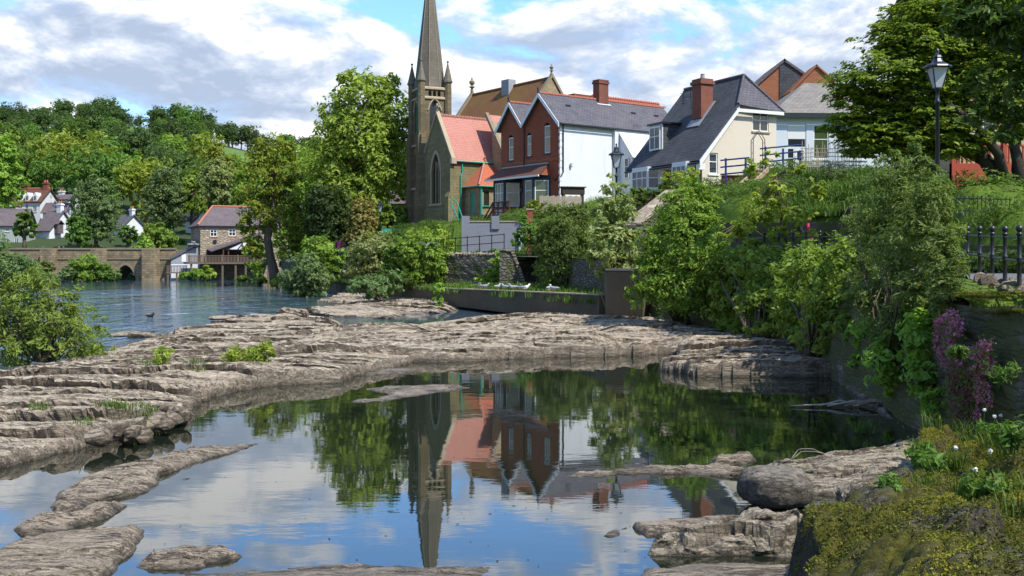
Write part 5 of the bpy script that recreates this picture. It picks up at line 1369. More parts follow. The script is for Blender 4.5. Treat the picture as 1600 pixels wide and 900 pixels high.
m = MB(); m.box(-1.2, 1.6, -1.6, 0, -2, 1.7); m.ext([(-1.2, -1.6, 1.7), (1.6, -1.6, 1.7), (.2, -1.6, 3.1)], (0, 3, 0)); wg = m.build('front_wing', M['render_cool'], th_)
m = MB(); m.slab([(1.85, -1.8, 1.5), (1.85, 1.6, 1.5), (.2, 1.6, 3.2), (.2, -1.8, 3.2)], .12); m.slab([(-1.45, 1.6, 1.5), (-1.45, -1.8, 1.5), (.2, -1.8, 3.2), (.2, 1.6, 3.2)], .12); m.build('wing_roof', M['brown_tile'], wg)
MB().obox((-1.2, -1.6, 0), XA, (0, -1, 0), .9, 1.9, .2, 1.3, .0, .04).build('window', M['glass'], wg)
cottage('white_house', 'white block house with twin chimneys behind the one above the bridge', 74, 345, 205, 4.6, 6, 4.2, 5.3, R(-15), M['render_white'], M['old_slate'], [(.6, 1.2, 2.4, 3.4)], [(1.5, 2.1, 1.6, 3.2)], [(.9, 3, 4.5, 6.0, .5, M['render_white']), (4.4, 3, 4.6, 6.4, .4, M['render_white'])])
cottage('outbuilding', 'low grey roofed outbuilding between the two white houses', 67, 333, 196, 4.4, 3, .4, 2.0, R(-8), M['render_white'], M['old_slate'], [], [], [])
cottage('grey_house', 'shaded grey green house with slate roof at the left end of the bridge', -30, 384, 172, 6.8, 5, 3.6, 6.2, R(4), M['far_grey'], M['old_slate'], [(3.8, 4.5, 2.3, 3.3), (5.3, 6.0, 2.3, 3.3), (3.6, 4.4, .3, 1.3), (5.3, 6.0, .3, 1.3)], [], [])
cottage('white_house', 'white gabled house with grey roof among the trees right of the bridge houses', 172, 384, 188, 3.2, 5.2, 3.2, 5.6, R(-38), M['render_white'], M['slate'], [(.5, 1.2, 1.8, 2.9)], [(1.6, 2.4, 1.9, 3.0), (3.2, 3.9, .3, 1.3)], [(2.8, 2.6, 5.0, 6.6, .45, M['render_white'])])
cottage('white_house', 'small blue roofed white house peeping out behind the mill roof', 290, 352, 200, 2.6, 3.5, 1.2, 3.0, R(-30), M['render_white'], M['dark_slate'], [], [(1.3, 2.0, .2, 1.2)], [])

# ------------------------------------------------------------------ stone mill with riverside deck
ml = thing('stone_mill', 'rubble stone riverside mill with purple slate hip roof and timber porch', 'mill', (P(313, 408, 150).x, 150, 0), R(25))
mw, md, mh = 12.5, 9.0, 7.85
m = MB(); wall(m, (0, 0, 0), XA, (0, -1, 0), mw, lambda s: mh, ops=[(1.35, 2.35, 6.2, 7.2), (3.95, 4.95, 6.3, 7.3)], zb=-1.5); wall(m, (0, 0, 0), YA, (-1, 0, 0), md, lambda s: mh, ops=[(4.2, 4.9, 5.6, 7.2)], zb=-.5); wall(m, (mw, 0, 0), YA, XA, md, lambda s: mh, zb=-.5); wall(m, (0, md, 0), XA, YA, mw, lambda s: mh, zb=-.5); m.build('wall', M['mill_stone'], ml)
for q in ((1.35, 2.35, 6.2, 7.2), (3.95, 4.95, 6.3, 7.3)): window(ml, (0, 0, 0), XA, (0, -1, 0), *q, M['white'], M['glass'], 2, 2, .1, .04, M['ridge_red'])
window(ml, (0, 0, 0), YA, (-1, 0, 0), 4.2, 4.9, 5.6, 7.2, M['white'], M['glass'], 1, 2, .1, .04)
m = MB(); e = .4; hp = 3.0; zr_ = 10.7
m.slab([(-e, -e, mh - .1), (mw + e, -e, mh - .1), (mw - hp, md / 2, zr_), (hp - .6, md / 2, zr_)], .16); m.slab([(-e, md + e, mh - .1), (-e, -e, mh - .1), (hp - .6, md / 2, zr_)], .16); m.slab([(mw + e, -e, mh - .1), (mw + e, md + e, mh - .1), (mw - hp, md / 2, zr_)], .16); m.slab([(mw + e, md + e, mh - .1), (-e, md + e, mh - .1), (hp - .6, md / 2, zr_), (mw - hp, md / 2, zr_)], .16)
rf = m.build('roof', M['old_slate'], ml)
m = MB(); m.tube([(-e, -e, mh), (hp - .6, md / 2, zr_ + .08), (mw - hp, md / 2, zr_ + .08)], .15); m.build('ridge_tiles', M['clay'], rf)
MB().lathe([(.3, 0), (.3, .06)], 10, (0, 0, 0)).build('wall_plaque', M['black'], ml)
o = [c for c in ml.children if c.name.startswith('wall_plaque')][0]; o.rotation_euler = (R(90), 0, 0); o.location = (2.0, -.02, 5.45)
m = MB(); m.tube([(-.1, 2.0, 6.3), (-1.0, 2.0, 6.3)], .05); m.box(-1.5, -.1, 1.95, 2.03, 4.7, 6.1)
sg = MB(); sg.box(-1.75, -.2, -.14, -.06, 4.75, 5.75); sg.tube([(-1.0, -.1, 5.75), (-1.0, -.1, 7.0)], .04); sg.tube([(-1.0, -.1, 6.9), (0, -.1, 6.9)], .04); sg = sg.build('hanging_sign', M['black'], ml)
fc = bpy.data.curves.new('letters', 'FONT'); fc.body = 'THE\nCORN MILL'; fc.size = .32; fc.align_x = 'CENTER'; fc.space_line = .95; fc.extrude = .004
fo = bpy.data.objects.new('letters', fc); COL.objects.link(fo)
dg = bpy.context.evaluated_depsgraph_get(); me = bpy.data.meshes.new_from_object(fo.evaluated_get(dg)); bpy.data.objects.remove(fo)
me.materials.clear(); me.materials.append(M['render_cool'])
lo_ = link('lettering', me, sg); lo_.rotation_euler = (R(90), 0, 0); lo_.location = (-.975, -.148, 5.32)
# lean-to porch, truss and deck
m = MB(); m.slab([(.9, -3.2, 4.15), (8.6, -3.2, 6.9), (8.6, 0, 7.0), (.9, 0, 4.4)][::1], .18); m.build('porch_roof', M['old_slate'], ml)
m = MB()
m.ext([(3.2, -3.1, 4.35), (6.8, -3.1, 4.35), (6.8, -3.1, 6.05)], (0, .1, 0)); tr_ = m.build('porch_gable', M['render_white'], ml)
m = MB()
for a, b in (((3.1, 4.3), (7.0, 4.3)), ((3.1, 4.35), (7.0, 6.2)), ((4.6, 4.3), (5.3, 5.2)), ((5.3, 4.3), (5.3, 5.3)), ((6.1, 4.3), (6.1, 5.7)), ((5.3, 4.9), (6.1, 4.4)), ((6.2, 5.6), (6.8, 4.4))): m.tube([(a[0], -3.16, a[1]), (b[0], -3.16, b[1])], .07, 4)
m.build('truss', M['black'], tr_)
m = MB()
for x in (2.6, 3.3, 6.9, 8.6): m.box(x, x + .16, -3.1, -2.94, 2.5, 4.3 if x < 4 else 6.0)
for x in (3.9, 4.7, 5.5, 6.2): m.box(x, x + .3, -.35, -.2, 2.6, 4.3)
m.build('porch_post', M['brown_wood'], ml)
MB().box(.9, 8.6, -.2, -.05, 2.5, 4.2).build('porch_dark_slab', M['black'], ml)  # black slab stands in for the darkness under the porch
dk = MB(); dk.box(-2.3, 9.5, -4.2, 0, 2.3, 2.55); dk.box(-4.8, -2.0, -1.6, 0, 1.0, 1.15)
for x in (-1.8, .2, 2.4, 4.2, 5.6, 7.2, 8.8): dk.tube([(x, -3.9, 2.3), (x, -3.9, -.6)], .16, 6)
for x in (-4.6, -3.4): dk.tube([(x, -1.4, 1.0), (x, -1.4, -.6)], .14, 6)
dk = dk.build('deck', M['deck_wood'], ml)
m = MB()
for i in range(60): m.box(-2.25 + i * .2, -2.15 + i * .2, -4.22, -4.17, 2.55, 3.4)
for i in range(14): m.box(-4.75 + i * .2, -4.65 + i * .2, -1.62, -1.57, 1.15, 2.0)
m.box(-2.3, 9.6, -4.27, -4.12, 3.4, 3.5); m.box(-4.8, -2.0, -1.66, -1.52, 2.0, 2.1)
for x in (-2.2, 0, 2.2, 4.4, 6.6, 8.8): m.box(x, x + .14, -4.25, -4.1, 2.5, 3.6)
m.build('balustrade', M['deck_wood'], dk)
m = MB(); m.box(-3.9, -.02, .6, 5, 0, 2.4); an = m.build('annex', M['render_cool'], ml)
m = MB(); m.box(-3.9, -.02, .55, 5, 2.403, 3.0); m.ext([(-3.9, .55, 3.0), (-.02, .55, 3.0), (-.02, .55, 5.0)], (0, 4.4, 0)); m.build('annex_gable', M['grey_metal'], an)
m = MB(); m.slab([(-4.3, .3, 2.95), (0, .3, 5.2), (0, 5.2, 5.2), (-4.3, 5.2, 2.95)], .15); m.build('annex_roof', M['slate'], an)
MB().obox((-3.9, .55, 0), XA, (0, -1, 0), 1.4, 2.0, 2.6, 3.7, .0, .05).build('window', M['white'], an)

# ------------------------------------------------------------------ stone bridge
br = thing('stone_bridge', 'old sandstone bridge with pointed arches and cutwaters across the far river', 'bridge', (P(140, 408, 150).x, 150, 0), 0)
kb = 150 / F; BXO = 140
bx_ = lambda u: (u - BXO) * kb
zpar = 4.35
def arch_low(u0, u1, zs, zt):
    f = pointed(bx_(u0), bx_(u1), zs, zt); return (bx_(u0), bx_(u1), -.6, f)
m = MB()
ar = [arch_low(91, 116, .3, 2.0), arch_low(180, 212, .3, 2.15), arch_low(-8, 34, .3, 2.0)]
wall(m, (0, 0, 0), XA, (0, -1, 0), bx_(275), lambda s: zpar, ops=[(a, b, z, f) for a, b, z, f in ar if a > 0], zb=-.6, rev=5.0)
wall(m, (bx_(-150), 0, 0), XA, (0, -1, 0), -bx_(-150), lambda s: zpar, ops=[(a - bx_(-150), b - bx_(-150), z, (lambda f: lambda s: f(s + bx_(-150)))(f)) for a, b, z, f in ar if a < 0], zb=-.6, rev=5.0)
m.box(bx_(-150), bx_(275), .2, 5, 2.6, 3.2); m.box(bx_(-150), bx_(275), 4.7, 5.0, 2.4, zpar); m.build('bridge_wall', M['bridge_stone'], br)
m = MB(); m.box(bx_(-150), bx_(275), -.14, .35, zpar, zpar + .22); m.box(bx_(-150), bx_(275), -.12, .0, 2.95, 3.12); m.build('parapet_coping', M['dark_stone_trim'], br)
for a, b in ((67, 90), (145, 168), (224, 250)):
    w_ = bx_(b) - bx_(a)
    m = MB(); m.prism([(bx_(a), 0), (bx_(a) + w_ * .12, -1.5), (bx_(b) - w_ * .12, -1.5), (bx_(b), 0)], -.6, zpar + .02); m.build('cutwater', M['bridge_stone'], br)
for a, b, z, f in ar:
    m = MB()
    for i in range(12):
        s0_, s1_ = a + (b - a) * i / 12, a + (b - a) * (i + 1) / 12
        f2 = pointed(a - .3, b + .3, .3, f((a + b) / 2) + .38)
        g0 = lambda s: f(min(max(s, a + .001), b - .001))
        m.ext([(s0_, .02, g0(s0_)), (s1_, .02, g0(s1_)), (s1_, .02, f2(s1_)), (s0_, .02, f2(s0_))], (0, -.12, 0))
    m.build('arch_ring', M['dark_stone_trim'], br)


# ------------------------------------------------------------------ street lamps
def street_lamp(label, base, top, lit_scale=1.0, tilt=0, group=None):
    h = top - base.z
    o = thing('street_lamp', label, 'street lamp', base, tilt, group)
    k = lit_scale
    MB().lathe([(.14 * k, -.2), (.14 * k, .25), (.10 * k, .32), (.085 * k, .9), (.06 * k, 1.0), (.05 * k, h - 1.3 * k), (.075 * k, h - 1.27 * k), (.075 * k, h - 1.22 * k), (.045 * k, h - 1.18 * k), (.05 * k, h - .93 * k), (.11 * k, h - .9 * k)], 10).build('post', M['black'], o, smooth=True)
    m = MB(); m.lathe([(.13 * k, h - .88 * k), (.29 * k, h - .36 * k)], 4); la = m.build('lantern', M['lamp_glass'], o)
    m = MB()
    for i in range(4):
        t = 2 * math.pi * (i + .5) / 4; c, s = math.cos(t), math.sin(t)
        m.tube([(.13 * k * c, .13 * k * s, h - .89 * k), (.295 * k * c, .295 * k * s, h - .35 * k)], .018 * k, 4)
        t2 = 2 * math.pi * (i + 1.5) / 4; c2, s2 = math.cos(t2), math.sin(t2)
        m.tube([(.3 * k * c, .3 * k * s, h - .36 * k), (.3 * k * c2, .3 * k * s2, h - .36 * k)], .022 * k, 4)
    m.lathe([(.36 * k, h - .36 * k), (.34 * k, h - .32 * k), (.15 * k, h - .22 * k), (.10 * k, h - .12 * k), (.12 * k, h - .10 * k), (.10 * k, h - .05 * k), (.03 * k, h + .0 * k), (.03 * k, h + .06 * k), (.05 * k, h + .08 * k), (.01 * k, h + .14 * k)], 8)
    m.build('lantern_frame', M['black'], la)
    return o


p = P(963, 400, 44.6); street_lamp('black street lamp with a tapered lantern in front of the white wall', Vector((p.x, p.y, 2.75)), 2.7 + (408 - 229) * 44.6 / F, 1.0)
p = P(1465, 400, 23.5); street_lamp('black street lamp with a frosted lantern in front of the big maple', Vector((p.x, p.y, 2.4)), 2.7 + (408 - 84) * 23.5 / F, .86)
p = P(594, 362, 99); street_lamp('distant slim street lamp beside the clipped topiary', Vector((p.x, p.y, 3.6)), 2.7 + (408 - 314) * 99 / F, 1.15)

# ------------------------------------------------------------------ garden pieces below the cottage
gs = thing('garden_steps', 'weathered timber garden steps climbing beside the blue terrace rail', 'garden steps', (0, 0, 0))
m = MB(); a_ = P(1128, 318, 50); b_ = P(1182, 268, 54)
for off in (0, .55):
    dx_ = Vector((off, -off * .1, 0)); m.ext([a_ + dx_, b_ + dx_, b_ + dx_ + Vector((0, 0, .22)), a_ + dx_ + Vector((0, 0, .22))], (.07, 0, 0))
for i in range(9):
    q = a_.lerp(b_, (i + .5) / 9); m.box(q.x, q.x + .6, q.y - .16, q.y + .16, q.z + .13, q.z + .19)
m.build('flight', M['steps_wood'], gs)
m = MB()
for i in range(3):
    q = P(1140, 321, 49.5) + Vector((.2 * i, .4 * i, -.1 + .18 * i)); m.box(q.x - .1, q.x + 1.5, q.y, q.y + .2, q.z - .3, q.z + .12)
m.build('sleeper', M['brown_wood'], gs)
for nm, lb, pa, pb, n_ in (('terrace_rail', 'blue painted terrace rail above the timber garden steps', P(1134, 291, 58.5), P(1165, 288, 58.5), 2), ('terrace_rail', 'longer blue painted rail in front of the white house door', P(1196, 258, 60), P(1250, 252, 62), 3)):
    o = thing(nm, lb, 'railing', pa); m = MB(); vv = pb - pa; hgt = 1.55 if n_ == 2 else 1.05
    for i in range(n_): q = vv * (i / (n_ - 1)); m.box(q.x - .05, q.x + .05, q.y - .05, q.y + .05, -.6, hgt)
    m.build('post', M['blue_paint'], o); m = MB()
    for z in (hgt - .12, hgt - .5, hgt - .9): m.tube([Vector((-.3, 0, z)), vv + Vector((.2, 0, z + .05))], .045, 4)
    m.build('rail', M['blue_paint'], o)
o = thing('rose_arch', 'thin black metal garden arch in front of the cottage gable', 'garden arch', P(1186, 262, 58)); m = MB()
for y in (0, .5):
    m.tube([(-.32, y, -.5), (-.32, y, 1.55), (0, y, 2.05), (.32, y, 1.55), (.32, y, -.5)], .025, 5)
for z in (.2, .8, 1.4): m.tube([(-.32, 0, z), (-.32, .5, z)], .015, 4); m.tube([(.32, 0, z), (.32, .5, z)], .015, 4)
m.build('arch_frame', M['black'], o)
o = MB().box(0, 1.3, 0, .5, -.6, .32).build('brick_planter', M['chimney_brick']); o.location = P(1130, 284, 59); tag(o, 'low red brick planter on the terrace by the cottage gable', 'planter'); MB().box(-.04, 1.34, -.04, .54, .323, .37).build('coping', M['clay'], o)
wf = MB(); q0 = P(1252, 262, 50); r_ = random.Random(2)
for i in range(34): wf.tube([(i * .085, 0, -.4), (i * .085 + r_.uniform(-.05, .05), 0, 1.0 + r_.uniform(-.2, .3))], .016, 4)
for z in (.1, .3, .5, .7, .9): wf.tube([(-.05, -.02, z), (1.4, .03, z + r_.uniform(-.05, .05)), (2.9, -.02, z)], .018, 4)
o = wf.build('stick_fence', M['grey_wood']); o.location = q0; tag(o, 'rustic stick fence at the top of the lawn under the maple', 'fence')
rf_ = thing('red_fence', 'red painted low wall with railings behind the maple trunks', 'fence', P(1487, 291, 36), .0); m = MB(); m.box(0, 3.6, 0, .2, -.6, .78); m.build('wall_panel', M['red_paint'], rf_); m = MB()
for i in range(22): m.box(.05 + i * .16, .1 + i * .16, .06, .12, .783, 1.35)
m.box(0, 3.6, .04, .14, 1.35, 1.42)
for x in (0, 1.75, 3.5): m.box(x, x + .14, -.02, .18, .0, 1.75)
m.build('rails', M['red_paint'], rf_)
sf_ = MB(); q0 = P(1482, 338, 27.5)
for i in range(16): sf_.tube([(i * .13, i * .05, 0), (i * .13, i * .05, .55)], .014, 4)
for z in (.15, .48): sf_.tube([(0, 0, z), (2.0, .75, z)], .014, 4)
o = sf_.build('edging_fence', M['black']); o.location = q0; tag(o, 'knee high black edging fence above the junipers', 'fence')
# ------------------------------------------------------------------ plants
def leaf_cloud(c, out, size, rs, tint, aspect=.5, up=.5, rand=.9, fold=.18):
    """one folded rhombus per point c; out = direction away from the plant's inside"""
    n = len(c)
    nrm = out * .7 + np.array([0, 0, up]) + rs.normal(size=(n, 3)) * rand * .6
    nrm /= np.linalg.norm(nrm, axis=1, keepdims=True)
    t = rs.normal(size=(n, 3)); t -= nrm * (t * nrm).sum(1, keepdims=True); t /= np.linalg.norm(t, axis=1, keepdims=True) + 1e-9
    b = np.cross(nrm, t)
    L = (size * np.clip(np.exp(rs.normal(0, .36, n)), .4, 2.1))[:, None]
    v = np.stack([c - t * L * .5, c - b * L * .5 * aspect + nrm * L * fold * .5, c + t * L * .5, c + b * L * .5 * aspect + nrm * L * fold * .5], 1)
    f = np.arange(n * 4).reshape(n, 4)
    return v.reshape(-1, 3), f, tint


def crown_data(blobs, leaf, n, seed, clump=.34, flat=.7, up=.5, aspect=.5, inner=.55, rand=.9, droop=0.0, per=26):
    rs = np.random.RandomState(seed)
    B = np.array(blobs, float)
    m = len(B)
    area = (B[:, 3] * B[:, 4] + B[:, 3] * B[:, 5] + B[:, 4] * B[:, 5])
    ncl = max(m * 8, int(n / per))
    k = rs.choice(m, ncl, p=area / area.sum())
    d = rs.normal(size=(ncl, 3)); d[:, 2] += .15; d /= np.linalg.norm(d, axis=1, keepdims=True)
    r = inner + (1.04 - inner) * rs.uniform(0, 1, ncl) ** .6
    lump = 1 + .22 * rs.normal(size=ncl) * .6
    cc = B[k, :3] + d * B[k, 3:6] * (r * lump)[:, None]
    cr = B[k, 3:6].min(1) * clump * rs.uniform(.55, 1.35, ncl)
    ct_ = np.clip(.5 + .24 * rs.normal(size=ncl), 0, 1)
    cnt = np.maximum(4, (per * rs.uniform(.5, 1.5, ncl))).astype(int)
    idx = np.repeat(np.arange(ncl), cnt)
    g = rs.normal(size=(len(idx), 3)); g /= np.maximum(1, np.linalg.norm(g, axis=1, keepdims=True) / 1.6)
    g *= np.array([1, 1, flat]) * .62
    c = cc[idx] + g * cr[idx][:, None]
    if droop: c[:, 2] -= droop * (np.hypot(g[:, 0], g[:, 1]) ** 2) * cr[idx]
    out = c - B[k[idx], :3]; out /= np.linalg.norm(out, axis=1, keepdims=True) + 1e-9
    tint = np.clip(ct_[idx] + .14 * rs.normal(size=len(idx)), 0, 1)
    return leaf_cloud(c, out, leaf, rs, tint, aspect, up, rand) + (cc,)


def limb_tubes(mb, base, forks, targets, r0, rs, sag=.1, n=6):
    """tapered limbs from the trunk to targets inside the crown, gently bent"""
    for t in targets:
        s = forks[rs.randint(len(forks))]
        s = Vector(s); t = Vector(t); mid = s.lerp(t, .5) + Vector((rs.normal() * sag, rs.normal() * sag, abs(rs.normal()) * sag)) * (t - s).length
        mb.tube([s, s.lerp(mid, .6) , mid, t], [r0, r0 * .75, r0 * .5, r0 * .12], n)


PLANT_SEED = [100]
COVER = 1.7


def wall_d(u):
    """distance of the right river wall in direction u"""
    ys = np.linspace(9, 41, 300); us = 800 + np.interp(ys, sE_y, sE_x) / ys * F
    i = np.argmin(abs(us - u)); return ys[i]


sE_x = [p[0] for p in EDGE]; sE_y = [p[1] for p in EDGE]


def plant(name, label, cat, d, px, mat, leaf_px, cover=2.4, ground=False, hug=None, base=None, zbase=None, trunk=None, bark='bark', depth=.85, group=None, limbs=10, rtrunk=.12, stems=False, crown_name='crown', dj=.35, kind=None, **kw):
    """plant whose crown lobes stand at distance d; px = (u, v, half width, half height[, distance offset])"""
    PLANT_SEED[0] += 7; seed = PLANT_SEED[0]
    rs = np.random.RandomState(seed)
    k = d / F
    bl = []
    for q in px:
        dd = d + (q[4] if len(q) > 4 else rs.uniform(-dj, dj) * (q[2] + q[3]) * k * .5)
        if hug is not None: dd = wall_d(q[0]) - hug - (q[2] * k * .35)
        c = P(q[0], q[1], dd)
        if ground: c.z = zg(c.x, c.y) + q[3] * k * .45
        bl.append([c.x, c.y, c.z, q[2] * k, max(q[2], q[3] * .8) * k * depth, q[3] * k])
    if base is None: base = (sum(b[0] for b in bl) / len(bl), sum(b[1] for b in bl) / len(bl))
    elif len(base) == 3: p = P(*base); base = (p.x, p.y); zbase = p.z if zbase is None else zbase
    if zbase is None: zbase = zg(*base)
    o = thing(name, label, cat, (base[0], base[1], zbase), 0, group)
    bl = [[b[0] - base[0], b[1] - base[1], b[2] - zbase, b[3], b[4], b[5]] for b in bl]
    leaf = leaf_px * k * 1.15
    n = int(cover * sum(math.pi * q[2] * q[3] for q in px) / (leaf_px * leaf_px * .25) * COVER)
    v, f, t, cc = crown_data(bl, leaf, n, seed, **kw)
    me = np_mesh(crown_name, v, f, M[mat], False, t)
    link(crown_name, me, o)
    m = MB()
    cc = cc[rs.permutation(len(cc))]
    if trunk:                                   # authored trunk line in pixels
        pts = [P(q[0], q[1], d + (q[3] if len(q) > 3 else 0)) - Vector((base[0], base[1], zbase)) for q in trunk]
        m.tube(pts, [q[2] * k for q in trunk], 9)
        forks = [pts[-1], pts[-2].lerp(pts[-1], .5), pts[-1].lerp(pts[-2], .25)]
        limb_tubes(m, None, forks, cc[:limbs], trunk[-1][2] * k * .6, rs)
    elif stems:                                 # several stems from the ground
        for c in cc[:limbs]:
            s = Vector((rs.normal() * .12, rs.normal() * .12, -.1)); t_ = Vector(c)
            mid = s.lerp(t_, .45) + Vector((rs.normal() * .08, rs.normal() * .08, .12)) * t_.length
            m.tube([s, mid, t_], [rtrunk, rtrunk * .65, rtrunk * .15], 5)
    else:
        top = Vector((np.mean([b[0] for b in bl]), np.mean([b[1] for b in bl]), np.mean([b[2] for b in bl])))
        m.tube([(0, 0, -.3), (top.x * .1, top.y * .1, top.z * .35), (top.x * .5, top.y * .5, top.z * .7), top], [rtrunk * 1.3, rtrunk, rtrunk * .8, rtrunk * .5], 8)
        limb_tubes(m, None, [top, Vector((top.x * .5, top.y * .5, top.z * .7))], cc[:limbs], rtrunk * .5, rs)
    if m.v: m.build('stem' if stems else 'trunk', M[bark], o, smooth=True)
    return o


# --- tall trees of the middle distance
plant('tall_tree', 'tallest pale green tree standing left of the church spire', 'tree', 106, [(565, 150, 42, 40), (528, 190, 34, 45), (600, 185, 38, 52), (560, 215, 60, 45), (520, 260, 40, 45), (600, 262, 40, 55), (555, 300, 55, 45), (510, 320, 28, 40), (545, 128, 20, 18), (608, 140, 18, 22), (618, 225, 22, 40), (575, 345, 55, 25), (625, 285, 14, 35)],
      'leaf_lime', 5.2, 2.1, base=(560, 372, 106), clump=.30, rtrunk=.35, limbs=26, inner=.35)
plant('dark_tree', 'dark shaded tree at the foot of the tallest tree behind the walkers', 'tree', 102, [(515, 345, 32, 45), (500, 320, 24, 35), (545, 365, 30, 22)], 'leaf_dark', 5, 2.6, base=(515, 395, 102), rtrunk=.2)
plant('copper_shrub', 'dark copper leaved shrub left of the tallest tree', 'shrub', 103, [(492, 330, 10, 30), (488, 360, 9, 20)], 'leaf_copper', 4.5, 2.4, base=(490, 392, 103), rtrunk=.1)
plant('river_tree', 'leaning river tree with a bare trunk and airy yellow green crown', 'tree', 112, [(425, 235, 36, 22), (408, 262, 28, 26), (452, 268, 24, 26), (400, 310, 28, 30), (448, 320, 32, 30), (470, 355, 26, 45), (412, 345, 30, 28), (398, 385, 16, 26), (460, 400, 24, 30), (385, 350, 12, 22), (440, 290, 22, 22)],
      'leaf_yellow', 4.8, 1.55, base=(430, 440, 112), zbase=.6, trunk=[(432, 442, 11), (428, 425, 8), (422, 400, 6.5), (418, 372, 6), (424, 340, 5), (428, 310, 4), (424, 280, 2.6)], limbs=34, clump=.36, inner=.3)
plant('riverside_tree', 'green tree behind the leaning river tree', 'tree', 122, [(470, 300, 30, 60), (455, 380, 30, 40), (478, 390, 18, 45), (400, 400, 14, 30)], 'leaf_bright', 5, 2.0, base=(465, 425, 122), rtrunk=.25)
tp = plant('topiary', 'golden clipped dome topiary beside the walkers', 'topiary', 96.5, [(566, 330, 19, 20, 0), (566, 348, 21, 22, 0), (563, 366, 20, 10, 0), (545, 374, 9, 8, 0)], 'leaf_gold', 3.4, 4.2, base=(565, 392, 96.5), clump=.10, inner=.93, flat=1, rand=.6, per=9, rtrunk=.3)
plant('laurel_hedge', 'bright green hedge between the topiary and the church tower', 'hedge', 103, [(600, 335, 14, 17), (620, 338, 18, 18), (612, 356, 26, 14), (634, 352, 10, 18)], 'leaf_bright', 4.2, 3, base=(612, 368, 103), rtrunk=.1, stems=True, crown_name='foliage')
# --- bushes along the far river wall
plant('river_bush', 'rounded pale bush hanging over the river at the bend', 'bush', 80, [(478, 430, 30, 30), (470, 445, 24, 20), (497, 440, 20, 22)], 'leaf_grey', 4.6, 2.6, base=(480, 462, 80), zbase=.3, stems=True, crown_name='foliage', rtrunk=.05)
plant('river_bush', 'bright green bush standing behind the pale bend bush', 'bush', 86, [(500, 395, 26, 26), (520, 410, 20, 24), (485, 400, 20, 22), (508, 430, 22, 22)], 'leaf_bright', 4.8, 2.4, base=(505, 452, 86), zbase=1.0, stems=True, crown_name='foliage', rtrunk=.05)
plant('river_bush', 'white flecked elder bush below the topiary', 'bush', 72, [(575, 395, 30, 30), (600, 388, 24, 24), (560, 420, 24, 24), (590, 425, 30, 26)], 'leaf_pale', 4.6, 2.3, base=(580, 455, 72), zbase=1.1, stems=True, crown_name='foliage', rtrunk=.05)
plant('river_bush', 'leafy bush in front of the green netting by the old wall', 'bush', 68, [(668, 400, 28, 34), (650, 420, 26, 28), (682, 415, 18, 28), (640, 395, 20, 22)], 'leaf_bright', 4.8, 2.3, base=(665, 450, 68), zbase=1.1, stems=True, crown_name='foliage', rtrunk=.05)
plant('river_bush', 'loose green bush rising behind the flying gull', 'bush', 74, [(650, 378, 22, 18), (680, 372, 20, 16), (700, 390, 14, 18)], 'leaf_lime', 4.8, 2.0, base=(675, 420, 74), zbase=2.4, stems=True, crown_name='foliage', rtrunk=.04)
plant('river_bush', 'small green bush between the elder and the netting bush', 'bush', 69, [(622, 412, 24, 30), (628, 385, 16, 18), (612, 435, 22, 22)], 'leaf_mid', 4.8, 2.4, base=(620, 452, 69), zbase=1.1, stems=True, crown_name='foliage', rtrunk=.05)
plant('river_bush', 'low pale bush spilling over the end of the concrete wall', 'bush', 63, [(588, 448, 30, 16), (612, 442, 20, 18), (560, 445, 18, 14)], 'leaf_grey', 4.6, 2.4, base=(590, 466, 63), zbase=.5, stems=True, crown_name='foliage', rtrunk=.04)
plant('ledge_sapling', 'small leafy sapling growing from the ledge in front of the concrete wall', 'sapling', 57, [(687, 455, 11, 12), (684, 468, 9, 9)], 'leaf_bright', 4.6, 2.2, base=(686, 482, 57), zbase=.3, stems=True, crown_name='foliage', rtrunk=.03, limbs=5)
plant('wall_bush', 'green bush climbing the old wall left of the stone stairs', 'bush', 64.6, [(772, 420, 14, 18), (766, 435, 20, 12), (775, 400, 9, 10)], 'leaf_bright', 4, 2.0, base=(770, 446, 64.6), zbase=1.1, stems=True, crown_name='foliage', rtrunk=.04)
plant('garden_shrub', 'yellow flowered shrub beside the wooden steps of the red house', 'shrub', 76, [(836, 328, 13, 15), (828, 338, 10, 10)], 'leaf_yellow', 4, 2.4, base=(836, 345, 76), stems=True, crown_name='foliage', rtrunk=.03)
plant('hanging_creeper', 'dark creeper on the bank below the wooden steps', 'creeper', 70, [(824, 362, 14, 22), (812, 375, 12, 14), (842, 380, 16, 18)], 'leaf_mid', 4.4, 2.2, base=(826, 398, 70), zbase=3.0, stems=True, crown_name='foliage', rtrunk=.03)
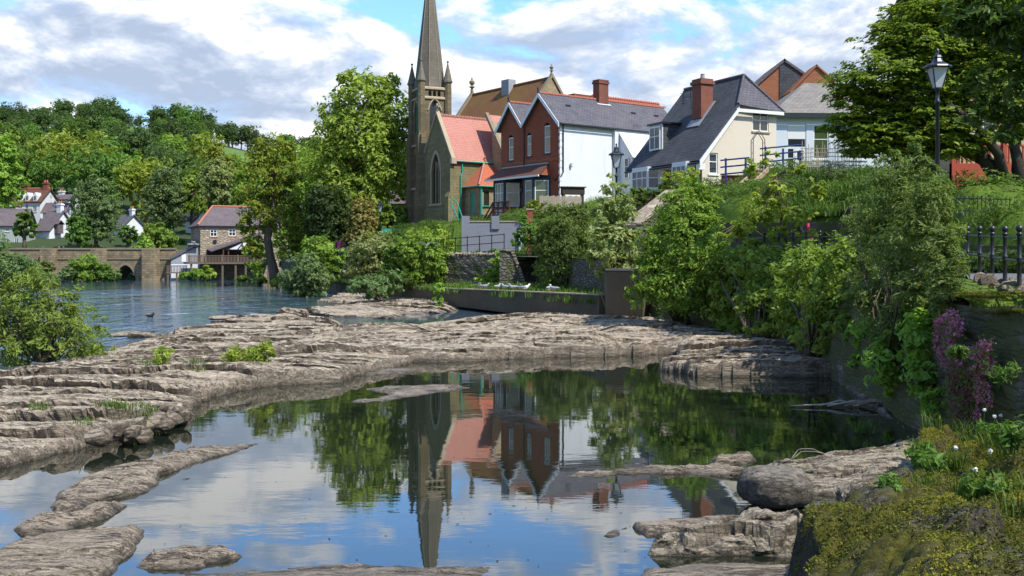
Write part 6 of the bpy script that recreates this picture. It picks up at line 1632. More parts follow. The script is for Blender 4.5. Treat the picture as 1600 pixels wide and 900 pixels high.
# --- big bushes on the right bank
plant('willow_bush', 'broad olive willow bush below the white wall of the red house', 'willow', 55, [(882, 375, 42, 48), (860, 345, 24, 28), (905, 405, 34, 42), (868, 420, 34, 34), (900, 340, 24, 24), (850, 385, 18, 30), (925, 430, 20, 25)], 'leaf_olive', 4.2, 2.5, base=(885, 460, 55), zbase=.9, stems=True, limbs=16, rtrunk=.07, clump=.26, aspect=.34)
plant('lamp_bush', 'light green white flecked bush around the foot of the distant black lamp', 'bush', 42.6, [(958, 308, 24, 30), (945, 345, 24, 30), (974, 345, 20, 34), (950, 385, 30, 30), (985, 385, 22, 28), (975, 420, 22, 22), (935, 410, 18, 24)], 'leaf_pale', 5.6, 2.2, base=(965, 420, 42.9), zbase=2.0, stems=True, limbs=14, rtrunk=.05)
plant('bank_bush', 'big light green bush beside the concrete block', 'bush', 37.5, [(1065, 330, 40, 38), (1078, 298, 24, 20), (1045, 385, 44, 50), (1092, 385, 40, 55), (1060, 450, 50, 40), (1030, 430, 26, 36), (1018, 400, 20, 30), (1105, 330, 22, 34), (1000, 440, 18, 22), (992, 462, 14, 20)], 'leaf_bright', 5.2, 2.5, base=(1065, 505, 38.5), zbase=.3, stems=True, limbs=20, rtrunk=.06, aspect=.4, clump=.28)
plant('bank_bush', 'fresh green leafy bush on the river wall right of the biggest light green bush', 'bush', 32.0, [(1145, 425, 42, 40), (1195, 420, 48, 36), (1150, 475, 44, 36), (1210, 475, 52, 38), (1120, 445, 28, 42), (1240, 440, 34, 38), (1180, 395, 30, 22), (1170, 505, 44, 22), (1215, 508, 40, 20), (1130, 490, 30, 24)], 'leaf_bright', 6.4, 2.3, base=(1180, 525, 32.0), zbase=.3, hug=.2, stems=True, limbs=20, rtrunk=.05, clump=.34)
plant('bank_bush', 'mid green bush below the promenade railing behind the olive shrub', 'bush', 26.5, [(1272, 430, 48, 46), (1250, 485, 48, 36), (1300, 475, 44, 46), (1315, 420, 34, 44), (1285, 515, 40, 22), (1240, 420, 24, 26), (1325, 500, 26, 34), (1262, 525, 36, 18), (1300, 530, 30, 20)], 'leaf_bright', 6.0, 2.3, base=(1270, 540, 26), zbase=.2, hug=.35, stems=True, limbs=18, rtrunk=.05, clump=.34)
plant('maple_sapling', 'thin young maple with open yellow green branches in front of the lawn', 'tree', 35.5, [(1172, 262, 20, 18), (1215, 300, 28, 26), (1250, 262, 16, 20), (1182, 330, 34, 26), (1240, 340, 36, 26), (1205, 250, 14, 16), (1270, 300, 18, 18), (1160, 360, 28, 22), (1265, 372, 26, 20), (1215, 375, 34, 22)], 'leaf_lime', 7.0, 1.15, base=(1228, 405, 35.5), trunk=[(1230, 418, 5), (1228, 380, 4), (1222, 345, 3.2), (1218, 310, 2.4), (1212, 275, 1.5)], limbs=26, clump=.34, inner=.2)
plant('olive_shrub', 'tall dark olive shrub in front of the near black lamp', 'shrub', 18.5, [(1410, 300, 54, 48), (1388, 350, 60, 50), (1450, 340, 46, 54), (1425, 400, 64, 50), (1365, 410, 46, 54), (1472, 405, 30, 50), (1380, 470, 54, 40), (1445, 460, 42, 42), (1445, 265, 22, 28), (1395, 258, 24, 24), (1340, 350, 26, 38), (1432, 232, 12, 22), (1345, 450, 34, 40), (1410, 510, 50, 34), (1480, 470, 22, 40)], 'leaf_shade', 6.4, 2.6, base=(1405, 560, 18.4), zbase=.9, hug=.25, depth=.6, stems=True, limbs=26, rtrunk=.022, aspect=.34, clump=.40, inner=.35)
plant('wall_bush', 'vivid green bush hanging over the pool below the olive shrub', 'bush', 17, [(1362, 508, 40, 28), (1405, 555, 50, 40), (1448, 590, 36, 46), (1340, 528, 24, 24), (1440, 525, 38, 38), (1395, 595, 32, 28), (1462, 635, 26, 26), (1340, 560, 22, 16)], 'leaf_bright', 9.5, 2.4, base=(1440, 590, 16.3), zbase=.9, hug=.75, depth=.7, stems=True, limbs=16, rtrunk=.016, clump=.42)
plant('wall_bush', 'small pale leaved sprig bush low on the right bank rocks', 'bush', 31, [(1195, 514, 22, 10), (1176, 518, 14, 8), (1215, 518, 14, 8)], 'leaf_lime', 5.5, 2.6, base=(1200, 526, 31), zbase=.4, stems=True, crown_name='foliage', rtrunk=.02)
# --- left river willow and reeds
plant('river_willow', 'big spreading green willow bush on the left edge of the ledge', 'willow', 27.5, [(72, 490, 50, 40), (30, 470, 40, 36), (118, 505, 38, 36), (62, 448, 30, 22), (15, 520, 42, 42), (138, 535, 30, 28), (85, 540, 46, 30), (40, 555, 44, 24), (108, 468, 22, 24), (-30, 500, 40, 60), (158, 552, 22, 16), (50, 428, 16, 14), (148, 508, 16, 18), (92, 452, 14, 18)], 'leaf_willow', 6.0, 1.35, base=(70, 585, 27.5), zbase=.2, stems=True, limbs=70, rtrunk=.03, clump=.42, aspect=.34, inner=.3)
plant('river_willow', 'paler willow scrub at the left edge in front of the bridge', 'willow', 62, [(8, 425, 24, 30), (35, 420, 26, 20), (-20, 400, 30, 40), (62, 440, 26, 16)], 'leaf_grey', 4.4, 2.4, base=(10, 470, 62), zbase=.0, stems=True, limbs=12, rtrunk=.06, aspect=.4)
plant('ledge_shrub', 'low spiky green shrub growing in the middle of the rock ledge', 'shrub', 24.2, [(390, 554, 34, 16), (412, 546, 20, 13), (366, 560, 20, 13), (405, 568, 22, 15)], 'leaf_lime', 5.6, 1.9, base=(395, 588, 24.2), zbase=.1, stems=True, limbs=26, rtrunk=.016, clump=.5, aspect=.35, inner=.1, crown_name='foliage')
plant('ledge_shrub', 'small upright green shrub on the left part of the ledge', 'shrub', 23.5, [(257, 553, 17, 14), (258, 572, 15, 16), (246, 564, 10, 10)], 'leaf_lime', 5.4, 1.9, base=(257, 598, 23.5), zbase=.1, stems=True, limbs=18, rtrunk=.016, clump=.5, aspect=.35, inner=.1, crown_name='foliage')
# --- trees at the right
plant('maple_tree', 'large spreading maple with tiers of fine leaves behind the near black lamp', 'maple', 31, [(1392, 118, 80, 40), (1340, 150, 46, 32), (1330, 185, 42, 28), (1440, 70, 80, 42), (1500, 60, 80, 50), (1420, 160, 80, 32), (1380, 200, 64, 24), (1470, 130, 70, 40), (1360, 228, 48, 20), (1450, 205, 70, 26), (1540, 120, 70, 60), (1430, 30, 56, 34), (1600, 60, 80, 60), (1600, 170, 70, 40), (1320, 130, 26, 22), (1420, 235, 40, 18), (1380, 60, 40, 26), (1540, 10, 90, 50), (1400, 222, 80, 28), (1445, 188, 80, 36), (1355, 205, 60, 26), (1490, 225, 60, 30), (1470, 30, 70, 40)],
      'leaf_maple', 6.4, 2.6, base=(1556, 292, 31), trunk=[(1566, 300, 15), (1550, 262, 11), (1525, 232, 9), (1500, 205, 7), (1480, 170, 4)], bark='dark_bark', limbs=44, clump=.42, flat=.22, up=1.3, inner=.3, droop=.25, rand=.55)
m = MB(); o = [c for c in bpy.data.objects if c.name == 'maple_tree'][0]
m.tube([P(1590, 296, 31) - o.location, P(1590, 250, 31) - o.location, P(1575, 190, 31) - o.location], [.22, .17, .1], 8); m.tube([P(1572, 296, 31) - o.location, P(1560, 240, 30.6) - o.location, P(1520, 190, 30) - o.location, P(1480, 160, 30) - o.location], [.2, .15, .1, .05], 8); m.tube([P(1562, 292, 31.2) - o.location, P(1535, 252, 31.5) - o.location, P(1450, 210, 31) - o.location, P(1400, 180, 31) - o.location], [.17, .13, .08, .03], 8)
m.build('stem', M['dark_bark'], o, smooth=True)
plant('overhanging_tree', 'near tree with long hanging leaves in the top right corner', 'tree', 13, [(1600, 40, 56, 44), (1575, 120, 34, 30), (1532, 130, 34, 30), (1522, 188, 26, 16), (1512, 30, 40, 30), (1545, 20, 50, 34), (1605, 130, 40, 40), (1560, 170, 36, 26), (1600, 190, 36, 34), (1570, 215, 26, 14), (1650, 110, 60, 90), (1560, 60, 26, 26), (1700, 0, 110, 90), (1680, 200, 50, 50), (1720, -150, 150, 110), (1800, 60, 120, 120)], 'leaf_near', 13, 1.9, base=(10.9, 12.6), limbs=30, clump=.42, rtrunk=.16, inner=.25, aspect=.42, up=.9, droop=.3)
plant('overhanging_tree', 'leafy tree beside the path shading the mossy bank', 'tree', 6.5, [(3200, -300, 300, 330), (3420, -450, 420, 300), (3150, -600, 330, 300)], 'leaf_near', 28, 1.6, base=(11.2, 6.0), limbs=24, clump=.30, rtrunk=.17, aspect=.42)
# clipped hedge and junipers at the right
plant('hedge', 'yellow green clipped hedge in front of the red fence', 'hedge', 33, [(1515, 288, 26, 13), (1555, 284, 30, 15), (1600, 282, 30, 15)], 'leaf_yellow', 5.0, 3.2, base=(1550, 300, 33), stems=True, ground=True, crown_name='foliage', rtrunk=.02, clump=.2, inner=.8)
plant('juniper', 'spreading dark juniper sprays above the low path wall', 'juniper', 24, [(1500, 352, 34, 22), (1545, 345, 44, 24), (1600, 360, 44, 26), (1525, 368, 40, 20), (1590, 380, 40, 20), (1640, 350, 40, 26), (1570, 365, 40, 22, 23.2), (1620, 375, 40, 22, 23.2)], 'leaf_juniper', 6.0, 2.6, base=(1560, 380, 24), ground=True, limbs=0, stems=True, crown_name='foliage', rtrunk=.02, aspect=.22, flat=.3, up=.9, clump=.5)
plant('lavender_bush', 'grassy leaved green border above the junipers', 'border plant', 27.5, [(1500, 318, 34, 20), (1540, 318, 34, 22), (1575, 312, 36, 22), (1615, 318, 34, 22), (1485, 335, 24, 18), (1560, 318, 40, 20, 26), (1610, 318, 40, 22, 26), (1515, 318, 34, 20, 26), (1650, 318, 40, 22, 27)], 'leaf_mid', 7.0, 2.4, base=(1560, 335, 27), ground=True, limbs=0, stems=True, crown_name='foliage', rtrunk=.02, aspect=.16, up=1.2, clump=.5)
plant('ground_ivy', 'dark green ivy over the slope between the border and the maple trunks', 'ivy', 30, [(1500, 300, 40, 16, 29), (1545, 300, 40, 16, 29.3), (1600, 300, 44, 16, 29), (1480, 300, 34, 16, 31), (1640, 300, 40, 18, 30), (1450, 300, 40, 22, 31), (1410, 300, 40, 22, 33), (1380, 300, 40, 22, 35)], 'leaf_mid', 6.0, 2.4, base=(1540, 300, 29.5), ground=True, limbs=0, stems=True, crown_name='foliage', rtrunk=.02, clump=.5)
# cottage garden
plant('garden_hedge', 'low rounded hedge in front of the cottage bay windows', 'hedge', 63, [(1000, 302, 16, 10), (1020, 306, 20, 10), (1042, 300, 12, 8), (990, 312, 16, 12)], 'leaf_mid', 4.2, 2.8, base=(1010, 318, 63), stems=True, crown_name='foliage', rtrunk=.03)
plant('garden_shrub', 'flowering shrub between the two cottage bays', 'shrub', 60.5, [(1062, 280, 22, 15), (1080, 272, 12, 10), (1045, 290, 14, 10)], 'leaf_lime', 4.4, 2.2, base=(1062, 300, 60.5), stems=True, crown_name='foliage', rtrunk=.03)
plant('garden_shrub', 'leafy shrub on the slope under the brick planter', 'shrub', 55, [(1150, 300, 14, 10), (1100, 310, 20, 12), (1185, 290, 12, 12)], 'leaf_bright', 4.6, 2.0, base=(1145, 318, 55), stems=True, ground=True, crown_name='foliage', rtrunk=.03)
plant('garden_shrub', 'spiky pale shrub under the maple at the top of the lawn', 'shrub', 46, [(1285, 225, 20, 16), (1300, 245, 24, 14)], 'leaf_grey', 5, 1.8, base=(1292, 264, 46), stems=True, ground=True, crown_name='foliage', rtrunk=.03, aspect=.2)
plant('lawn_bush', 'grey green flowering bush on the lawn below the maple', 'shrub', 36, [(1330, 262, 30, 24), (1300, 296, 24, 20), (1350, 290, 34, 24)], 'leaf_grey', 5.2, 1.7, base=(1330, 318, 36), stems=True, ground=True, crown_name='foliage', rtrunk=.02, aspect=.35)
plant('wall_shrub', 'dull green shrub on top of the dark rubble wall', 'shrub', 41, [(1120, 335, 34, 16), (1165, 325, 30, 14), (1210, 325, 30, 12), (1090, 350, 24, 18)], 'leaf_mid', 5, 2.2, base=(1150, 348, 41), stems=True, ground=True, crown_name='foliage', rtrunk=.03)

for u, v, ru, rv, d, mt, lab in [(1118, 305, 22, 16, 55, 'leaf_lime', 'lime shrub left of the timber garden steps'), (1205, 285, 18, 14, 52, 'leaf_bright', 'bright shrub right of the timber garden steps'), (1232, 268, 16, 14, 55, 'leaf_mid', 'shrub in front of the longer blue rail'), (1175, 305, 22, 14, 49, 'leaf_mid', 'dark shrub at the foot of the timber garden steps'),
                                 (1020, 330, 24, 16, 52, 'leaf_bright', 'bright shrub on the sloping rubble wall'), (960, 325, 20, 16, 62, 'leaf_mid', 'shrub beside the distant lamp in front of the white wall'), (918, 322, 22, 14, 68, 'leaf_lime', 'lime shrub above the olive willow near the white wall'), (848, 350, 16, 14, 70, 'leaf_olive', 'olive shrub under the board fence'),
                                 (1300, 320, 26, 14, 38, 'leaf_bright', 'bright shrub at the lower edge of the lawn'), (1255, 325, 22, 10, 40, 'leaf_lime', 'low lime shrub on the rubble wall below the lawn'), (1345, 250, 24, 22, 42, 'leaf_mid', 'shrub under the left side of the maple'), (1480, 270, 26, 22, 33, 'leaf_mid', 'shrub in front of the left end of the red fence')]:
    p = P(u, v + rv, d)
    plant('bank_shrub', lab, 'shrub', d, [(u, v, ru * .75, rv * .8), (u - ru * .45, v + rv * .3, ru * .5, rv * .6), (u + ru * .45, v + rv * .25, ru * .5, rv * .65)], mt, 4.6, 2.2, base=(p.x, p.y), zbase=min(p.z, zg(p.x, p.y)), ground=True, stems=True, crown_name='foliage', rtrunk=.02, limbs=5, clump=.45)

# --- trees in front of the hill, each with its own look
for u, v, ru, rv, d, mt, lab, kw in [
    (150, 322, 36, 56, 165, 'leaf_grey', 'tall grey green poplar right of the white gabled house', dict(aspect=.4)),
    (255, 305, 34, 52, 178, 'leaf_grey', 'broad grey green poplar above the white house among trees', dict(aspect=.4)),
    (122, 360, 20, 28, 160, 'leaf_mid', 'small fresh tree on the bridge road right of the shop front', {}),
    (38, 352, 17, 26, 162, 'leaf_mid', 'round green tree on the bridge in front of the grey house', {}),
    (340, 285, 34, 44, 172, 'leaf_pale', 'pale flowering tree above the mill roof', {}),
    (300, 300, 24, 36, 180, 'leaf_bright', 'bright green tree left of the pale flowering tree', {}),
    (103, 255, 44, 34, 235, 'leaf_yellow', 'big golden green tree on the slope above the white houses', {}),
    (205, 268, 26, 30, 225, 'leaf_bright', 'vivid green tree above the grey poplars', {}),
    (8, 270, 28, 60, 190, 'leaf_bright', 'tall bright tree at the left frame edge above the houses', {}),
    (60, 280, 22, 24, 228, 'leaf_bright', 'green tree directly behind the tall white house', {}),
    (245, 375, 30, 28, 158, 'leaf_bright', 'leafy tree left of the mill annex', {}),
    (225, 392, 20, 22, 154, 'leaf_bright', 'low willow overhanging the right end of the bridge', {}),
    (200, 365, 16, 16, 172, 'leaf_mid', 'dark little tree in front of the right white house', {}),
    (340, 250, 26, 26, 240, 'leaf_yellow', 'yellow green tree on the slope above the pale flowering tree', {}),
    (280, 265, 24, 26, 250, 'leaf_bright', 'bright tree halfway up the slope', {}),
    (385, 300, 24, 40, 165, 'leaf_bright', 'green tree behind the mill and the leaning river tree', {}),
    (205, 250, 20, 24, 260, 'leaf_wood', 'dark oak on the edge of the hill pasture', {}),
]:
    sub = [(u, v, ru * .7, rv * .7), (u - ru * .45, v + rv * .3, ru * .55, rv * .5), (u + ru * .5, v + rv * .2, ru * .5, rv * .55), (u + ru * .1, v - rv * .55, ru * .45, rv * .42), (u - ru * .25, v - rv * .25, ru * .55, rv * .5), (u + ru * .25, v + rv * .6, ru * .55, rv * .38)]
    p = P(u, v + rv * 1.1, d)
    plant('tree', lab, 'tree', d, sub, mt, 4.2, 2.2, base=(p.x, p.y), zbase=p.z - 1.5, rtrunk=.3, clump=.32, limbs=12, **kw)
for u, v, ru, rv, d, mt, lab in [(132, 418, 28, 25, 141, 'leaf_bright', 'round bright bush on the islet before the bridge'), (166, 426, 22, 18, 141, 'leaf_mid', 'darker bush on the islet right of the round bright one'), (108, 428, 14, 14, 139, 'leaf_grey', 'pale low bush on the islet left of the round bright one'),
                                 (303, 428, 22, 13, 144, 'leaf_bright', 'low bright bush under the mill deck'), (325, 427, 14, 12, 144.5, 'leaf_lime', 'small lime bush under the middle of the mill deck'), (380, 436, 14, 8, 140, 'leaf_mid', 'low bush at the right end of the mill deck'),
                                 (205, 428, 9, 10, 168, 'leaf_mid', 'bush seen through the right hand bridge arch'), (100, 424, 10, 9, 168, 'leaf_mid', 'bush seen through the middle bridge arch'), (62, 424, 26, 20, 112, 'leaf_olive', 'olive scrub in the river left of the islet'), (20, 425, 30, 20, 118, 'leaf_bright', 'green scrub in front of the left end of the bridge'),
                                 (265, 378, 26, 16, 176, 'leaf_mid', 'dark hedge on the far bank between the right white house and the mill annex'), (60, 392, 20, 8, 168, 'leaf_mid', 'low hedge on the bridge road below the tall white house'), (140, 388, 20, 10, 170, 'leaf_bright', 'bright hedge on the bridge road under the tall poplar'), (230, 372, 18, 14, 190, 'leaf_lime', 'lime green shrub right of the white house among trees'),
                                 (432, 440, 12, 8, 106, 'leaf_lime', 'low grass green bush at the foot of the leaning tree'), (405, 436, 14, 8, 118, 'leaf_bright', 'small bush on the far shore left of the leaning tree')]:
    p = P(u, v + rv, d)
    plant('river_bush', lab, 'bush', d, [(u, v, ru * .75, rv * .8), (u - ru * .45, v + rv * .3, ru * .5, rv * .6), (u + ru * .45, v + rv * .25, ru * .5, rv * .65)], mt, 4.0, 2.6, base=(p.x, p.y), zbase=max(p.z - .3, -.1), stems=True, crown_name='foliage', rtrunk=.08, limbs=6)

# ------------------------------------------------------------------ wooded hill
def hill_z(x, y):
    u = 800 + x / y * F
    ridge = np.interp(u, [-400, 0, 70, 150, 300, 400, 490, 640, 900, 1400, 2200], [54, 57, 57, 58, 53, 47, 44, 36, 26, 18, 15])
    f = sstep(165, 430, y) * .55 + np.clip((y - 165) / 265, 0, 1) * .45
    return 4.5 + (ridge - 4.5) * f + 1.5 * fbm(x * .02, y * .02, 81, 3) - np.clip(y - 430, 0, 400) * .12


hx_, hy_ = np.meshgrid(np.linspace(-420, 420, 120), np.r_[np.linspace(165, 440, 60), np.linspace(450, 800, 20)])
tag(grid_mesh('hillside', hx_, hy_, hill_z(hx_, hy_), M['woodfloor']), kind='structure')
for k, pts in enumerate([[(188, 212), (205, 205), (240, 208), (238, 232), (215, 240), (195, 236)], [(330, 236), (350, 230), (420, 250), (470, 262), (470, 274), (400, 268), (345, 252)]]):
    cu = sum(p[0] for p in pts) / len(pts); cv_ = sum(p[1] for p in pts) / len(pts)
fld_u = [(184, 246, 372, 426), (325, 480, 336, 378)]
for (ua, ub, ya, yb_) in fld_u:
    uu, yy = np.meshgrid(np.linspace(ua, ub, 30), np.linspace(ya, yb_, 20)); xx = (uu - 800) / F * yy
    tag(grid_mesh('pasture', xx, yy, hill_z(xx, yy) + .35, M['field']), kind='structure')


def proto(seed, tall=1.0, wide=1.0, n=1500, leaf=.85):
    rs = np.random.RandomState(seed); bl = []
    for i in range(8):
        a = rs.uniform(0, 6.3); r = rs.uniform(.2, .62); bl.append([math.cos(a) * r * 6 * wide, math.sin(a) * r * 6 * wide, rs.uniform(5.5, 11) * tall, rs.uniform(2.4, 3.6) * wide, rs.uniform(2.4, 3.6) * wide, rs.uniform(2.0, 3.0) * tall])
    bl.append([0, 0, 9.5 * tall, 3.8 * wide, 3.8 * wide, 4 * tall]); bl.append([0, 0, 4.5, 3.5 * wide, 3.5 * wide, 2.4])
    v, f, t, cc = crown_data(bl, leaf, n, seed, clump=.42, per=16)
    crown = np_mesh('crown', v, f, M['leaf_wood'], False, t)
    m = MB(); m.tube([(0, 0, -2), (0, 0, 3), (.3, .2, 8 * tall)], [.45, .35, .15], 6); limb_tubes(m, None, [Vector((0, 0, 4)), Vector((.2, .1, 6))], cc[:8], .16, rs)
    t_ = m.build('trunk', M['dark_bark']); tm = t_.data; bpy.data.objects.remove(t_)
    return crown, tm


protos = [proto(900 + i, rng.uniform(.85, 1.15), rng.uniform(.85, 1.15), 1700) for i in range(7)]
rs = np.random.RandomState(12)
placed = []


def hill_tree(x, y, s, mt, lab, group, pi=None, sz=1.0):
    cm, tm = protos[rs.randint(len(protos)) if pi is None else pi]
    o = thing('hill_tree', lab, 'tree', (x, y, float(hill_z(np.array(x), np.array(y)))), rs.uniform(0, 6.3), group); o.scale = (s, s, s * sz)
    c = link('crown', cm, o); c.material_slots[0].link = 'OBJECT'; c.material_slots[0].material = M[mt]
    link('trunk', tm, o)


tries = 0
while len(placed) < 258 and tries < 14000:
    tries += 1
    y = rs.uniform(194, 418) if tries > 600 else rs.uniform(194, 225); u = rs.uniform(-90, 720); x = (u - 800) / F * y
    if any(a < u < b and c - 62 < y < d_ + 4 for a, b, c, d_ in fld_u): continue
    if u > 600 and y < 300: continue
    if y < 216 and any(a < u < b for a, b in ((-40, 118), (168, 225), (285, 312))): continue
    if any((x - a) ** 2 + (y - b) ** 2 < (10.5 if y < 290 else 8.0) ** 2 for a, b in placed): continue
    placed.append((x, y))
    mt = ('leaf_wood', 'leaf_wood', 'leaf_dark', 'leaf_mid')[rs.randint(4)] if y > 300 else ('leaf_mid', 'leaf_bright', 'leaf_lime', 'leaf_wood', 'leaf_yellow')[rs.randint(5)]
    hill_tree(x, y, rs.uniform(.75, 1.05) if y < 290 else rs.uniform(.5, .85), mt, 'leafy woodland tree standing among many on the far hillside', 'trees of the hillside wood')
for i in range(34):                                             # oaks along the skyline
    u = -60 + i * 19 + rs.uniform(-7, 7); y = 428 + rs.uniform(-5, 8)
    if 262 < u < 275 or 118 < u < 130: continue
    hill_tree((u - 800) / F * y, y, rs.uniform(.55, .8), 'leaf_dark' if i % 3 else 'leaf_wood', 'dark oak standing in the row along the hill skyline', 'oaks on the skyline', sz=rs.uniform(.7, .9))

# ------------------------------------------------------------------ tangled low growth on the slopes of the right bank
def cover(name, label, n, xr, yr, mat, leaf, lump, seed, smin=4.6, thr=-.1, aspect=.4, up=.6):
    r2 = np.random.RandomState(seed)
    i = r2.randint(0, BX.shape[0] - 1, n); j = r2.randint(0, BX.shape[1] - 1, n)
    a, b = r2.uniform(size=n), r2.uniform(size=n)
    lerp = lambda A: (A[i, j] * (1 - a) + A[i + 1, j] * a) * (1 - b) + (A[i, j + 1] * (1 - a) + A[i + 1, j + 1] * a) * b
    x, y, z = lerp(BX), lerp(BY), lerp(BZ)
    nz_ = fbm(x * .8, y * .8, seed, 4)
    ok = (x > xr[0]) & (x < xr[1]) & (y > yr[0]) & (y < yr[1]) & (nz_ > thr) & (dist[j] > smin)
    x, y, z, nz_ = x[ok], y[ok], z[ok], nz_[ok]
    h = lump * np.clip(nz_ - thr, 0, 1) * 1.6 + .06
    pts = np.stack([x, y, z + h * r2.uniform(.0, 1, len(x)) ** .6], 1)
    v, f, t = leaf_cloud(pts, np.tile([0, -.2, 1.], (len(pts), 1)), leaf, r2, np.clip(.5 + .7 * fbm(x * .5, y * .5, seed + 3, 3) + .15 * r2.normal(size=len(x)), 0, 1), aspect, up, 1.1)
    return tag(link(name, np_mesh(name, v, f, M[mat], False, t)), label, None, None, 'stuff')


cover('ground_cover', 'tangled green ground cover over the slope behind the promenade', 420000, (8, 24), (16, 46), 'leaf_mid', .11, .45, 501, thr=-.05)
cover('rough_grass', 'rough grass and weeds on the banks between the houses', 900000, (-12, 30), (30, 100), 'grass', .24, .35, 503, thr=-.35, aspect=.14, up=.2)
cover('ground_cover', 'low weeds at the foot of the near railing', 260000, (6.5, 9.6), (9, 30), 'leaf_shade', .07, .16, 505, smin=.1, thr=-.12)

# ------------------------------------------------------------------ mossy bank and flowers of the right foreground
mb_px = [(1236, 930), (1232, 860), (1238, 800), (1262, 775), (1300, 765), (1340, 742), (1400, 715), (1470, 700), (1560, 695), (1640, 690)]
mpoly = [(1.72, 5.2), (1.78, 6.6), (1.92, 7.6), (2.45, 8.5), (3.05, 9.3), (3.7, 10.2), (4.5, 11.8), (5.1, 13.2), (6.9, 13.6), (6.9, 5.2)]
gx, gy = np.meshgrid(np.linspace(1.35, 6.95, 245), np.linspace(5.0, 13.9, 300))
wx = gx + .22 * fbm(gx * 1.5, gy * 1.5, 401, 5); wy = gy + .22 * fbm(gx * 1.5, gy * 1.5, 402, 5)
e = sdf(mpoly, wx, wy)
s1, k1 = strata(gx * 1.2, gy * 1.2, .9, 1.1, .32, 405, sharp=.06); s2, k2 = strata(gx, gy, .9, .42, .10, 406)
mz = .60 * sstep(-.02, .13, e) + .28 * (1 - np.exp(-np.clip(e, 0, 9) / .9)) + .30 * fbm(gx * 1.1, gy * 1.1, 403, 5) + (s1 + s2) * sstep(0, .3, e) + .03 * fbm(gx * 6, gy * 6, 404, 4)
mz = mz - np.clip(gy - 8.2, 0, 9) * .085 * sstep(0, .4, e) + sstep(4.4, 6.4, gx) * sstep(9.5, 7.5, gy) * .3 * sstep(0, .5, e)
cq, cd_ = cells(gx * 5.5 + .4 * fbm(gx * 4, gy * 4, 421, 3), gy * 5.5 + .4 * fbm(gx * 4, gy * 4, 422, 3), 423)
mz = mz + (.055 * np.sqrt(np.clip(cd_ * 1.6, 0, 1)) * (.4 + cq)) * sstep(0, .2, e) - .02
mz = np.where(e > -.02, mz, e * 2.2)
mo = tag(grid_mesh('mossy_rock', gx, gy, mz, M['moss_rock'], keep=mz > -.3), 'big dark rock bank covered in yellow green moss in the bottom right corner', 'mossy rock')
rs = np.random.RandomState(77)


def on_moss(n, dens=None):
    i = rs.randint(2, gx.shape[0] - 2, n); j = rs.randint(2, gx.shape[1] - 2, n)
    ok = (e[i, j] > .03)
    if dens is not None: ok &= rs.uniform(size=n) < dens(gx[i, j], gy[i, j])
    i, j = i[ok], j[ok]
    return np.stack([gx[i, j] + rs.uniform(-.012, .012, len(i)), gy[i, j] + rs.uniform(-.012, .012, len(i)), mz[i, j]], 1)


mdens = lambda x, y: np.clip(fbm(x * 1.4, y * 1.4, 411, 5) * 3.2 + .72 - sstep(4.6, 6.0, x) * .35, 0, 1)
pt = on_moss(620000, mdens); pt[:, 2] += rs.uniform(.0, .022, len(pt))
tn = np.clip(.42 + .75 * fbm(pt[:, 0] * 1.7, pt[:, 1] * 1.7, 412, 5) + .12 * rs.normal(size=len(pt)), 0, 1)
v, f, t = leaf_cloud(pt, np.tile([0, 0, 1.], (len(pt), 1)), .0135, rs, tn, .6, .4, 1.6)
tag(link('moss', np_mesh('moss', v, f, M['moss'], False, t), mo), kind='stuff')


def blades(name, label, centers, h, mat, per, spread, width=.012, cat='grass', kind='stuff', lean=.5, parent=None):
    vs = []; fs = []; tt_ = []
    for c in centers:
        for _ in range(per):
            a = rs.uniform(0, 6.3); r = spread * math.sqrt(rs.uniform()); b = np.array(c) + [math.cos(a) * r, math.sin(a) * r, -.02]
            hh_ = h * rs.uniform(.5, 1.25); d = rs.uniform(0, 6.3); l = lean * rs.uniform(.2, 1.3) * hh_; w_ = np.array([-math.sin(d), math.cos(d), 0]) * width
            mid = b + [math.cos(d) * l * .35, math.sin(d) * l * .35, hh_ * .62]; tip = b + [math.cos(d) * l, math.sin(d) * l, hh_ * rs.uniform(.75, 1)]
            n = len(vs); vs += [b - w_, b + w_, mid + w_ * .8, mid - w_ * .8, tip + w_ * .1, tip - w_ * .1]; fs += [(n, n + 1, n + 2, n + 3), (n + 3, n + 2, n + 4, n + 5)]
            q = np.clip(rs.normal(.5, .25), 0, 1); tt_ += [q, q]
    o = link(name, np_mesh(name, np.array(vs), np.array(fs), M[mat], False, tt_), parent)
    return tag(o, label, cat, None, kind)


def zm(x, y):
    i = np.argmin((gx - x) ** 2 + (gy - y) ** 2); return float(mz.ravel()[i])


tufts = [(x, y, zm(x, y)) for x, y in zip(rs.uniform(3.4, 6.6, 46), rs.uniform(7.2, 13.4, 46)) if zm(x, y) > .5]
blades('grass_tufts', 'green grass tufts growing on the mossy rock bank', tufts, .22, 'grass', 46, .13, .006)
tl = []
for (u, v, n_, sp) in [(200, 655, 8, .5), (235, 642, 6, .4), (178, 650, 5, .4), (130, 662, 3, .15), (55, 650, 3, .15), (222, 578, 3, .3), (300, 590, 3, .3), (1352, 652, 4, .15)]:
    for _ in range(n_):
        x, y = W(u + rs.uniform(-26, 26) * sp * 2, v - 6 + rs.uniform(-7, 7), .3); tl.append((x, y, max(.05, ledge_z(x, y))))
blades('grass_tufts', 'bright grass tufts rooted in the cracks of the left ledge', tl, .15, 'grass', 34, .17, .006, lean=.9)
lw = []
for _ in range(900):
    u = rs.uniform(1238, 1345); d = rs.uniform(38, 50); x = (u - 800) / F * d; lw.append((x, d, zg(x, d)))
blades('lawn_grass', 'long sunlit grass on the bank below the maple', lw, .35, 'grass', 26, .35, .022)
vg = []
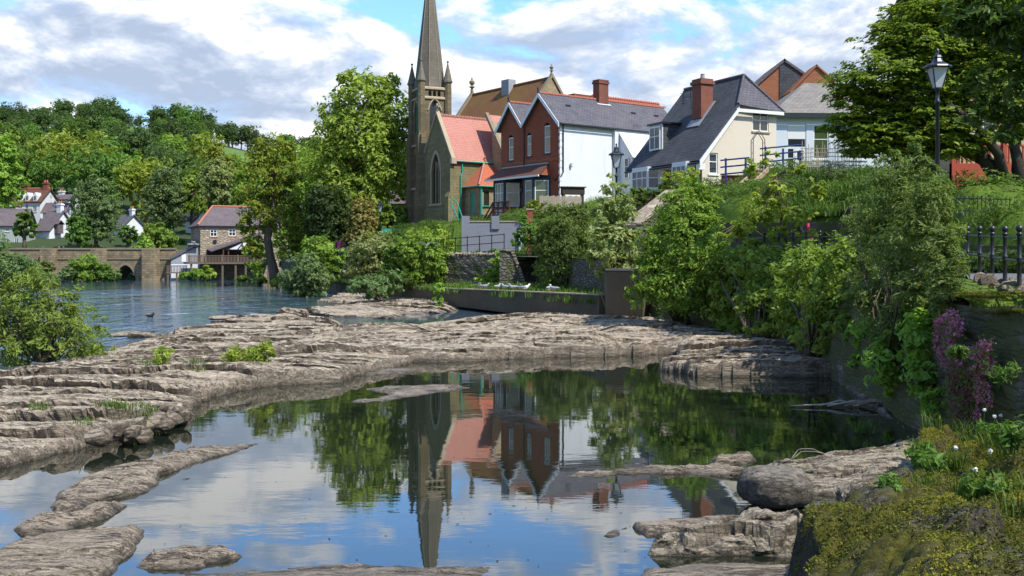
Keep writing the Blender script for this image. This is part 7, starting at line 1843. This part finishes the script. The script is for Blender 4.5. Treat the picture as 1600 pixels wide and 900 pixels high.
for _ in range(420):
    i = rs.randint(0, 60); j = rs.randint(0, 14); vg.append((SX[i, j] + rs.uniform(-.5, .5), SY[i, j] + rs.uniform(-.5, .5), SZ[i, j]))
blades('verge_grass', 'rough green grass between the concrete wall and the old river wall', vg, .35, 'grass', 22, .4, .02)
wl = []
for _ in range(60):
    y = rs.uniform(9, 15.8); x = rs.uniform(6.6, 8.0); wl.append((x, y, float(zprom(y)) - .12))
blades('wall_top_grass', 'dry mossy grass along the top of the flowered wall', wl[:34], .12, 'moss', 22, .3, .006)
wm = []
n = 140000; yq = rs.uniform(9, 16, n); xq = rs.uniform(6.45, 8.0, n); ok = fbm(xq * 1.6, yq * 1.6, 431, 4) > -.12; xq, yq = xq[ok], yq[ok]
iz = np.clip(np.searchsorted(ey, yq), 0, len(ey) - 1); jz = np.clip(np.searchsorted(dist, xq - 6.6), 0, len(dist) - 1)
pt = np.stack([xq, yq, BZ[iz, jz] + rs.uniform(0, .03, len(xq))], 1)
v, f, t = leaf_cloud(pt, np.tile([0, 0, 1.], (len(pt), 1)), .022, rs, np.clip(.5 + .5 * fbm(xq * 2, yq * 2, 433, 4), 0, 1), .6, .4, 1.6)
tag(link('wall_moss', np_mesh('wall_moss', v, f, M['moss'], False, t)), 'brown green moss cushions along the flowered wall top', 'moss', None, 'stuff')
# trailing purple flowers on the wall face
for k, (lab, u0, u1, v0, v1, tn_) in enumerate([('purple flowers trailing down the left end of the slate wall', 1478, 1512, 480, 590, 4200), ('longer strand of purple flowers hanging in the middle of the slate wall', 1528, 1562, 525, 660, 4600), ('reddish dried flower strand between the two purple strands', 1500, 1530, 550, 690, 2200)]):
    pts = []
    st_ = [(rs.uniform(u0, u1), v0 + (v1 - v0) * rs.uniform(0, .25), v0 + (v1 - v0) * rs.uniform(.35, 1.0), rs.uniform(1.5, 5)) for _ in range(16)]
    for _ in range(tn_):
        us_, va, vb, wd_ = st_[rs.randint(16)]
        a = rs.uniform() ** .9; v_ = va + (vb - va) * a; u = us_ + 7 * math.sin(v_ * .05 + us_) * a + wd_ * rs.normal() * (1.1 - .7 * a)
        if fbm(np.array(u * .11), np.array(v_ * .09), 440 + k, 3) < -.12: continue
        y = 6.40 * F / (u - 800); x = 6.34 - rs.uniform(0, .13) * (1 - .5 * a)
        pts.append((x, y, C + (YH - v_) * y / F))
    pts = np.array(pts); base_ = pts.mean(0)
    v, f, t = leaf_cloud(pts - base_, np.tile([-1., 0, .2], (len(pts), 1)), .032, rs, np.clip(rs.normal(.5, .3, len(pts)), 0, 1), .8, .1, 1.2)
    o = thing('trailing_flowers', lab, 'flowers', base_)
    link('blossom', np_mesh('blossom', v, f, M['flower'] if k < 2 else M['flower_red'], False, t), o)
    g_ = pts[rs.randint(0, len(pts), 900)] - base_ + rs.normal(size=(900, 3)) * .05
    v, f, t = leaf_cloud(g_, np.tile([-1., 0, .2], (900, 1)), .04, rs, rs.uniform(0, 1, 900), .5, .1, 1.2)
    link('foliage', np_mesh('foliage', v, f, M['leaf_mid'], False, t), o)
# dandelion clocks and broad weeds
dl = [(5.6, 12.3), (5.95, 12.9), (5.35, 12.0), (6.1, 12.2), (6.3, 11.8), (4.35, 10.4), (4.6, 10.2), (3.75, 8.6), (5.75, 11.4), (6.35, 10.8)]
for i, (x, y) in enumerate(dl):
    h = rs.uniform(.16, .34); z = zm(x, y)
    o = thing('dandelion', 'white dandelion clock on a thin stalk on the mossy bank', 'dandelion', (x, y, z), 0, 'dandelion clocks on the bank')
    MB().tube([(0, 0, -.03), (.01, .0, h * .6), (.02, .0, h)], .004, 5).build('stem', M['leaf_mid'], o)
    c = rs.normal(size=(90, 3)); c /= np.linalg.norm(c, axis=1, keepdims=True)
    v, f, t = leaf_cloud(c * .018 + [.02, 0, h + .012], c, .014, rs, np.ones(90), .8, 0, .3)
    link('seed_head', np_mesh('seed_head', v, f, M['clock'], False, t), o)
for i, (u, v, d, r, lab) in enumerate([(1430, 715, 10.6, .20, 'leafy green weed on the crest of the mossy bank'), (1455, 735, 10.0, .16, 'smaller green weed beside the crest weed'), (1535, 828, 8.0, .16, 'broad leaved weed low on the mossy bank'), (1580, 760, 9.3, .22, 'green weed clump at the right edge of the mossy bank'), (1395, 805, 8.6, .10, 'small bright grassy weed in the moss'), (1500, 560, 13.8, .12, 'small fern tuft at the left end of the flowered wall top'), (1560, 600, 12.4, .22, 'tall grassy weed in front of the flowered wall')]):
    x = (u - 800) * d / F; z = zm(x, d) if i not in (5, 6) else C + (YH - v) * d / F
    o = thing('weed', lab, 'weed', (x, d, z))
    v_, f, t, cc = crown_data([[0, 0, r * .7, r, r, r * .7]], .075, 260, 700 + i, clump=.7, inner=.1, aspect=.4 if i not in (4, 6) else .15)
    link('foliage', np_mesh('foliage', v_, f, M['leaf_mid'], False, t), o); m = MB()
    for c in cc[:7]: m.tube([(0, 0, -.05), Vector(c) * .5 + Vector((0, 0, .02)), c], [.006, .005, .002], 4)
    m.build('stem', M['leaf_mid'], o)
for i, (x, y, s, lab) in enumerate([(4.35, 7.2, .34, 'grey mossy boulder in the bottom right corner'), (4.7, 7.9, .25, 'moss capped stone above the corner boulder')]):
    stone('mossy_boulder', lab, x, y, zm(x, y) + .05, s, s * .8, s * .6, M['moss_rock'], 480 + i, cat='boulder')
# driftwood caught by the wall, bleached loop of root, twigs on the ledge
o = MB(); r_ = random.Random(9)
for i in range(16):
    x = r_.uniform(0, 1.3); o.tube([(x - .5, r_.uniform(-.1, .1), .03), (x - .1, r_.uniform(-.1, .1), .08 + r_.random() * .05), (x + .25, r_.uniform(-.15, .15), .05 + r_.random() * .1)], [.012, .018, .006], 5)
o.tube([(-.9, -.05, .03), (0, 0, .06), (.9, .05, .09), (1.5, .1, .06)], [.01, .022, .028, .018], 6)
o = o.build('driftwood', M['pale_wood'], smooth=True); o.location = (*W(1310, 636), 0); tag(o, 'bleached driftwood branches caught in the still water by the right wall', 'driftwood')
o = MB()
for (xa, xb, hh_, yy_) in ((-.34, .16, .17, 0.), (-.28, .24, .11, .1)):
    o.tube([(xa + (xb - xa) * i / 12 + .02 * math.sin(i * 1.3), yy_ + .05 * math.sin(i * .7), hh_ * math.sin(math.pi * i / 12) ** .7 * (1 - .25 * i / 12)) for i in range(13)], [.0045 - .0002 * i for i in range(13)], 5)
o = o.build('bare_root', M['pale_wood'], smooth=True); p = W(1270, 690, .4); o.location = (p[0], p[1] - .2, .2); tag(o, 'pale looping root on the layered rock outcrop', 'root')
o = MB()
for i in range(9): o.tube([(r_.uniform(-1, 0), r_.uniform(-.4, .4), .05), (r_.uniform(-.3, .3), r_.uniform(-.4, .4), .2 + r_.random() * .2), (r_.uniform(.4, 1.6), r_.uniform(-.3, .3), .08)], [.012, .02, .006], 5)
o.tube([(-.3, .2, .0), (-.6, .3, .9), (-.75, .35, 1.3)], [.02, .014, .005], 5)
o = o.build('driftwood', M['grey_wood'], smooth=True); o.location = (*W(965, 498, .35), .3); tag(o, 'tangle of grey twigs at the foot of the concrete block', 'driftwood')

# ------------------------------------------------------------------ people and birds
def person(label, x, y, z, rz, top, legs, stride=.12, arm='down', h=1.7, hairc='hair', bend=0):
    o = thing('person', label, 'person', (x, y, z), rz, None)
    k = h / 1.7
    J = {'pel': (0, 0, .92), 'wai': (0, -.01, 1.08), 'che': (0, 0, 1.30), 'nek': (0, 0, 1.44), 'hed': (0, -.01, 1.53), 'crn': (0, -.005, 1.66)}
    E = [('pel', 'wai'), ('wai', 'che'), ('che', 'nek'), ('nek', 'hed'), ('hed', 'crn')]
    Rr = {'pel': (.155, .11), 'wai': (.135, .10), 'che': (.165, .11), 'nek': (.055, .055), 'hed': (.085, .095), 'crn': (.065, .075)}
    for s, q in ((1, 'l'), (-1, 'r')):
        st_ = stride * s
        J['hip' + q] = (.09 * s, 0, .86); J['kne' + q] = (.10 * s, -.05 + st_ * .5, .48); J['ank' + q] = (.10 * s, st_, .08); J['toe' + q] = (.11 * s, st_ - .16, .03)
        J['sho' + q] = (.19 * s, 0, 1.38)
        if arm == 'front': J['elb' + q] = (.24 * s, -.04, 1.12); J['wri' + q] = (.10 * s, -.24, 1.08); J['han' + q] = (.05 * s, -.28, 1.09)
        else: J['elb' + q] = (.24 * s, .02 + st_ * .3, 1.11); J['wri' + q] = (.25 * s, -.06 - st_ * .4, .87); J['han' + q] = (.25 * s, -.09 - st_ * .4, .77)
        E += [('pel', 'hip' + q), ('hip' + q, 'kne' + q), ('kne' + q, 'ank' + q), ('ank' + q, 'toe' + q), ('che', 'sho' + q), ('sho' + q, 'elb' + q), ('elb' + q, 'wri' + q), ('wri' + q, 'han' + q)]
        Rr.update({'hip' + q: (.10, .10), 'kne' + q: (.07, .07), 'ank' + q: (.05, .05), 'toe' + q: (.04, .03), 'sho' + q: (.07, .07), 'elb' + q: (.05, .05), 'wri' + q: (.035, .035), 'han' + q: (.045, .03)})
    names = list(J); me = bpy.data.meshes.new('body')
    me.from_pydata([tuple(c * k for c in J[n_]) for n_ in names], [(names.index(a), names.index(b)) for a, b in E], [])
    b = link('body', me, o)
    b.modifiers.new('skin', 'SKIN'); b.modifiers.new('sub', 'SUBSURF').levels = 1
    for i, n_ in enumerate(names): me.skin_vertices[0].data[i].radius = tuple(r * k for r in Rr[n_])
    me.skin_vertices[0].data[0].use_root = True
    dg = bpy.context.evaluated_depsgraph_get(); nm = bpy.data.meshes.new_from_object(b.evaluated_get(dg)); b.modifiers.clear(); b.data = nm
    nm.materials.clear()
    for q in (M['skin'], M[top], M[legs], M['black']): nm.materials.append(q)
    for p in nm.polygons:
        z_ = p.center.z / k; x_ = abs(p.center.x) / k; hand = z_ < .84 and x_ > .19 or (arm == 'front' and p.center.y / k < -.2 and .95 < z_ < 1.2)
        p.material_index = 0 if z_ > 1.455 or hand else 1 if z_ > .90 or x_ > .185 and z_ > .8 else 3 if z_ < .09 else 2
        p.use_smooth = True
    hm = MB(); hm.lathe([(.075 * k, -.02), (.105 * k, .03), (.10 * k, .09), (.05 * k, .145)], 10, (0, .025 * k, 1.57 * k)); hm.build('hair', M[hairc], o, smooth=True)
    fm = MB(); fm.box(-.012, .012, -.125 * k, -.10 * k, 1.555 * k, 1.595 * k); fm.build('nose', M['skin'], o)
    return o


px0 = P(537, 402, 97.5)
zq = float(zprom(97.5)) + .02
person('walker in a bright pink jacket and blue jeans on the promenade', P(531.5, 402, 97.2).x, 97.2, zq, .3, 'pink_cloth', 'denim', .14, h=1.62)
person('walker in a black jacket holding something pale in front of the chest', P(539, 402, 96.6).x, 96.6, zq, -.2, 'black_cloth', 'denim', .10, 'front', 1.74)
person('walker in a dark navy jacket half behind the pink one', P(526, 402, 98.6).x, 98.6, zq, .2, 'navy_cloth', 'navy_cloth', .12, h=1.6)
person('person in dark clothes standing under the topiary', P(552, 398, 95.2).x, 95.2, zq, 1.2, 'black_cloth', 'navy_cloth', .05, h=1.66)
pr_ = Vector((0, 0, 0))
person('walker with a navy top on the promenade behind the young maple', P(1250, 400, 36.6).x, 36.6, float(zprom(36.6)) + .02, 1.3, 'navy_cloth', 'denim', .16, h=1.7)
person('walker in a red top on the promenade just right of the one in navy', P(1262, 400, 36.0).x, 36.0, float(zprom(36)) + .02, 1.3, 'pink_cloth', 'black_cloth', .14, h=1.62)
person('passer by in pink crossing the bridge', P(92, 390, 153).x, 153, 3.2, 1.5, 'pink_cloth', 'denim', .14, h=1.7)
person('passer by in black crossing the bridge', P(99, 390, 153).x, 153, 3.2, 1.5, 'black_cloth', 'denim', .14, h=1.7)


def bird(label, cat, loc, rz, wing, body, s=1.0, group=None, fly=False, beak='beak', swim=False):
    o = thing(cat, label, cat, loc, rz, group)
    m = MB(); zb = .17 if not swim else .04
    m.tube([(0, .26, zb + .03), (0, .16, zb + .02), (0, .04, zb), (0, -.08, zb + .02), (0, -.16, zb + .08), (0, -.20, zb + .15), (0, -.245, zb + .17)], [a * s for a in (.012, .045, .085, .085, .05, .045, .02)], 10)
    m.build('body', M[body], o, smooth=True)
    m = MB(); m.tube([(0, -.24, zb + .168), (0, -.30, zb + .155)], [.014, .005], 6); m.build('beak', M[beak], o)
    for s_ in (1, -1):
        m = MB()
        if fly: m.slab([(0, -.06, zb + .06), (.34 * s_, -.10, zb + .22), (.62 * s_, .04, zb + .16), (.34 * s_, .08, zb + .20), (0, .12, zb + .05)][::s_], .012)
        else: m.tube([(.055 * s_, -.08, zb + .04), (.078 * s_, .04, zb + .03), (.05 * s_, .2, zb + .035), (.01 * s_, .33, zb + .03)], [.03, .055, .04, .008], 8)
        m.build('wing', M[wing], o)
        if not fly and not swim: MB().tube([(.03 * s_, .02, zb - .06), (.03 * s_, .0, 0)], .009, 5).build('leg', M['beak'], o)
    return o


bird('white gull flying in front of the leafy netting bush', 'gull', P(667, 388, 62), .4, 'gull_grey', 'gull_white', .7, fly=True)
wall_line = lambda u: None
for i, u in enumerate([744, 752, 772, 783, 795, 806, 814, 851, 858]):
    # birds resting on the concrete wall top
    t = np.linspace(0, 1, 200); xs = 3.6 + (-3.8 - 3.6) * t; ys = 43.6 + (62 - 43.6) * t; k_ = np.argmin(abs(800 + xs / ys * F - u))
    bird('pigeon resting on top of the low concrete wall' if i not in (6, 7) else 'white gull resting on top of the low concrete wall', 'pigeon' if i not in (6, 7) else 'gull', (xs[k_] + .2, ys[k_] + .1, float(zl(0, ys[k_])) + .05), i * 1.3, 'gull_grey', 'gull_grey' if i not in (6, 7) else 'gull_white', 1.0, 'birds resting along the concrete wall' if i not in (6, 7) else 'gulls resting along the concrete wall')
for i, (u, v, lb) in enumerate([(768, 470, 'grey pigeon on the ledge below the concrete wall'), (757, 478, 'white gull on the ledge below the concrete wall')]):
    x, y = W(u, v, .6); bird(lb, 'pigeon' if i == 0 else 'gull', (x, y, ledge_z(x, y)), 1.0 + i, 'gull_grey', 'gull_white' if i else 'gull_grey')
bird('dark duck swimming on the blue river', 'duck', (*W(235, 495), 0), 1.2, 'duck_dark', 'duck_dark', 1.1, swim=True)
for i, (u, v) in enumerate([(352, 446), (361, 444), (392, 443)]): bird('dark duck swimming far off by the mill', 'duck', (*W(u, v), 0), i * 1.1, 'duck_dark', 'duck_dark', 1.1, 'ducks by the mill', swim=True)

# specks floating on the pool
n = 420; fx_ = rs.uniform(-6, 3.2, n); fy_ = rs.uniform(9.3, 21, n); pts = np.stack([fx_, fy_, np.full(n, .006)], 1)
ok = fbm(fx_ * .5, fy_ * .5, 601, 3) > -.1; pts = pts[ok]
v, f, t = leaf_cloud(pts, np.tile([0, 0, 1.], (len(pts), 1)), .03, rs, rs.uniform(0, 1, len(pts)), .6, 3, .02, .02)
tag(link('floating_specks', np_mesh('floating_specks', v, f, M['leaf_copper'], False, t)), 'tiny leaf specks drifting on the still pool', None, None, 'stuff')
